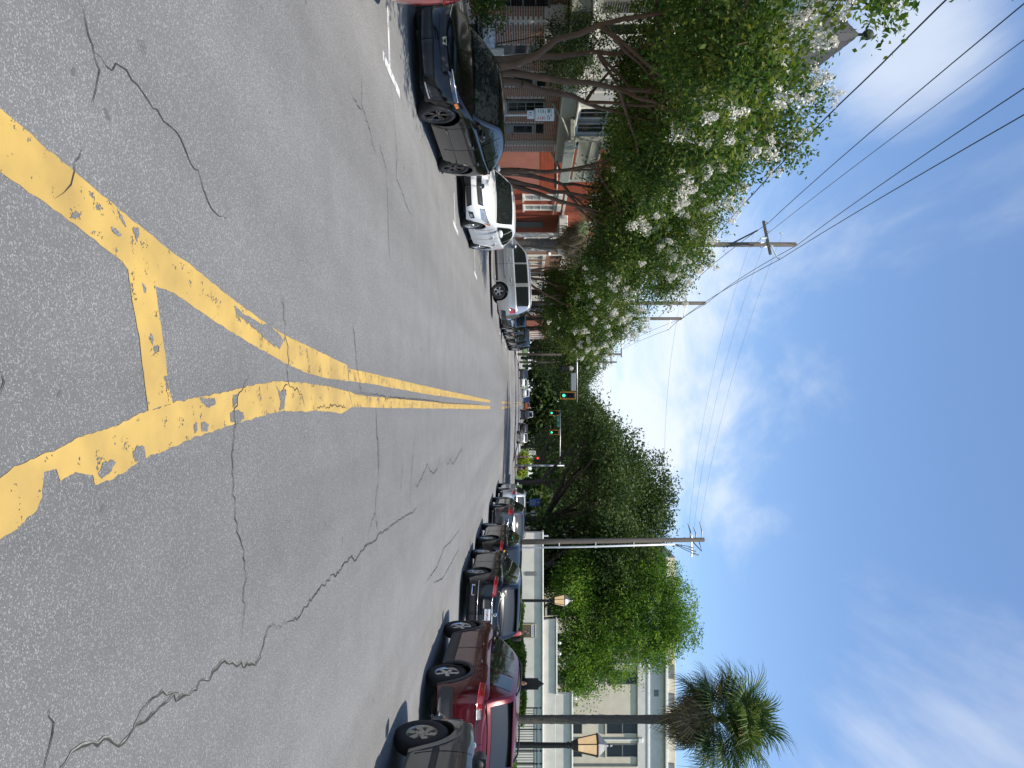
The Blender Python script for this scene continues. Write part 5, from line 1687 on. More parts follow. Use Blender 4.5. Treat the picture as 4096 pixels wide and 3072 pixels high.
LP = [(-9.2, 41.3, 17.3), (-7.4, 52.8, 14.9), (-7.4, 62.5, 15.2), (-7.5, 110, 16.0), (-7.6, 133, 18.2)]
labs = ['tall wooden pole with braced crossarm rising above the left trees', 'grey wooden pole second along the left street side', 'brown pole with transformer cans and curved street-light arm on the left', 'far pole with crossarms on the left skyline, nearer of two', 'far pole on the left skyline, farther of two']
poles = []
for (x, y, h), lb in zip(LP, labs):
    poles.append(pole(x, y, h, 0, lb, 0.17 if y < 100 else 0.2))
p0 = poles[0]
part('crossarm', moved(bbox(-1.25, 1.25, -0.06, 0.06, -0.07, 0.07, 0.01), Matrix.Translation((-0.35, -0.25, 15.55)) @ Matrix.Rotation(-0.5, 4, 'Z')), POLEW, p0)
part('brace', tube([(0, -0.15, 13.50), (-0.75, -0.3, 15.00)], 0.045, 6), BLACKM, p0)
part('steel_arm', tube([(0, -0.1, 15.80), (0.85, -0.2, 16.20)], 0.035, 6), PVC, p0)
for p in ((-1.35, 0.25, 15.65), (-0.75, -0.05, 15.65), (0.2, -0.55, 15.65), (0.85, -0.2, 16.20), (0, 0, 17.30), (-0.6, -0.2, 16.30)):
    insulator(p0, p)
for k in range(3):
    part('cutout', tube([(-0.3 + 0.25 * k, -0.35, 15.50), (-0.25 + 0.25 * k, -0.5, 15.10)], 0.05, 7), PVC, p0)
p1, p2 = poles[1], poles[2]
part('steel_arm', tube([(-0.9, -0.1, 13.3), (0, 0, 13.6), (0.95, 0.1, 13.3)], 0.035, 6), GALV, p1)
for p in ((-0.9, -0.1, 13.3), (0.95, 0.1, 13.3), (0, 0, 14.9)):
    insulator(p1, p)
part('steel_arm', tube([(0, 0, 14.3), (0.95, 0.1, 14.0)], 0.035, 6), GALV, p2)
insulator(p2, (0.95, 0.1, 14.0))
for a in (-0.35, 0.35):
    part('transformer', lathe([(0.2, 11.4), (0.22, 11.45), (0.22, 12.3), (0.18, 12.38), (0.05, 12.42)], 12), mat('transformer_grey', (0.36, 0.38, 0.39), 0.5, var=0.1), p2, True, (a - 0.25, -0.2, 0))
part('light_arm', tube([(0.1, 0, 9.2), (1.0, 0, 9.85), (2.0, 0, 10.0), (2.7, 0, 9.95)], 0.04, 6), GALV, p2)
part('luminaire', bbox(2.6, 3.4, -0.14, 0.14, 9.88, 10.02, 0.05), GALV, p2)
for t, hs_ in ((poles[3], (14.4, 13.2)), (poles[4], (15.6, 14.6))):
    for hh in hs_:
        part('crossarm', bbox(-1.5, 1.5, -0.07, 0.07, hh, hh + 0.16, 0.01), POLEW, t)
        for xx in (-1.4, -0.7, 0.7, 1.4):
            insulator(t, (xx, 0, hh + 0.16), s=1.4)
# right-hand pole with conduit and cut-outs
pr = pole(8.05, 41.0, 11.9, -0.012, 'leaning wooden pole with white conduit on the right pavement', 0.16)
part('conduit', tube([(0.32, -0.12, 0.1), (0.30, -0.12, 5), (0.22, -0.1, 10.2)], 0.055, 10), PVC, pr, True)
for zz in (1.2, 3.5, 5.6, 7.8, 9.6):
    part('standoff', bbox(0.05, 0.38, -0.14, -0.10, zz, zz + 0.06, 0.008), GALV, pr)
for k, dx in enumerate((0.35, 0.55, 0.75)):
    part('riser_cable', tube([(0.22, -0.1, 10.2), (0.3 + 0.1 * k, -0.1, 10.7), (dx, -0.1 - 0.1 * k, 11.0 + 0.15 * k)], 0.02, 5), WIRE, pr)
    part('cutout', tube([(dx, -0.15, 10.95 + 0.15 * k), (dx + 0.08, -0.3, 11.25 + 0.15 * k)], 0.045, 6), PVC, pr)
part('crossarm', tube([(-0.25, 0.0, 11.2), (0.95, -0.1, 11.15)], 0.045, 6), GALV, pr)
part('bracket', tube([(0, 0, 11.6), (0.65, -0.05, 11.75), (0.0, 0, 11.15)], 0.035, 5), BLACKM, pr)
for p in ((-0.45, 0.1, 11.1), (-0.5, 0, 11.75), (-0.35, 0, 11.4)):
    part('insulator_string', tube([(0, 0, p[2]), (p[0], p[1], p[2] + 0.05), (p[0] * 2.1, p[1], p[2] - 0.1)], [0.02, 0.045, 0.02], 6), mat('insulator_grey', (0.25, 0.25, 0.26), 0.4, var=0.1), pr)
# overhead wires, left side
W0 = []
span('three bare conductors running overhead from the braced pole toward the camera', [((-10.5, 41.5, 15.75), (-8.9, -12, 13.2), 0.7), ((-9.15, 41.3, 17.35), (-7.6, -12, 14.2), 0.9), ((-8.3, 41.1, 16.3), (-6.1, -12, 13.4), 0.65)])
span('thick twisted cable sagging along the left pavement through the tree tops', [((-9.3, 41.3, 12.3), (-8.4, -12, 11.4), 0.9, 0.022, 0.012)])
span('thin service conductor above the twisted cable on the left', [((-9.0, 41.3, 14.6), (-7.9, -12, 13.0), 0.5, 0.012)])
span('three conductors between the braced pole and the grey pole', [((-10.5, 41.5, 15.75), (-8.3, 52.7, 13.35), 0.3), ((-9.15, 41.3, 17.35), (-7.4, 52.8, 15.0), 0.35), ((-8.3, 41.1, 16.3), (-6.45, 52.9, 13.4), 0.3)])
span('conductors between the grey pole and the brown pole', [((-7.4, 52.8, 15.0), (-7.4, 62.5, 15.25), 0.1), ((-6.45, 52.9, 13.4), (-6.45, 62.6, 14.1), 0.1), ((-8.3, 52.7, 13.4), (-7.5, 62.5, 13.2), 0.1)])
span('conductors swooping from the brown pole to the far crossarm poles', [((-7.4, 62.5, 15.25), (-7.5, 110, 16.0), 1.5, 0.014), ((-6.45, 62.6, 14.1), (-6.1, 110, 14.6), 1.5, 0.014), ((-7.5, 62.5, 12.9), (-8.2, 110, 13.4), 1.6, 0.014)])
span('wires between the two far crossarm poles', [((-7.5, 110, 16.0), (-7.6, 133, 18.2), 0.3, 0.016), ((-6.1, 110, 14.6), (-6.2, 133, 15.8), 0.3, 0.016)])
span('three fine wires crossing the sky from the right pole to the left pole', [((7.1, 41, 11.65), (-9.8, 41.3, 16.5), 0.55, 0.005), ((7.2, 41, 11.3), (-9.9, 41.3, 15.7), 0.6, 0.005), ((7.3, 41, 11.0), (-10.0, 41.3, 14.9), 0.6, 0.005)])
span('single fine wire crossing from the right pole to the grey left pole', [((7.9, 41, 9.7), (-7.4, 52.8, 13.0), 0.5, 0.006)])
span('pair of wires over the crossing beyond the signals', [((-7.5, 110, 12.0), (9.5, 118, 12.6), 0.6, 0.012), ((-7.5, 110, 13.4), (9.5, 118, 14.2), 0.6, 0.012)])

# traffic signals
SIGY = mat('signal_yellow', (0.50, 0.22, 0.01), 0.5, var=0.1)
SIGB = mat('signal_black', (0.008, 0.008, 0.009), 0.5, var=0.1)
GREEN = mat('green_lens', (0.1, 0.8, 0.5), 0.3, var=0.02, emit=((0.06, 1.0, 0.50), 1.6))
OFFL = mat('dark_lens', (0.02, 0.012, 0.01), 0.3, var=0.2)
REDL = mat('red_lens', (0.6, 0.05, 0.02), 0.3, var=0.02, emit=((1.0, 0.10, 0.03), 1.2))


def signal(loc, label, back=False, s=1.0):
    t = thing('traffic_signal', label, 'traffic signal', loc, (0, 0, PI if back else 0), 'signal heads over the crossing')
    t.scale = (s, s, s)
    bp = part('backplate', bbox(-0.30, 0.30, 0.0, 0.02, -0.66, 0.66, 0.005), SIGB, t)
    if not back:
        part('reflective_border', join(bbox(-0.33, -0.27, -0.012, 0.0, -0.69, 0.69, .003), bbox(0.27, 0.33, -0.012, 0, -0.69, 0.69, .003), bbox(-0.27, 0.27, -0.012, 0, 0.63, 0.69, .003), bbox(-0.27, 0.27, -0.012, 0, -0.69, -0.63, .003)), SIGY, bp)
    part('housing', bbox(-0.17, 0.17, -0.10, 0.20, -0.56, 0.56, 0.03), SIGB, t)
    for k, z in enumerate((-0.37, 0.0, 0.37)):
        ln = part('lens', moved(lathe([(0.135, 0), (0.13, 0.015), (0.08, 0.035), (0.001, 0.042)], 18, 'Z', False), facing((0, -0.10, z), (0, -1, 0))), GREEN if k == 0 and not back else OFFL, t, True)
        V, F = [], []
        for i in range(13):
            a = PI * (-0.12 + 1.24 * i / 12)
            for d in (0, 0.2):
                V.append((0.145 * math.cos(a), -0.10 - d, z + 0.145 * math.sin(a)))
        part('visor', (V, [(2 * i, 2 * i + 1, 2 * i + 3, 2 * i + 2) for i in range(12)]), SIGB, t, True)
    part('clamp', bbox(-0.05, 0.05, 0.02, 0.32, 0.40, 0.50, 0.01), GALV, t)
    return t


def mast(x, y, z, x_end, label):
    t = thing('signal_mast', label, 'mast arm', (x, y, -0.03))
    part('pole', lathe([(0.17, 0), (0.15, 0.1), (0.12, z + 0.6), (0.02, z + 0.65)], 12), GALV, t, True)
    part('arm', tube([(0, 0, z), ((x_end - x) * 0.5, 0, z + 0.06), (x_end - x, 0, z + 0.08)], [0.10, 0.075, 0.05], 8), GALV, t, True)
    return t


mast(-7.6, 63.2, 6.0, -0.05, 'grey mast arm reaching over the street from the left kerb')
signal((-0.64, 62.85, 5.22), 'nearest green signal with yellow border, hung on the left mast arm')
signal((-3.08, 63.5, 5.22), 'signal head seen from behind, dark, near the left mast arm middle', True)
sp = thing('signal_sign', 'blank grey back of a sign plate on the left mast arm', 'sign', (-1.86, 63.4, 5.72))
part('plate', bbox(-0.80, 0.80, 0, 0.02, -0.22, 0.22, 0.01), GALV, sp)
mast(8.6, 97.3, 6.0, 1.0, 'far grey mast arm reaching over the street from the right kerb')
signal((1.40, 97, 5.22), 'left one of the two far green signals', False)
signal((4.05, 97, 5.22), 'right one of the two far green signals beside the street-name sign', False)
gs = thing('street_name_sign', 'green street-name sign on the far mast arm between the two green signals', 'sign', (2.55, 97.05, 5.75))
part('plate', bbox(-0.82, 0.82, 0, 0.02, -0.21, 0.21, 0.01), mat('sign_green', (0.004, 0.12, 0.085), 0.5, var=0.05), gs)
part('legend', join(*[box(-0.62 + k * 0.13, -0.54 + k * 0.13, -0.006, -0.0005, -0.08, 0.08) for k in range(6)] + [box(0.5 + k * 0.13, 0.58 + k * 0.13, -0.006, -0.0005, -0.06, 0.06) for k in range(2)]), mat('sign_faded_white', (0.16, 0.3, 0.27), 0.6), gs)
stuff(gs.children[-1])
ped = thing('pedestrian_signal', 'small red pedestrian signal on a post at the far right corner', 'traffic signal', (8.1, 104, -0.03))
part('post', lathe([(0.06, 0), (0.05, 2.8)], 8), GALV, ped)
part('housing', bbox(-0.24, 0.24, -0.2, 0.1, 2.75, 3.3, 0.03), SIGB, ped)
part('lens', moved(lathe([(0.15, 0), (0.001, 0.02)], 12, 'Z', False), facing((0, -0.2, 3.05), (0, -1, 0))), REDL, ped)


def post_sign(name, label, loc, h, rz, boards):
    t = thing(name, label, 'sign', loc, (0, 0, rz))
    part('post', lathe([(0.03, 0), (0.03, h), (0.02, h + 0.01)], 8), GALV, t)
    for x0, x1, z0, z1, m, marks in boards:
        b = part('board', bbox(x0, x1, -0.05, -0.032, z0, z1, 0.006), m, t)
        for mm, rects in marks:
            q = part('print', join(*[box(a, b_, -0.0535, -0.0505, c, d) for a, b_, c, d in rects]), mm, b)
            stuff(q)
    return t


SGN, SRD, SBL = mat('sign_dark_green', (0.03, 0.16, 0.14), 0.5), mat('sign_red', (0.42, 0.03, 0.05), 0.5), mat('sign_blue', (0.004, 0.035, 0.17), 0.5, var=0.06)
frame_g = [(-0.145, 0.0, 1.965, 1.972), (-0.145, 0.0, 2.368, 2.375), (-0.12, -0.05, 2.04, 2.055), (-0.13, -0.03, 2.10, 2.115), (-0.12, -0.04, 2.15, 2.175), (-0.10, -0.02, 2.21, 2.225), (-0.125, -0.105, 2.27, 2.35), (-0.10, -0.085, 2.27, 2.33), (-0.08, -0.065, 2.27, 2.35), (-0.055, -0.04, 2.27, 2.33)]
frame_r = [(0.005, 0.14, 1.972, 1.98), (0.02, 0.14, 2.27, 2.282), (0.015, 0.04, 2.345, 2.375), (0.015, 0.04, 2.27, 2.30), (0.055, 0.12, 2.04, 2.055), (0.055, 0.12, 2.09, 2.105), (0.05, 0.12, 2.14, 2.165), (0.05, 0.12, 2.20, 2.215), (0.06, 0.12, 2.31, 2.335)]
post_sign('parking_sign', 'green and red lettered white parking sign on a thin post behind the black hatchback', (-7.25, 17.9, -0.03), 2.45, 0.15,
          [(-0.15, 0.15, 1.95, 2.44, PLATE, [(SGN, frame_g), (SRD, frame_r)]), (-0.10, 0.10, 1.76, 1.94, PLATE, [(SGN, [(-0.09, 0.09, 1.785, 1.79), (-0.09, 0.09, 1.91, 1.915), (-0.06, -0.03, 1.82, 1.87), (0.0, 0.02, 1.82, 1.87)])])])
post_sign('information_sign', 'blue information sign with fine white lettering past the silver-white SUV', (7.65, 54.5, -0.03), 2.65, 0.0,
          [(-0.29, 0.29, 1.80, 2.66, SBL, [(mat('sign_pale', (0.3, 0.36, 0.5), 0.6), [(-0.22, 0.22, 1.88 + k * 0.075, 1.905 + k * 0.075) for k in range(6)] + [(-0.03, 0.03, 2.42, 2.58)])])])
post_sign('small_white_sign', 'small grey-white sign right of the blue information sign', (8.55, 55.0, -0.03), 2.4, 0.0, [(-0.19, 0.19, 1.98, 2.38, PLATE, [(INK, [(-0.14, 0.14, 2.27, 2.31), (-0.14, 0.02, 2.10, 2.12)])])])
for lb, x, y, z0 in (('white regulatory sign, upper of the pair beyond the shaded grey SUV', 7.5, 106.8, 2.0), ('white regulatory sign, nearer the trunk beyond the shaded grey SUV', 7.9, 112, 2.1)):
    post_sign('regulatory_sign', lb, (x, y, -0.03), z0 + 0.75, 0, [(-0.3, 0.3, z0, z0 + 0.75, mat('sign_white', (0.5, 0.5, 0.5), .6), [(INK, [(-0.2, 0.2, z0 + 0.5, z0 + 0.56), (-0.2, 0.2, z0 + 0.3, z0 + 0.36)])])])
cbx = thing('control_cabinet', 'green metal box on a white post beside the wall end', 'cabinet', (8.9, 47.5, -0.03))
part('post', lathe([(0.06, 0), (0.06, 3.1)], 8), PVC, cbx)
part('box', bbox(-0.16, 0.16, -0.24, -0.04, 1.9, 2.35, 0.02), mat('box_green', (0.03, 0.10, 0.075), 0.5, var=0.1), cbx)
bn = thing('waste_bin', 'black litter bin with a clear plastic liner beside the brick pier', 'bin', (-10.55, 20.4, -0.03))
part('drum', lathe([(0.27, 0), (0.30, 0.05), (0.31, 0.75), (0.29, 0.78)], 18), BLACKM, bn, True)
part('liner', lathe([(0.33, 0.50), (0.34, 0.70), (0.335, 0.80), (0.30, 0.83), (0.27, 0.78), (0.05, 0.74)], 22, 'Z', False), mat('clear_film', (0.5, 0.52, 0.53), 0.18, var=0.5, scale=9, bump=0.8, bscale=12), bn, True)
for k, (y, lb) in enumerate(((26.0, 'dark planter tub with ferns beside the old house door'), (22.6, 'pale planter trough with spider plant beneath the old house board'))):
    pt = thing('planter', lb, 'planter', (-11.2, y, -0.03))
    part('tub', lathe([(0.2, 0), (0.26, 0.4), (0.28, 0.42), (0.25, 0.42)], 14), GREYD if k == 0 else STUCCO, pt, True)

# ---------------------------------------------------------------- vegetation


def np_mesh(name, V, nq, m, tint=None, k=4):
    me = bpy.data.meshes.new(name)
    me.vertices.add(len(V))
    me.vertices.foreach_set('co', V.astype(np.float32).ravel())
    me.loops.add(nq * k)
    me.loops.foreach_set('vertex_index', np.arange(nq * k, dtype=np.int32))
    me.polygons.add(nq)
    me.polygons.foreach_set('loop_start', np.arange(0, nq * k, k, dtype=np.int32))
    me.update(calc_edges=True)
    if tint is not None:
        a = me.attributes.new('tint', 'FLOAT', 'FACE')
        a.data.foreach_set('value', tint.astype(np.float32))
    me.materials.append(m)
    return me


def unit(a):
    return a / np.maximum(np.linalg.norm(a, axis=-1, keepdims=True), 1e-6)


def leaf_quads(P, L, W, rs, up=0.35, droop=0.3, outward=None):
    n = len(P)
    d = rs.normal(size=(n, 3))
    if outward is not None:
        d += outward * 0.9
    d[:, 2] -= droop
    d = unit(d)
    nn = rs.normal(size=(n, 3))
    nn[:, 2] += up * 3
    s = unit(np.cross(d, nn))
    u = np.cross(s, d)
    l = (L * rs.uniform(0.7, 1.3, n))[:, None]
    w = (W * rs.uniform(0.7, 1.3, n))[:, None]
    V = np.empty((n, 4, 3))
    V[:, 0] = P
    V[:, 1] = P + d * l * 0.45 + s * w * 0.5 + u * w * 0.12
    V[:, 2] = P + d * l
    V[:, 3] = P + d * l * 0.45 - s * w * 0.5 + u * w * 0.12
    return V.reshape(-1, 3)


def blob_points(blobs, nc, rs, shell=0.42, squash=0.75):
    B = np.array(blobs, float)
    wt = (B[:, 3] * B[:, 4] * B[:, 5]) ** (2 / 3)
    i = rs.choice(len(B), nc, p=wt / wt.sum())
    d = unit(rs.normal(size=(nc, 3)))
    low = d[:, 2] < -0.2
    d[low, 2] *= squash
    r = rs.uniform(0, 1, nc) ** shell
    lump = 1 + 0.16 * np.sin(d[:, 0] * 7 + i * 2.1) * np.cos(d[:, 1] * 6 + i) + 0.12 * np.sin(d[:, 2] * 9 + i)
    P = B[i, :3] + d * (r * lump)[:, None] * B[i, 3:]
    return P, d * r[:, None], i


def foliage(name, blobs, n, L, W, m, seed, parent, sig=0.28, per=34, shell=0.42, droop=0.3, pts=None):
    rs = np.random.RandomState(seed)
    nc = max(8, n // per)
    C, D, _ = blob_points(blobs, nc, rs, shell)
    k = rs.randint(0, nc, n)
    s = sig * rs.uniform(0.5, 1.5, nc)[k][:, None]
    P = C[k] + np.clip(rs.normal(size=(n, 3)), -1.35, 1.35) * s * np.array([1, 1, 0.75])
    V = leaf_quads(P, L, W, rs, droop=droop, outward=D[k])
    ct = rs.uniform(0, 0.5, nc)
    t = ct[k] + rs.uniform(0, 0.28, n)
    o = obj(name, np_mesh(name, V, n, m, t), parent)
    return o, C, D


def limb(a, b, r0, r1, rs, n=7, bend=0.12, rise=0.2):
    a, b = np.array(a, float), np.array(b, float)
    d = np.linalg.norm(b - a)
    off = rs.normal(size=3) * d * bend
    off[2] = abs(off[2]) * rise
    pts, rad = [], []
    for i in range(n + 1):
        f = i / n
        w = rs.normal(size=3) * d * 0.007 * (0 < i < n)
        pts.append(a + (b - a) * f + off * math.sin(PI * f) + w)
        rad.append(r0 + (r1 - r0) * f ** 0.8)
    return tube(pts, rad, 8, False), pts


def tree(name, label, cat, base, blobs, n, L, W, lm, bark, seed, stems=3, r0=0.12, fork=0.9, sig=0.28, per=34, shell=0.42, group=None, droop=0.3, twigs=40, crown='crown'):
    """blobs are in world metres; everything is stored relative to the base"""
    rs = np.random.RandomState(seed)
    t = thing(name, label, cat, base, group=group)
    bb = [(x - base[0], y - base[1], z - base[2], a, b, c) for x, y, z, a, b, c in blobs]
    parts = []
    ends = []
    if stems > 1:
        for k in range(stems):
            a = 2 * PI * k / stems + rs.uniform(-.4, .4)
            f = np.array([0.10 * math.cos(a), 0.10 * math.sin(a), -0.05])
            tgt = bb[k % len(bb)]
            knee = np.array([tgt[0] * 0.22 + 0.15 * math.cos(a), tgt[1] * 0.22 + 0.15 * math.sin(a), fork + rs.uniform(-.2, .5)])
            vf, p = limb(f, knee, r0, r0 * 0.8, rs, 5, 0.02)
            parts.append(vf)
            vf, p = limb(p[-1], np.array(tgt[:3]) - [0, 0, tgt[5] * 0.2], r0 * 0.8, r0 * 0.26, rs, 9, 0.035)
            parts.append(vf)
            ends.append(p)
        fk = knee
    else:
        vf, p = limb((0, 0, -0.1), (bb[0][0] * 0.1, bb[0][1] * 0.1, fork), r0, r0 * 0.8, rs, 7, 0.03)
        V = vf[0]
        parts.append(vf)
        ends.append(p[-3:])
        fk = p[-1]
    for q in bb[(stems if stems > 1 else 0):]:
        vf, p = limb(fk if stems == 1 else ends[rs.randint(len(ends))][4], (q[0], q[1], q[2] - q[5] * 0.15), r0 * (0.6 if stems == 1 else 0.42), r0 * 0.12, rs, 9, 0.05)
        parts.append(vf)
        ends.append(p)
    cr, C, D = foliage(crown, bb, n, L, W, lm, seed + 1, t, sig, per, shell, droop)
    for k in range(twigs):
        e = ends[rs.randint(len(ends))]
        s_ = e[rs.randint(len(e) // 2, len(e))]
        c = C[rs.randint(len(C), size=60)]
        j = np.argmin(np.linalg.norm(c - s_, axis=1))
        vf, p = limb(s_, c[j], r0 * 0.16, r0 * 0.05, rs, 4, 0.08)
        parts.append(vf)
    part('trunk', join(*parts), bark, t, True)
    return t, C, D


# blossom panicles
rs0 = np.random.RandomState(77)


def panicle(seed, m):
    rs = np.random.RandomState(seed)
    n = 150
    u = rs.uniform(0, 1, n)
    r = (0.15 * (1 - u) ** 0.6 + 0.03) * (0.8 + 0.35 * np.sin(rs.uniform(0, 6, n)))
    a = rs.uniform(0, 2 * PI, n)
    P = np.c_[r * np.cos(a) * rs.uniform(.6, 1, n), r * np.sin(a) * rs.uniform(.6, 1, n), u * 0.34 - 0.12]
    d = unit(rs.normal(size=(n, 3)) + np.c_[np.cos(a), np.sin(a), 0.4 * np.ones(n)])
    x = unit(np.cross(d, rs.normal(size=(n, 3))))
    y = np.cross(d, x)
    s = 0.021 * rs.uniform(.6, 1.4, n)[:, None]
    V = np.stack([P - x * s, P - y * s, P + x * s + d * 0.008, P + y * s], 1).reshape(-1, 3)
    return np_mesh('blossom', V, n, m, rs.uniform(0, .6, n))


PAN = [panicle(k, LF_WHITE) for k in range(5)]
PANP = [panicle(20 + k, LF_PINK) for k in range(2)]


def blossoms(t, C, D, n, seed, meshes=PAN, sel=None, sc_=(0.5, 1.05), name='blossom'):
    rs = np.random.RandomState(seed)
    r = np.linalg.norm(D, axis=1)
    ex = np.array([np.sum((C[:, 2] > c[2] + 0.3) & (np.hypot(C[:, 0] - c[0] - 0.3, C[:, 1] - c[1] + 0.3) < 0.9)) for c in C])
    ok = np.where((r > 0.7) & (ex < np.percentile(ex, 45)))[0] if sel is None else sel
    for k in rs.choice(ok, min(n, len(ok)), replace=False):
        for q in range(rs.randint(1, 3)):
            p = C[k] + D[k] * 0.2 + rs.normal(size=3) * 0.13
            o = obj(name, meshes[rs.randint(len(meshes))], t, p, (rs.uniform(-.9, .9), rs.uniform(-.9, .9), rs.uniform(0, 6)))
            s = rs.uniform(*sc_)
            o.scale = (s, s, s * rs.uniform(.8, 1.2))


CG = 'white crape myrtles along the left pavement'
t, C, D = tree('crape_myrtle', 'white crape myrtle nearest the camera, only its top and side entering the frame', 'tree', (-8.2, 9.0, -0.03),
               [(-7.6, 8.8, 6.3, 2.0, 2.4, 2.0), (-6.6, 7.9, 6.2, 1.2, 1.7, 1.2), (-5.95, 10.0, 6.95, 0.5, 0.6, 0.4), (-9.2, 10.6, 5.2, 1.6, 1.5, 1.7), (-5.4, 7.4, 5.6, 1.1, 1.6, 1.1), (-4.5, 5.5, 5.4, 1.0, 1.2, .9), (-4.9, 10.2, 4.7, .95, 1.2, .75), (-5.9, 10.9, 4.5, 1.0, 1.3, .8)], 56000, 0.10, 0.055, LF_CR, BARKC, 11, 3, 0.09, 1.0, 0.22, 30, group=CG)  # crown lobes outside the frame are shaped to shade the near left kerb
blossoms(t, C, D, 90, 5)
t, C, D = tree('crape_myrtle', 'white crape myrtle with reddish trunks behind the black hatchback', 'tree', (-8.05, 17.2, -0.03),
               [(-8.3, 15.2, 6.0, 1.9, 1.9, 1.6), (-7.3, 18.6, 5.6, 1.9, 2.2, 1.9), (-9.2, 18.0, 6.2, 2.0, 2.2, 1.8), (-7.0, 16.6, 7.3, 1.7, 1.9, 1.25), (-6.1, 17.9, 6.6, 1.2, 1.5, 1.3), (-5.95, 15.4, 6.9, 0.75, 1.0, 0.8), (-8.6, 20.4, 5.2, 1.9, 1.8, 1.7), (-9.6, 14.2, 4.6, 1.1, 1.2, 1.5), (-5.5, 15.2, 7.5, 0.45, 0.5, 0.4), (-6.4, 20.2, 5.3, 1.3, 1.5, 1.4), (-8.5, 15.6, 5.2, 1.5, 1.6, 1.0), (-7.5, 19.0, 5.0, 1.5, 1.8, 1.0), (-9.5, 19.4, 4.9, 1.6, 1.8, 1.0), (-6.2, 16.6, 5.6, 1.3, 1.8, 1.2), (-5.0, 12.7, 5.1, .9, 1.4, .75), (-6.4, 13.4, 4.9, 1.1, 1.3, .9)],
               86000, 0.10, 0.055, LF_CR, BARKC, 21, 4, 0.115, 1.5, 0.22, 30, group=CG, twigs=60)
blossoms(t, C, D, 185, 6)
t, C, D = tree('crape_myrtle', 'white and pink crape myrtle with dark leaning stems in front of the red house', 'tree', (-8.1, 24.8, -0.03),
               [(-8.4, 23.6, 5.6, 1.9, 2.0, 1.7), (-7.2, 26.2, 6.0, 2.0, 2.2, 2.0), (-6.2, 27.6, 7.2, 1.8, 2.2, 1.5), (-8.2, 27.4, 5.4, 2.0, 2.2, 2.0), (-6.2, 24.6, 7.2, 1.5, 1.7, 1.4), (-5.2, 28.6, 6.2, 1.5, 1.8, 1.5), (-5.6, 25.8, 6.0, 1.2, 1.5, 1.3), (-7.6, 25.2, 8.0, 1.4, 1.6, 1.1), (-6.0, 29.8, 5.0, 1.4, 1.5, 1.4), (-4.6, 28.4, 7.4, .8, .9, .7), (-8.2, 24.4, 5.3, 1.7, 1.8, 1.0), (-7.4, 26.8, 5.0, 1.7, 1.8, 1.0), (-6.8, 30.0, 5.8, 1.4, 1.4, 1.9), (-6.6, 29.8, 8.0, 1.2, 1.3, 1.2), (-5.8, 24.4, 5.4, 1.2, 1.6, 1.1)],
               90000, 0.105, 0.06, LF_CR, BARKC, 31, 4, 0.12, 1.0, 0.24, 30, group=CG, twigs=60)
blossoms(t, C, D, 190, 7)
up_ = np.where(D[:, 2] > 0.3)[0]
blossoms(t, C, D, 7, 8, PANP, up_[np.argsort(C[up_, 2])[-60:]], name='pink_blossom')
t, C, D = tree('crape_myrtle', 'low spreading white crape myrtle above the silver SUV, past the side street', 'tree', (-8.3, 44.8, -0.03),
               [(-8.2, 43.8, 5.6, 2.4, 2.2, 2.1), (-6.9, 45.6, 6.0, 2.4, 2.4, 2.2), (-5.7, 44.6, 5.4, 1.8, 1.9, 1.8), (-7.2, 46.8, 4.0, 2.2, 2.2, 1.6), (-5.0, 46.2, 6.6, 1.6, 1.8, 1.5), (-8.6, 46.8, 7.2, 2.2, 2.2, 1.9), (-5.6, 47.4, 8.1, 1.6, 1.6, 1.2), (-4.1, 46.4, 5.2, 1.1, 1.3, 1.2)],
               64000, 0.13, 0.07, LF_CR, BARKC, 41, 3, 0.12, 1.1, 0.28, 30, group=CG, twigs=50)
blossoms(t, C, D, 130, 9, sc_=(0.8, 1.3))
t, C, D = tree('crape_myrtle', 'white crape myrtle beside the tall teal utility vehicle before the signals', 'tree', (-8.3, 58.0, -0.03),
               [(-8.0, 57.4, 5.6, 2.6, 2.6, 2.4), (-6.4, 58.8, 6.2, 2.3, 2.4, 2.3), (-5.2, 58.0, 5.4, 1.8, 1.9, 1.8), (-6.6, 60.6, 7.8, 2.2, 2.2, 1.8), (-4.4, 59.6, 7.4, 1.4, 1.6, 1.5), (-7.0, 58, 3.8, 2.0, 2.2, 1.4)],
               30000, 0.14, 0.075, LF_CR, BARKC, 51, 3, 0.13, 1.1, 0.3, 28, group=CG, twigs=40)
blossoms(t, C, D, 90, 10, sc_=(0.8, 1.4))

# understorey shrubs against the old house and the red house corner
for k, (b, bl, lb) in enumerate((((-10.8, 22.2, -0.03), [(-10.9, 22.0, 2.7, .9, 1.3, 1.0), (-10.8, 23.2, 3.3, .8, 1.0, .9), (-10.9, 20.9, 3.4, .9, 1.0, 1.0)], 'dark glossy shrub trained up beside the brick pier'), ((-9.5, 12.5, -0.03), [(-9.6, 12.8, 0.75, .7, 1.3, .5), (-9.4, 14.8, .7, .6, 1.2, .5), (-9.7, 17.0, .75, .6, 1.1, .5)], 'leafy low shrub bed behind the black hatchback'))):
    tree('shrub', lb, 'shrub', b, bl, 9000, 0.075, 0.045, LF_OAK if k == 0 else LF_CR, BARKO, 70 + k, 3, 0.03, 0.3, 0.16, 26, group=None, twigs=10)

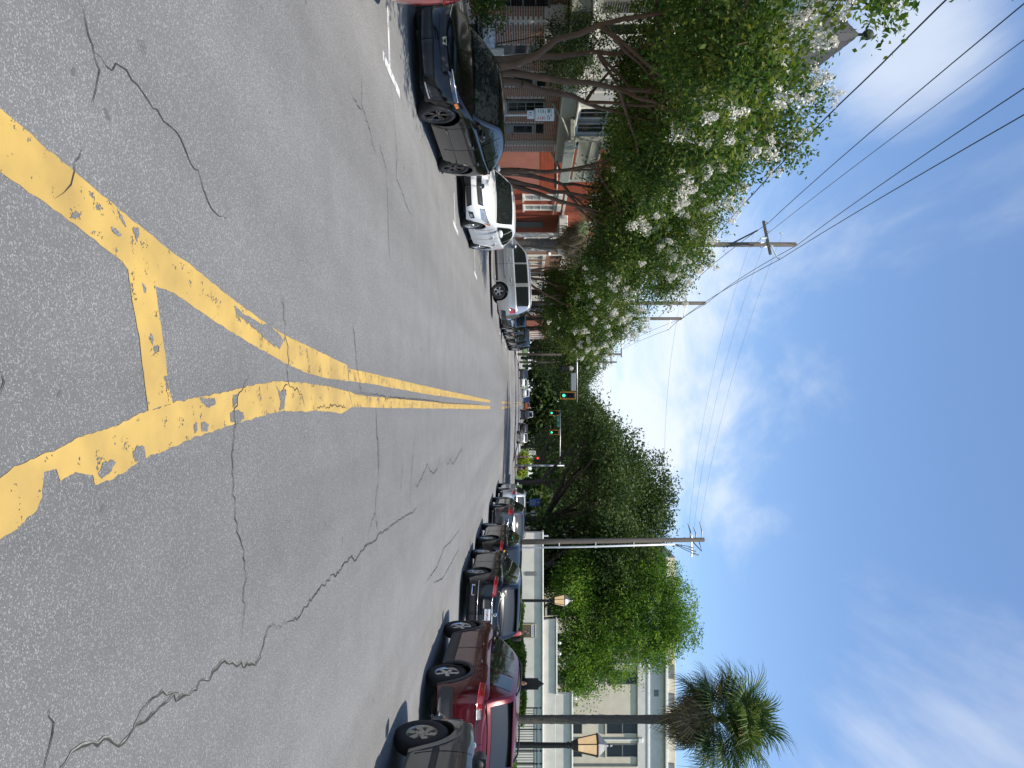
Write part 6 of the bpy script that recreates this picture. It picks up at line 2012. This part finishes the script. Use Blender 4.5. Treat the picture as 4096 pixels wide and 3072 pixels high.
# street oaks
OG = 'oaks lining the street'
OAKS = [
    ((10.6, 61.5, -.03), [(4.6, 54.4, 8.6, 3.0, 2.6, 1.7), (1.8, 56.4, 7.0, 2.2, 2.4, 1.1), (3.2, 50.8, 7.4, 2.2, 1.7, 0.9), (6.2, 50.0, 7.6, 2.2, 1.7, 1.1), (10, 60.5, 10.5, 4.6, 4.8, 3.6), (6.4, 61, 9.0, 3.6, 4.0, 2.6), (13.5, 61, 9.8, 4.0, 4.2, 3.4), (3.6, 62.4, 7.8, 2.6, 3.2, 1.8), (9, 57, 8.2, 3.8, 3.0, 2.4), (12.6, 58, 6.4, 3.2, 2.6, 2.2), (8.0, 63, 12.4, 3.4, 3.6, 2.4)], 76000, 'big dark oak overhanging the right lane behind the utility pole'),
    ((12.0, 52.5, -.03), [(11.4, 52.2, 8.2, 3.2, 3.0, 2.6), (13.5, 53, 6.2, 2.6, 2.4, 2.0), (10.0, 53.4, 6.6, 2.2, 2.2, 1.8), (10.2, 53.6, 3.2, 1.8, 1.4, 1.9), (12.6, 54.0, 3.4, 2.0, 1.6, 2.2)], 36000, 'lower dark oak between the utility pole and the pale hall'),
    ((10.0, 90, -.03), [(9.5, 90, 10.5, 5.2, 5, 4), (4.6, 91, 9.0, 3.8, 4, 2.6), (1.4, 93, 9.4, 2.8, 3, 2.0), (12, 88, 8, 4.5, 4, 4)], 30000, 'oak past the crossing on the right whose limbs reach the centre line'),
    ((9.6, 118, -.03), [(9, 118, 11, 5.5, 5, 4.4), (4.4, 119, 9.6, 4, 4, 3), (0.8, 121, 10.0, 3.2, 3, 2.4), (12, 116, 7.5, 4, 4, 4)], 24000, 'second oak past the crossing on the right'),
    ((9.4, 150, -.03), [(8, 150, 12, 6, 5, 5), (2.6, 152, 11, 4.4, 4, 3.4), (11, 148, 7, 4, 4, 5)], 20000, 'third oak past the crossing on the right'),
    ((9.6, 186, -.03), [(7, 186, 13, 7, 5, 6), (0.5, 188, 13, 5, 4, 4.4), (11, 186, 7, 4, 4, 6)], 18000, 'last oak on the right where the street closes'),
    ((-10.2, 74, -.03), [(-10.5, 76, 8.2, 3.6, 4, 3.2), (-8.4, 73, 6.4, 2.8, 3, 2.6), (-12, 72, 6.6, 3.2, 3.4, 3.0)], 22000, 'oak at the left corner of the crossing behind the mast arm'),
    ((-9.8, 93, -.03), [(-9.2, 93, 8.8, 4.6, 5, 3.6), (-5.4, 94, 8.2, 3.2, 4, 2.6), (-11, 90, 6, 4, 4, 3.6)], 26000, 'first oak past the crossing on the left'),
    ((-9.6, 122, -.03), [(-8.6, 122, 10, 5, 5, 4.2), (-4.2, 123, 9.2, 3.4, 4, 2.8), (-11, 120, 6, 4, 4, 4)], 22000, 'second oak past the crossing on the left'),
    ((-9.6, 152, -.03), [(-8, 152, 11.5, 6, 5, 4.6), (-3, 154, 11, 4, 4, 3.4), (-11, 150, 7, 4, 4, 5)], 18000, 'third oak past the crossing on the left'),
    ((-9.8, 188, -.03), [(-7, 188, 13, 7, 5, 6), (-1.5, 190, 13.5, 5, 4, 4.4), (-11, 186, 7, 4, 4, 6)], 16000, 'last oak on the left where the street closes'),
    ((-10.2, 66.2, -.03), [(-10.6, 66, 5.0, 2.6, 2.8, 2.6), (-9.4, 68, 6.4, 2.4, 2.6, 2.4)], 14000, 'young oak just before the crossing on the left'),
]
for k, (b, bl, n, lb) in enumerate(OAKS):
    d = b[1]
    s = 0.16 + d * 0.0013
    tree('oak_tree', lb, 'tree', b, bl, n, s, s * 0.6, LF_OAK, BARKO, 100 + k, 1, 0.34, 3.2, 0.42 + d * 0.002, 26, 0.5, OG, 0.2, 30)
# dead branchwork showing through the big oak
dd = bpy.data.objects
# bright green tree behind the stucco wall
tree('bright_tree', 'bright green drooping tree rising behind the stucco wall', 'tree', (15.8, 51.5, -.03),
     [(15.2, 51, 9.6, 3.2, 3.0, 3.4), (17.6, 51.4, 7.6, 2.8, 2.6, 3.2), (13.0, 51.4, 8.4, 2.5, 2.4, 3.4), (15.6, 51.2, 12.4, 2.5, 2.4, 1.8), (19.0, 50.8, 6.0, 1.8, 1.8, 2.2), (12.2, 51, 5.4, 1.8, 1.8, 2.0), (17.2, 51.2, 11.0, 1.9, 1.9, 1.8), (12.6, 51.8, 11.2, 1.7, 1.8, 1.7), (15.8, 49.6, 5.6, 2.6, 1.6, 2.4), (17.6, 49.4, 5.0, 1.9, 1.4, 1.9), (19.6, 49.8, 5.0, 1.4, 1.4, 1.7), (13.4, 49.6, 4.6, 1.8, 1.3, 1.8)],
     86000, 0.17, 0.085, LF_BR, BARKO, 300, 3, 0.14, 1.6, 0.34, 30, 0.42, None, 0.75, 50)
# clipped hedge, lime shrub, far wood
hg = thing('hedge', 'clipped light green hedge in front of the stucco wall', 'hedge', (12.5, 31.2, 0))
rs = np.random.RandomState(5)


def hedge_mesh(x0, x1, hfun, y0, y1, n, seed):
    r = np.random.RandomState(seed)
    P = np.c_[r.uniform(x0, x1, n), r.uniform(y0, y1, n), np.zeros(n)]
    top = hfun(P[:, 0])
    f = r.uniform(0, 1, n)
    side = r.uniform(0, 1, n) < 0.55
    P[:, 2] = np.where(side, f * top, top - r.uniform(0, .08, n))
    P[:, 1] = np.where(side, np.where(r.uniform(0, 1, n) < .75, y0, y1) + r.normal(size=n) * .05, P[:, 1])
    P[:, 2] += r.normal(size=n) * 0.03
    V = leaf_quads(P, 0.09, 0.055, r, up=.5, droop=-.1)
    return np_mesh('foliage', V, n, LF_HEDGE, r.uniform(0, .7, n))


hx = -12.5
obj('foliage', hedge_mesh(8.9 - 12.5, 11.2 - 12.5, lambda x: 1.46 + 0.05 * np.sin(x * 3), -0.5, 0.5, 9000, 1), hg)
obj('foliage', hedge_mesh(11.0 - 12.5, 14.0 - 12.5, lambda x: 1.56 + 0.04 * np.sin(x * 3), -0.5, 0.5, 11000, 2), hg)
obj('foliage', hedge_mesh(13.6 - 12.5, 20.0 - 12.5, lambda x: 1.12 + 0.06 * np.sin(x * 2.3), -1.2, -0.2, 16000, 3), hg)
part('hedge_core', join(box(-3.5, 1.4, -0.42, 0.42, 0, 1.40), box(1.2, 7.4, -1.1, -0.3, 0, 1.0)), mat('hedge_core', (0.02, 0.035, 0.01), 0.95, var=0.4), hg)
for lb, b, bl, n in (('lime green bush at the far right corner of the crossing', (8.0, 100.5, 0), [(8.0, 100.5, 1.0, 1.1, 1.0, 1.0), (8.9, 100.4, 0.8, .8, .8, .8)], 4000), ('small lime green bush right of the pedestrian signal', (9.9, 101.5, 0), [(9.9, 101.5, .7, .6, .6, .7)], 2000)):
    tree('lime_bush', lb, 'shrub', b, bl, n, 0.2, 0.12, LF_LIME, BARKO, 320 + n, 3, 0.03, 0.3, 0.25, 26, twigs=6)
for k, (x, y, lb) in enumerate(((-9.4, 100, 'small green shrub at the far left corner of the crossing'), (-10.5, 68.4, 'low shrub by the left kerb just before the crossing'))):
    tree('corner_shrub', lb, 'shrub', (x, y, 0), [(x, y, .8, 1.2, 1.0, .8)], 3500, 0.16, 0.1, LF_BR, BARKO, 340 + k, 3, 0.03, 0.3, 0.25, 26, twigs=6)
wr = np.random.RandomState(9)
wb = [(x, 232 + 8 * math.sin(x), 6 + 4 * wr.uniform(), 9, 6, 9 + 3 * wr.uniform()) for x in range(-100, 101, 11)]
wb += [(-26 - 4 * wr.uniform(), y, 6, 6, 8, 7) for y in range(70, 220, 13)] + [(26 + 4 * wr.uniform(), y, 6, 6, 8, 7) for y in range(88, 220, 13)]
fw, _, _ = foliage('far_wood', wb, 100000, 1.5, 1.0, LF_OAK, 901, None, 1.3, 20, 0.5, 0.2)
stuff(fw, 'dark wood closing the far end of the street', 'trees')
# grass tufts and weeds on the verge
gr = np.random.RandomState(12)
n = 9000
P = np.c_[np.where(gr.uniform(0, 1, n) < .5, gr.uniform(-8.6, -6.95, n), gr.uniform(-8.6, -6.95, n)), np.where(gr.uniform(0, 1, n) < .6, gr.uniform(8, 31, n), gr.uniform(39.3, 66, n)), np.full(n, -0.012)]
V = leaf_quads(P, 0.09, 0.012, gr, up=0, droop=-2.0)
gt = obj('verge_grass', np_mesh('verge_grass', V, n, LF_HEDGE, gr.uniform(0, .6, n)))
stuff(gt, 'short grass growing on the verge along the left kerb', 'grass')

# palms


def frond_mesh(seed, m, droop=0.5, spread=2.3, L=0.95, n=30, st=0.8):
    """fan leaf: stalk along +X, a short arching midrib, narrow blades that split and hang at the tips"""
    rs = np.random.RandomState(seed)
    V = []
    for k in range(n):
        f = 2 * k / (n - 1) - 1
        a = f * spread * 0.8
        l = L * (0.55 + 0.45 * math.cos(a * 0.55)) * rs.uniform(0.85, 1.12)
        w = 0.042
        b = st + 0.32 * (1 - abs(f)) ** 0.8
        base = np.array([b, 0, 0.06 * (b - st) - 0.25 * (b - st) ** 2])
        dirv = np.array([math.cos(a), math.sin(a), 0.22 * math.sin(abs(a)) - 0.05])
        side = np.array([-math.sin(a), math.cos(a), 0])
        p1 = base + dirv * l * 0.5 + [0, 0, -droop * 0.07 * l]
        p2 = base + dirv * l * 0.8 + [0, 0, -droop * 0.26 * l]
        p3 = base + dirv * l * rs.uniform(.92, 1.0) + [0, 0, -droop * (0.5 + 0.3 * rs.uniform()) * l]
        V += [base - side * 0.008, p1 - side * w * 0.5, p1 + side * w * 0.5, base + side * 0.008]
        V += [p1 - side * w * 0.5, p2 - side * w * .3, p2 + side * w * .3, p1 + side * w * 0.5]
        V += [p2 - side * w * .3, p3 - side * 0.003, p3 + side * 0.003, p2 + side * w * .3]
    V += [(0, -0.022, 0), (st, -0.014, 0), (st, 0.014, 0), (0, 0.022, 0)]
    V = np.array(V)
    nq = len(V) // 4
    return np_mesh('frond', V, nq, m, np.random.RandomState(seed).uniform(0.1, .7, nq))


GF = [frond_mesh(k, LF_PALM, 0.5 + 0.2 * k, st=0.6 + 0.12 * k) for k in range(4)]
DF = [frond_mesh(10 + k, LF_DEAD, 1.3, 1.5, 0.8, 24, 0.5) for k in range(3)]
YF = [frond_mesh(20, leaf_mat('palm_flower_stalk', (.2, .15, .05), (.36, .27, .09), (.46, .36, .14), .2, 2), 1.0, 1.0, .6, 14, .5)]


def palm(label, base, h, r, seed, green, dead, gold=0, sc_=1.0):
    rs = np.random.RandomState(seed)
    t = thing('cabbage_palm', label, 'palm tree', base)
    prof = [(r * 1.25, -0.05), (r * 1.05, 0.4)]
    zz = 0.4
    while zz < h - 0.2:
        prof += [(r * rs.uniform(.93, 1.05), zz), (r * rs.uniform(.95, 1.08), zz + 0.1)]
        zz += 0.22
    prof += [(r * 1.15, h), (r * 0.5, h + 0.3)]
    part('trunk', lathe(prof, 14), BARKP, t, True)

    def put(ms, n, e0, e1, nm):
        for k in range(n):
            a = 2 * PI * (k * 0.382) + rs.uniform(-.2, .2)
            e = rs.uniform(e0, e1)
            o = obj(nm, ms[rs.randint(len(ms))], t, (0.05 * math.cos(a), 0.05 * math.sin(a), h + 0.15 + 0.25 * max(0, e)))
            o.rotation_euler = (rs.uniform(-.5, .5), -e, a)
            s = sc_ * rs.uniform(.6, 1.15)
            o.scale = (s, s, s)
    put(GF, green, -0.55, 1.4, 'frond')
    put(DF, dead, -1.3, -0.25, 'dead_frond')
    if gold:
        put(YF, gold, -0.2, 0.5, 'flower_stalk')
    return t


palm('tall cabbage palm with shaggy dead fronds rising above the right lantern', (12.75, 28.6, -.03), 9.1, 0.17, 3, 74, 28, 9, 1.28)
palm('short cabbage palm with brown skirt in front of the peach brick building', (-8.95, 39.6, -.03), 5.0, 0.19, 4, 18, 54, 0, 1.05)
palm('cabbage palm at the right edge of the frame, mostly outside it', (18.6, 31.5, -.03), 7.0, 0.17, 6, 40, 24, 0, 1.0)

# ---------------------------------------------------------------- people
SKIN = mat('skin', (0.40, 0.22, 0.145), 0.55, var=0.08, scale=20)
HAIRD = mat('dark_hair', (0.03, 0.02, 0.015), 0.6, var=0.3, scale=60)
HAIRB = mat('brown_hair', (0.12, 0.06, 0.03), 0.6, var=0.3, scale=60)


def skinned(name, verts, edges, m, parent, root=0, sub=2):
    me = bpy.data.meshes.new(name)
    me.from_pydata([v[0] for v in verts], edges, [])
    me.materials.append(m)
    o = obj(name, me, parent)
    o.modifiers.new('Skin', 'SKIN').use_smooth_shade = True
    for i, v in enumerate(verts):
        d = me.skin_vertices[0].data[i]
        d.radius = v[1] if isinstance(v[1], tuple) else (v[1], v[1])
        d.use_root = i == root
    s = o.modifiers.new('Sub', 'SUBSURF')
    s.levels = s.render_levels = sub
    return o


def person(label, loc, rz, h, shirt, trousers, hair, stride=0.1, nod=0.0, arms=((0.25, -0.1), (0.25, 0.15)), sleeveless=False, bun=False, bag=False, female=False):
    t = thing('person', label, 'person', loc, (0, 0, rz))
    k = h / 1.75
    sw = 0.175 if female else 0.20
    V = [((0, 0, .95), (.15, .11)), ((0, 0, 1.12), (.13, .10)), ((0, 0, 1.30), (.155, .11)), ((0, 0, 1.43), (.13, .09)), ((0, 0.0, 1.50), .055), ((0, 0.02, 1.545), .052)]
    E = [(0, 1), (1, 2), (2, 3), (3, 4), (4, 5)]

    def chain(start, pts):
        p = start
        for q in pts:
            V.append(q)
            E.append((p, len(V) - 1))
            p = len(V) - 1
        return p
    for s, st in ((-1, stride), (1, -stride)):
        chain(0, [((s * .095, 0, .86), .088), ((s * .10, st * .5, .50), .058), ((s * .10, st * .5 - .02, .40), .055), ((s * .10, st - (.05 if st < 0 else 0), .09), .037), ((s * .10, st + .04, .035), .035), ((s * .105, st + .14, .025), .028)])
    hands = []
    for s, (sp, fw) in zip((-1, 1), arms):
        sh = Vector((s * sw, 0, 1.415))
        el = sh + Vector((s * sp * .16, fw * .3, -.27))
        wr = el + Vector((s * sp * .03, fw * .6 + .06, -.22))
        V_ = [((s * sw * .6, 0, 1.425), .06), (tuple(sh), .055), (tuple(sh.lerp(el, .5)), .045), (tuple(el), .037), (tuple(el.lerp(wr, .6)), .033), (tuple(wr), .024), (tuple(wr + Vector((0, .02, -.045))), (.018, .036))]
        e = chain(3, V_)
        hv = wr + Vector((0, .02, -.05))
        for q, (dx, ln) in enumerate(((-.028, .07), (-.010, .082), (.010, .078), (.026, .062))):
            a = hv + Vector((0, dx, -.02))
            chain(e, [(tuple(a + Vector((0, 0, -.02))), .0095), (tuple(a + Vector((-s * .008, 0, -.02 - ln * .5))), .009), (tuple(a + Vector((-s * .022, 0, -.02 - ln))), .0075)])
        chain(e, [(tuple(hv + Vector((-s * .01, .035, .005))), .0095), (tuple(hv + Vector((-s * .016, .058, -.03))), .0085)])
    V = [((p[0] * k, p[1] * k, p[2] * k), (r if not isinstance(r, tuple) else r)) for p, r in V]
    b = skinned('body', V, E, SKIN, t)
    # head: shaped ellipsoid with brow, nose, chin and ears, joined to the body part list as hair-bearing child
    hd = []
    seg, ring = 20, 14
    Vh, Fh = [], []
    for i in range(ring + 1):
        ph = PI * i / ring
        for j in range(seg):
            th = 2 * PI * j / seg
            x, y, z = math.sin(ph) * math.cos(th), math.sin(ph) * math.sin(th), math.cos(ph)
            f = max(0, y)
            sx, sy, sz = .073, .092, .118
            X, Y, Z = x * sx, y * sy, z * sz
            if z < -.2:
                X *= 1 + .35 * (z + .2)
                Y *= 1 + .12 * (z + .2)
            nose = math.exp(-((x / .16) ** 2 + ((z + .12) / .2) ** 2)) * (y > .3)
            Y += nose * .022
            eye = math.exp(-(((abs(x) - .38) / .16) ** 2 + ((z - .05) / .12) ** 2)) * (y > .3)
            Y -= eye * .008
            mouth = math.exp(-((x / .25) ** 2 + ((z + .48) / .06) ** 2)) * (y > .3)
            Y -= mouth * .004
            ear = math.exp(-(((y + .02) / .14) ** 2 + ((z + .02) / .22) ** 2))
            X += math.copysign(ear * .014, x)
            Vh.append((X, Y, Z))
    for i in range(ring):
        for j in range(seg):
            Fh.append((i * seg + j, (i + 1) * seg + j, (i + 1) * seg + (j + 1) % seg, i * seg + (j + 1) % seg))
    M = Matrix.Translation((0, .03 * k, 1.63 * k)) @ Matrix.Rotation(-nod, 4, 'X') @ Matrix.Scale(k, 4)
    head = part('head', moved((Vh, Fh), M), SKIN, t, True)
    cap = [(v[0] * 1.1, v[1] * 1.08 - .008, v[2] * 1.07 + .004) for v in Vh]
    Fc = [f for f in Fh if all((cap[q][2] > .045 or (cap[q][1] < .0 and cap[q][2] > -.06)) for q in f)]
    if hair is not None:
        part('hair', moved((cap, Fc), M), hair, head, True)
        if bun:
            part('hair_bun', moved(lathe([(.001, -.04), (.035, -.025), (.045, 0), (.035, .025), (.001, .04)], 10, 'Z', False), M @ Matrix.Translation((0, -.10, .07))), hair, head, True)
    for s in (-1, 1):
        part('eye', moved(lathe([(.001, -.008), (.009, 0), (.001, .008)], 8, 'Y', False), M @ Matrix.Translation((s * .028, .082, .008))), mat('eye_dark', (.03, .02, .015), .3), head, True)
    # clothes: shells a little proud of the body
    SV = [((0, 0, .90), (.165, .125)), ((0, 0, 1.12), (.15, .118)), ((0, 0, 1.30), (.172, .128)), ((0, 0, 1.42), (.14, .10)), ((0, 0, 1.455), (.075, .07))]
    SE = [(0, 1), (1, 2), (2, 3), (3, 4)]
    if not sleeveless:
        for s, (sp, fw) in zip((-1, 1), arms):
            sh = Vector((s * sw, 0, 1.415))
            el = sh + Vector((s * sp * .16, fw * .3, -.27))
            SV += [((s * sw * .6, 0, 1.425), .07), (tuple(sh), .068), (tuple(sh.lerp(el, .62)), .064)]
            n = len(SV)
            SE += [(3, n - 3), (n - 3, n - 2), (n - 2, n - 1)]
    SV = [((p[0] * k, p[1] * k, p[2] * k), r) for p, r in SV]
    skinned('shirt', SV, SE, shirt, t)
    TV = [((0, 0, .96), (.155, .118)), ((0, 0, .88), (.16, .12))]
    TE = [(0, 1)]
    for s, st in ((-1, stride), (1, -stride)):
        TV += [((s * .095, 0, .80), .10), ((s * .10, st * .45, .50), .075)]
        n = len(TV)
        TE += [(1, n - 2), (n - 2, n - 1)]
    skinned('shorts', [((p[0] * k, p[1] * k, p[2] * k), r) for p, r in TV], TE, trousers, t)
    for s, st in ((-1, stride), (1, -stride)):
        part('shoe', bbox((s * .10 - .045) * k, (s * .10 + .045) * k, (st - .07) * k, (st + .19) * k, 0, .075 * k, .025), TRIM, t)
    return t


REDS = mat('red_shirt', (0.36, 0.045, 0.06), 0.8, var=0.15, scale=20)
DENIM = mat('denim', (0.05, 0.07, 0.12), 0.85, var=0.2, scale=30)
BLKC = mat('black_cloth', (0.015, 0.014, 0.016), 0.85, var=0.2, scale=20)
PURP = mat('purple_cloth', (0.06, 0.045, 0.12), 0.85, var=0.2, scale=20)
pr1 = person('person in a red T-shirt with a dark bag, walking behind the blue-black SUV', (8.05, 24.8, -.03), 1.2, 1.80, REDS, DENIM, HAIRD, 0.18, 0.1)
bg_ = thing('shoulder_bag', 'small dark bag on the back of the person in red', 'bag', (8.05, 24.8, -.03), (0, 0, 1.2))
part('bag_body', bbox(-0.12, 0.12, -0.26, -0.15, 1.22, 1.55, 0.04), BLKC, bg_, True)
for s_ in (-1, 1):
    part('strap', tube([(s_ * .09, -.16, 1.50), (s_ * .10, -.05, 1.56), (s_ * .10, .10, 1.50), (s_ * .09, .12, 1.30)], .012, 5), BLKC, bg_)
person('person in a dark strappy top looking down beside the historic marker', (10.75, 27.2, -.03), 2.6, 1.70, BLKC, BLKC, HAIRB, 0.12, 0.5, ((.5, .1), (.3, .5)), True, True, False, True)
person('small person in a purple top crossing at the far right corner', (6.6, 86.6, -.12), 1.4, 1.68, PURP, DENIM, HAIRD, 0.2, 0, ((.25, -.15), (.25, .2)))
person('small person in dark clothes waiting under the far right oak', (7.9, 86.0, -.03), 2.6, 1.7, BLKC, DENIM, HAIRD, 0.06)
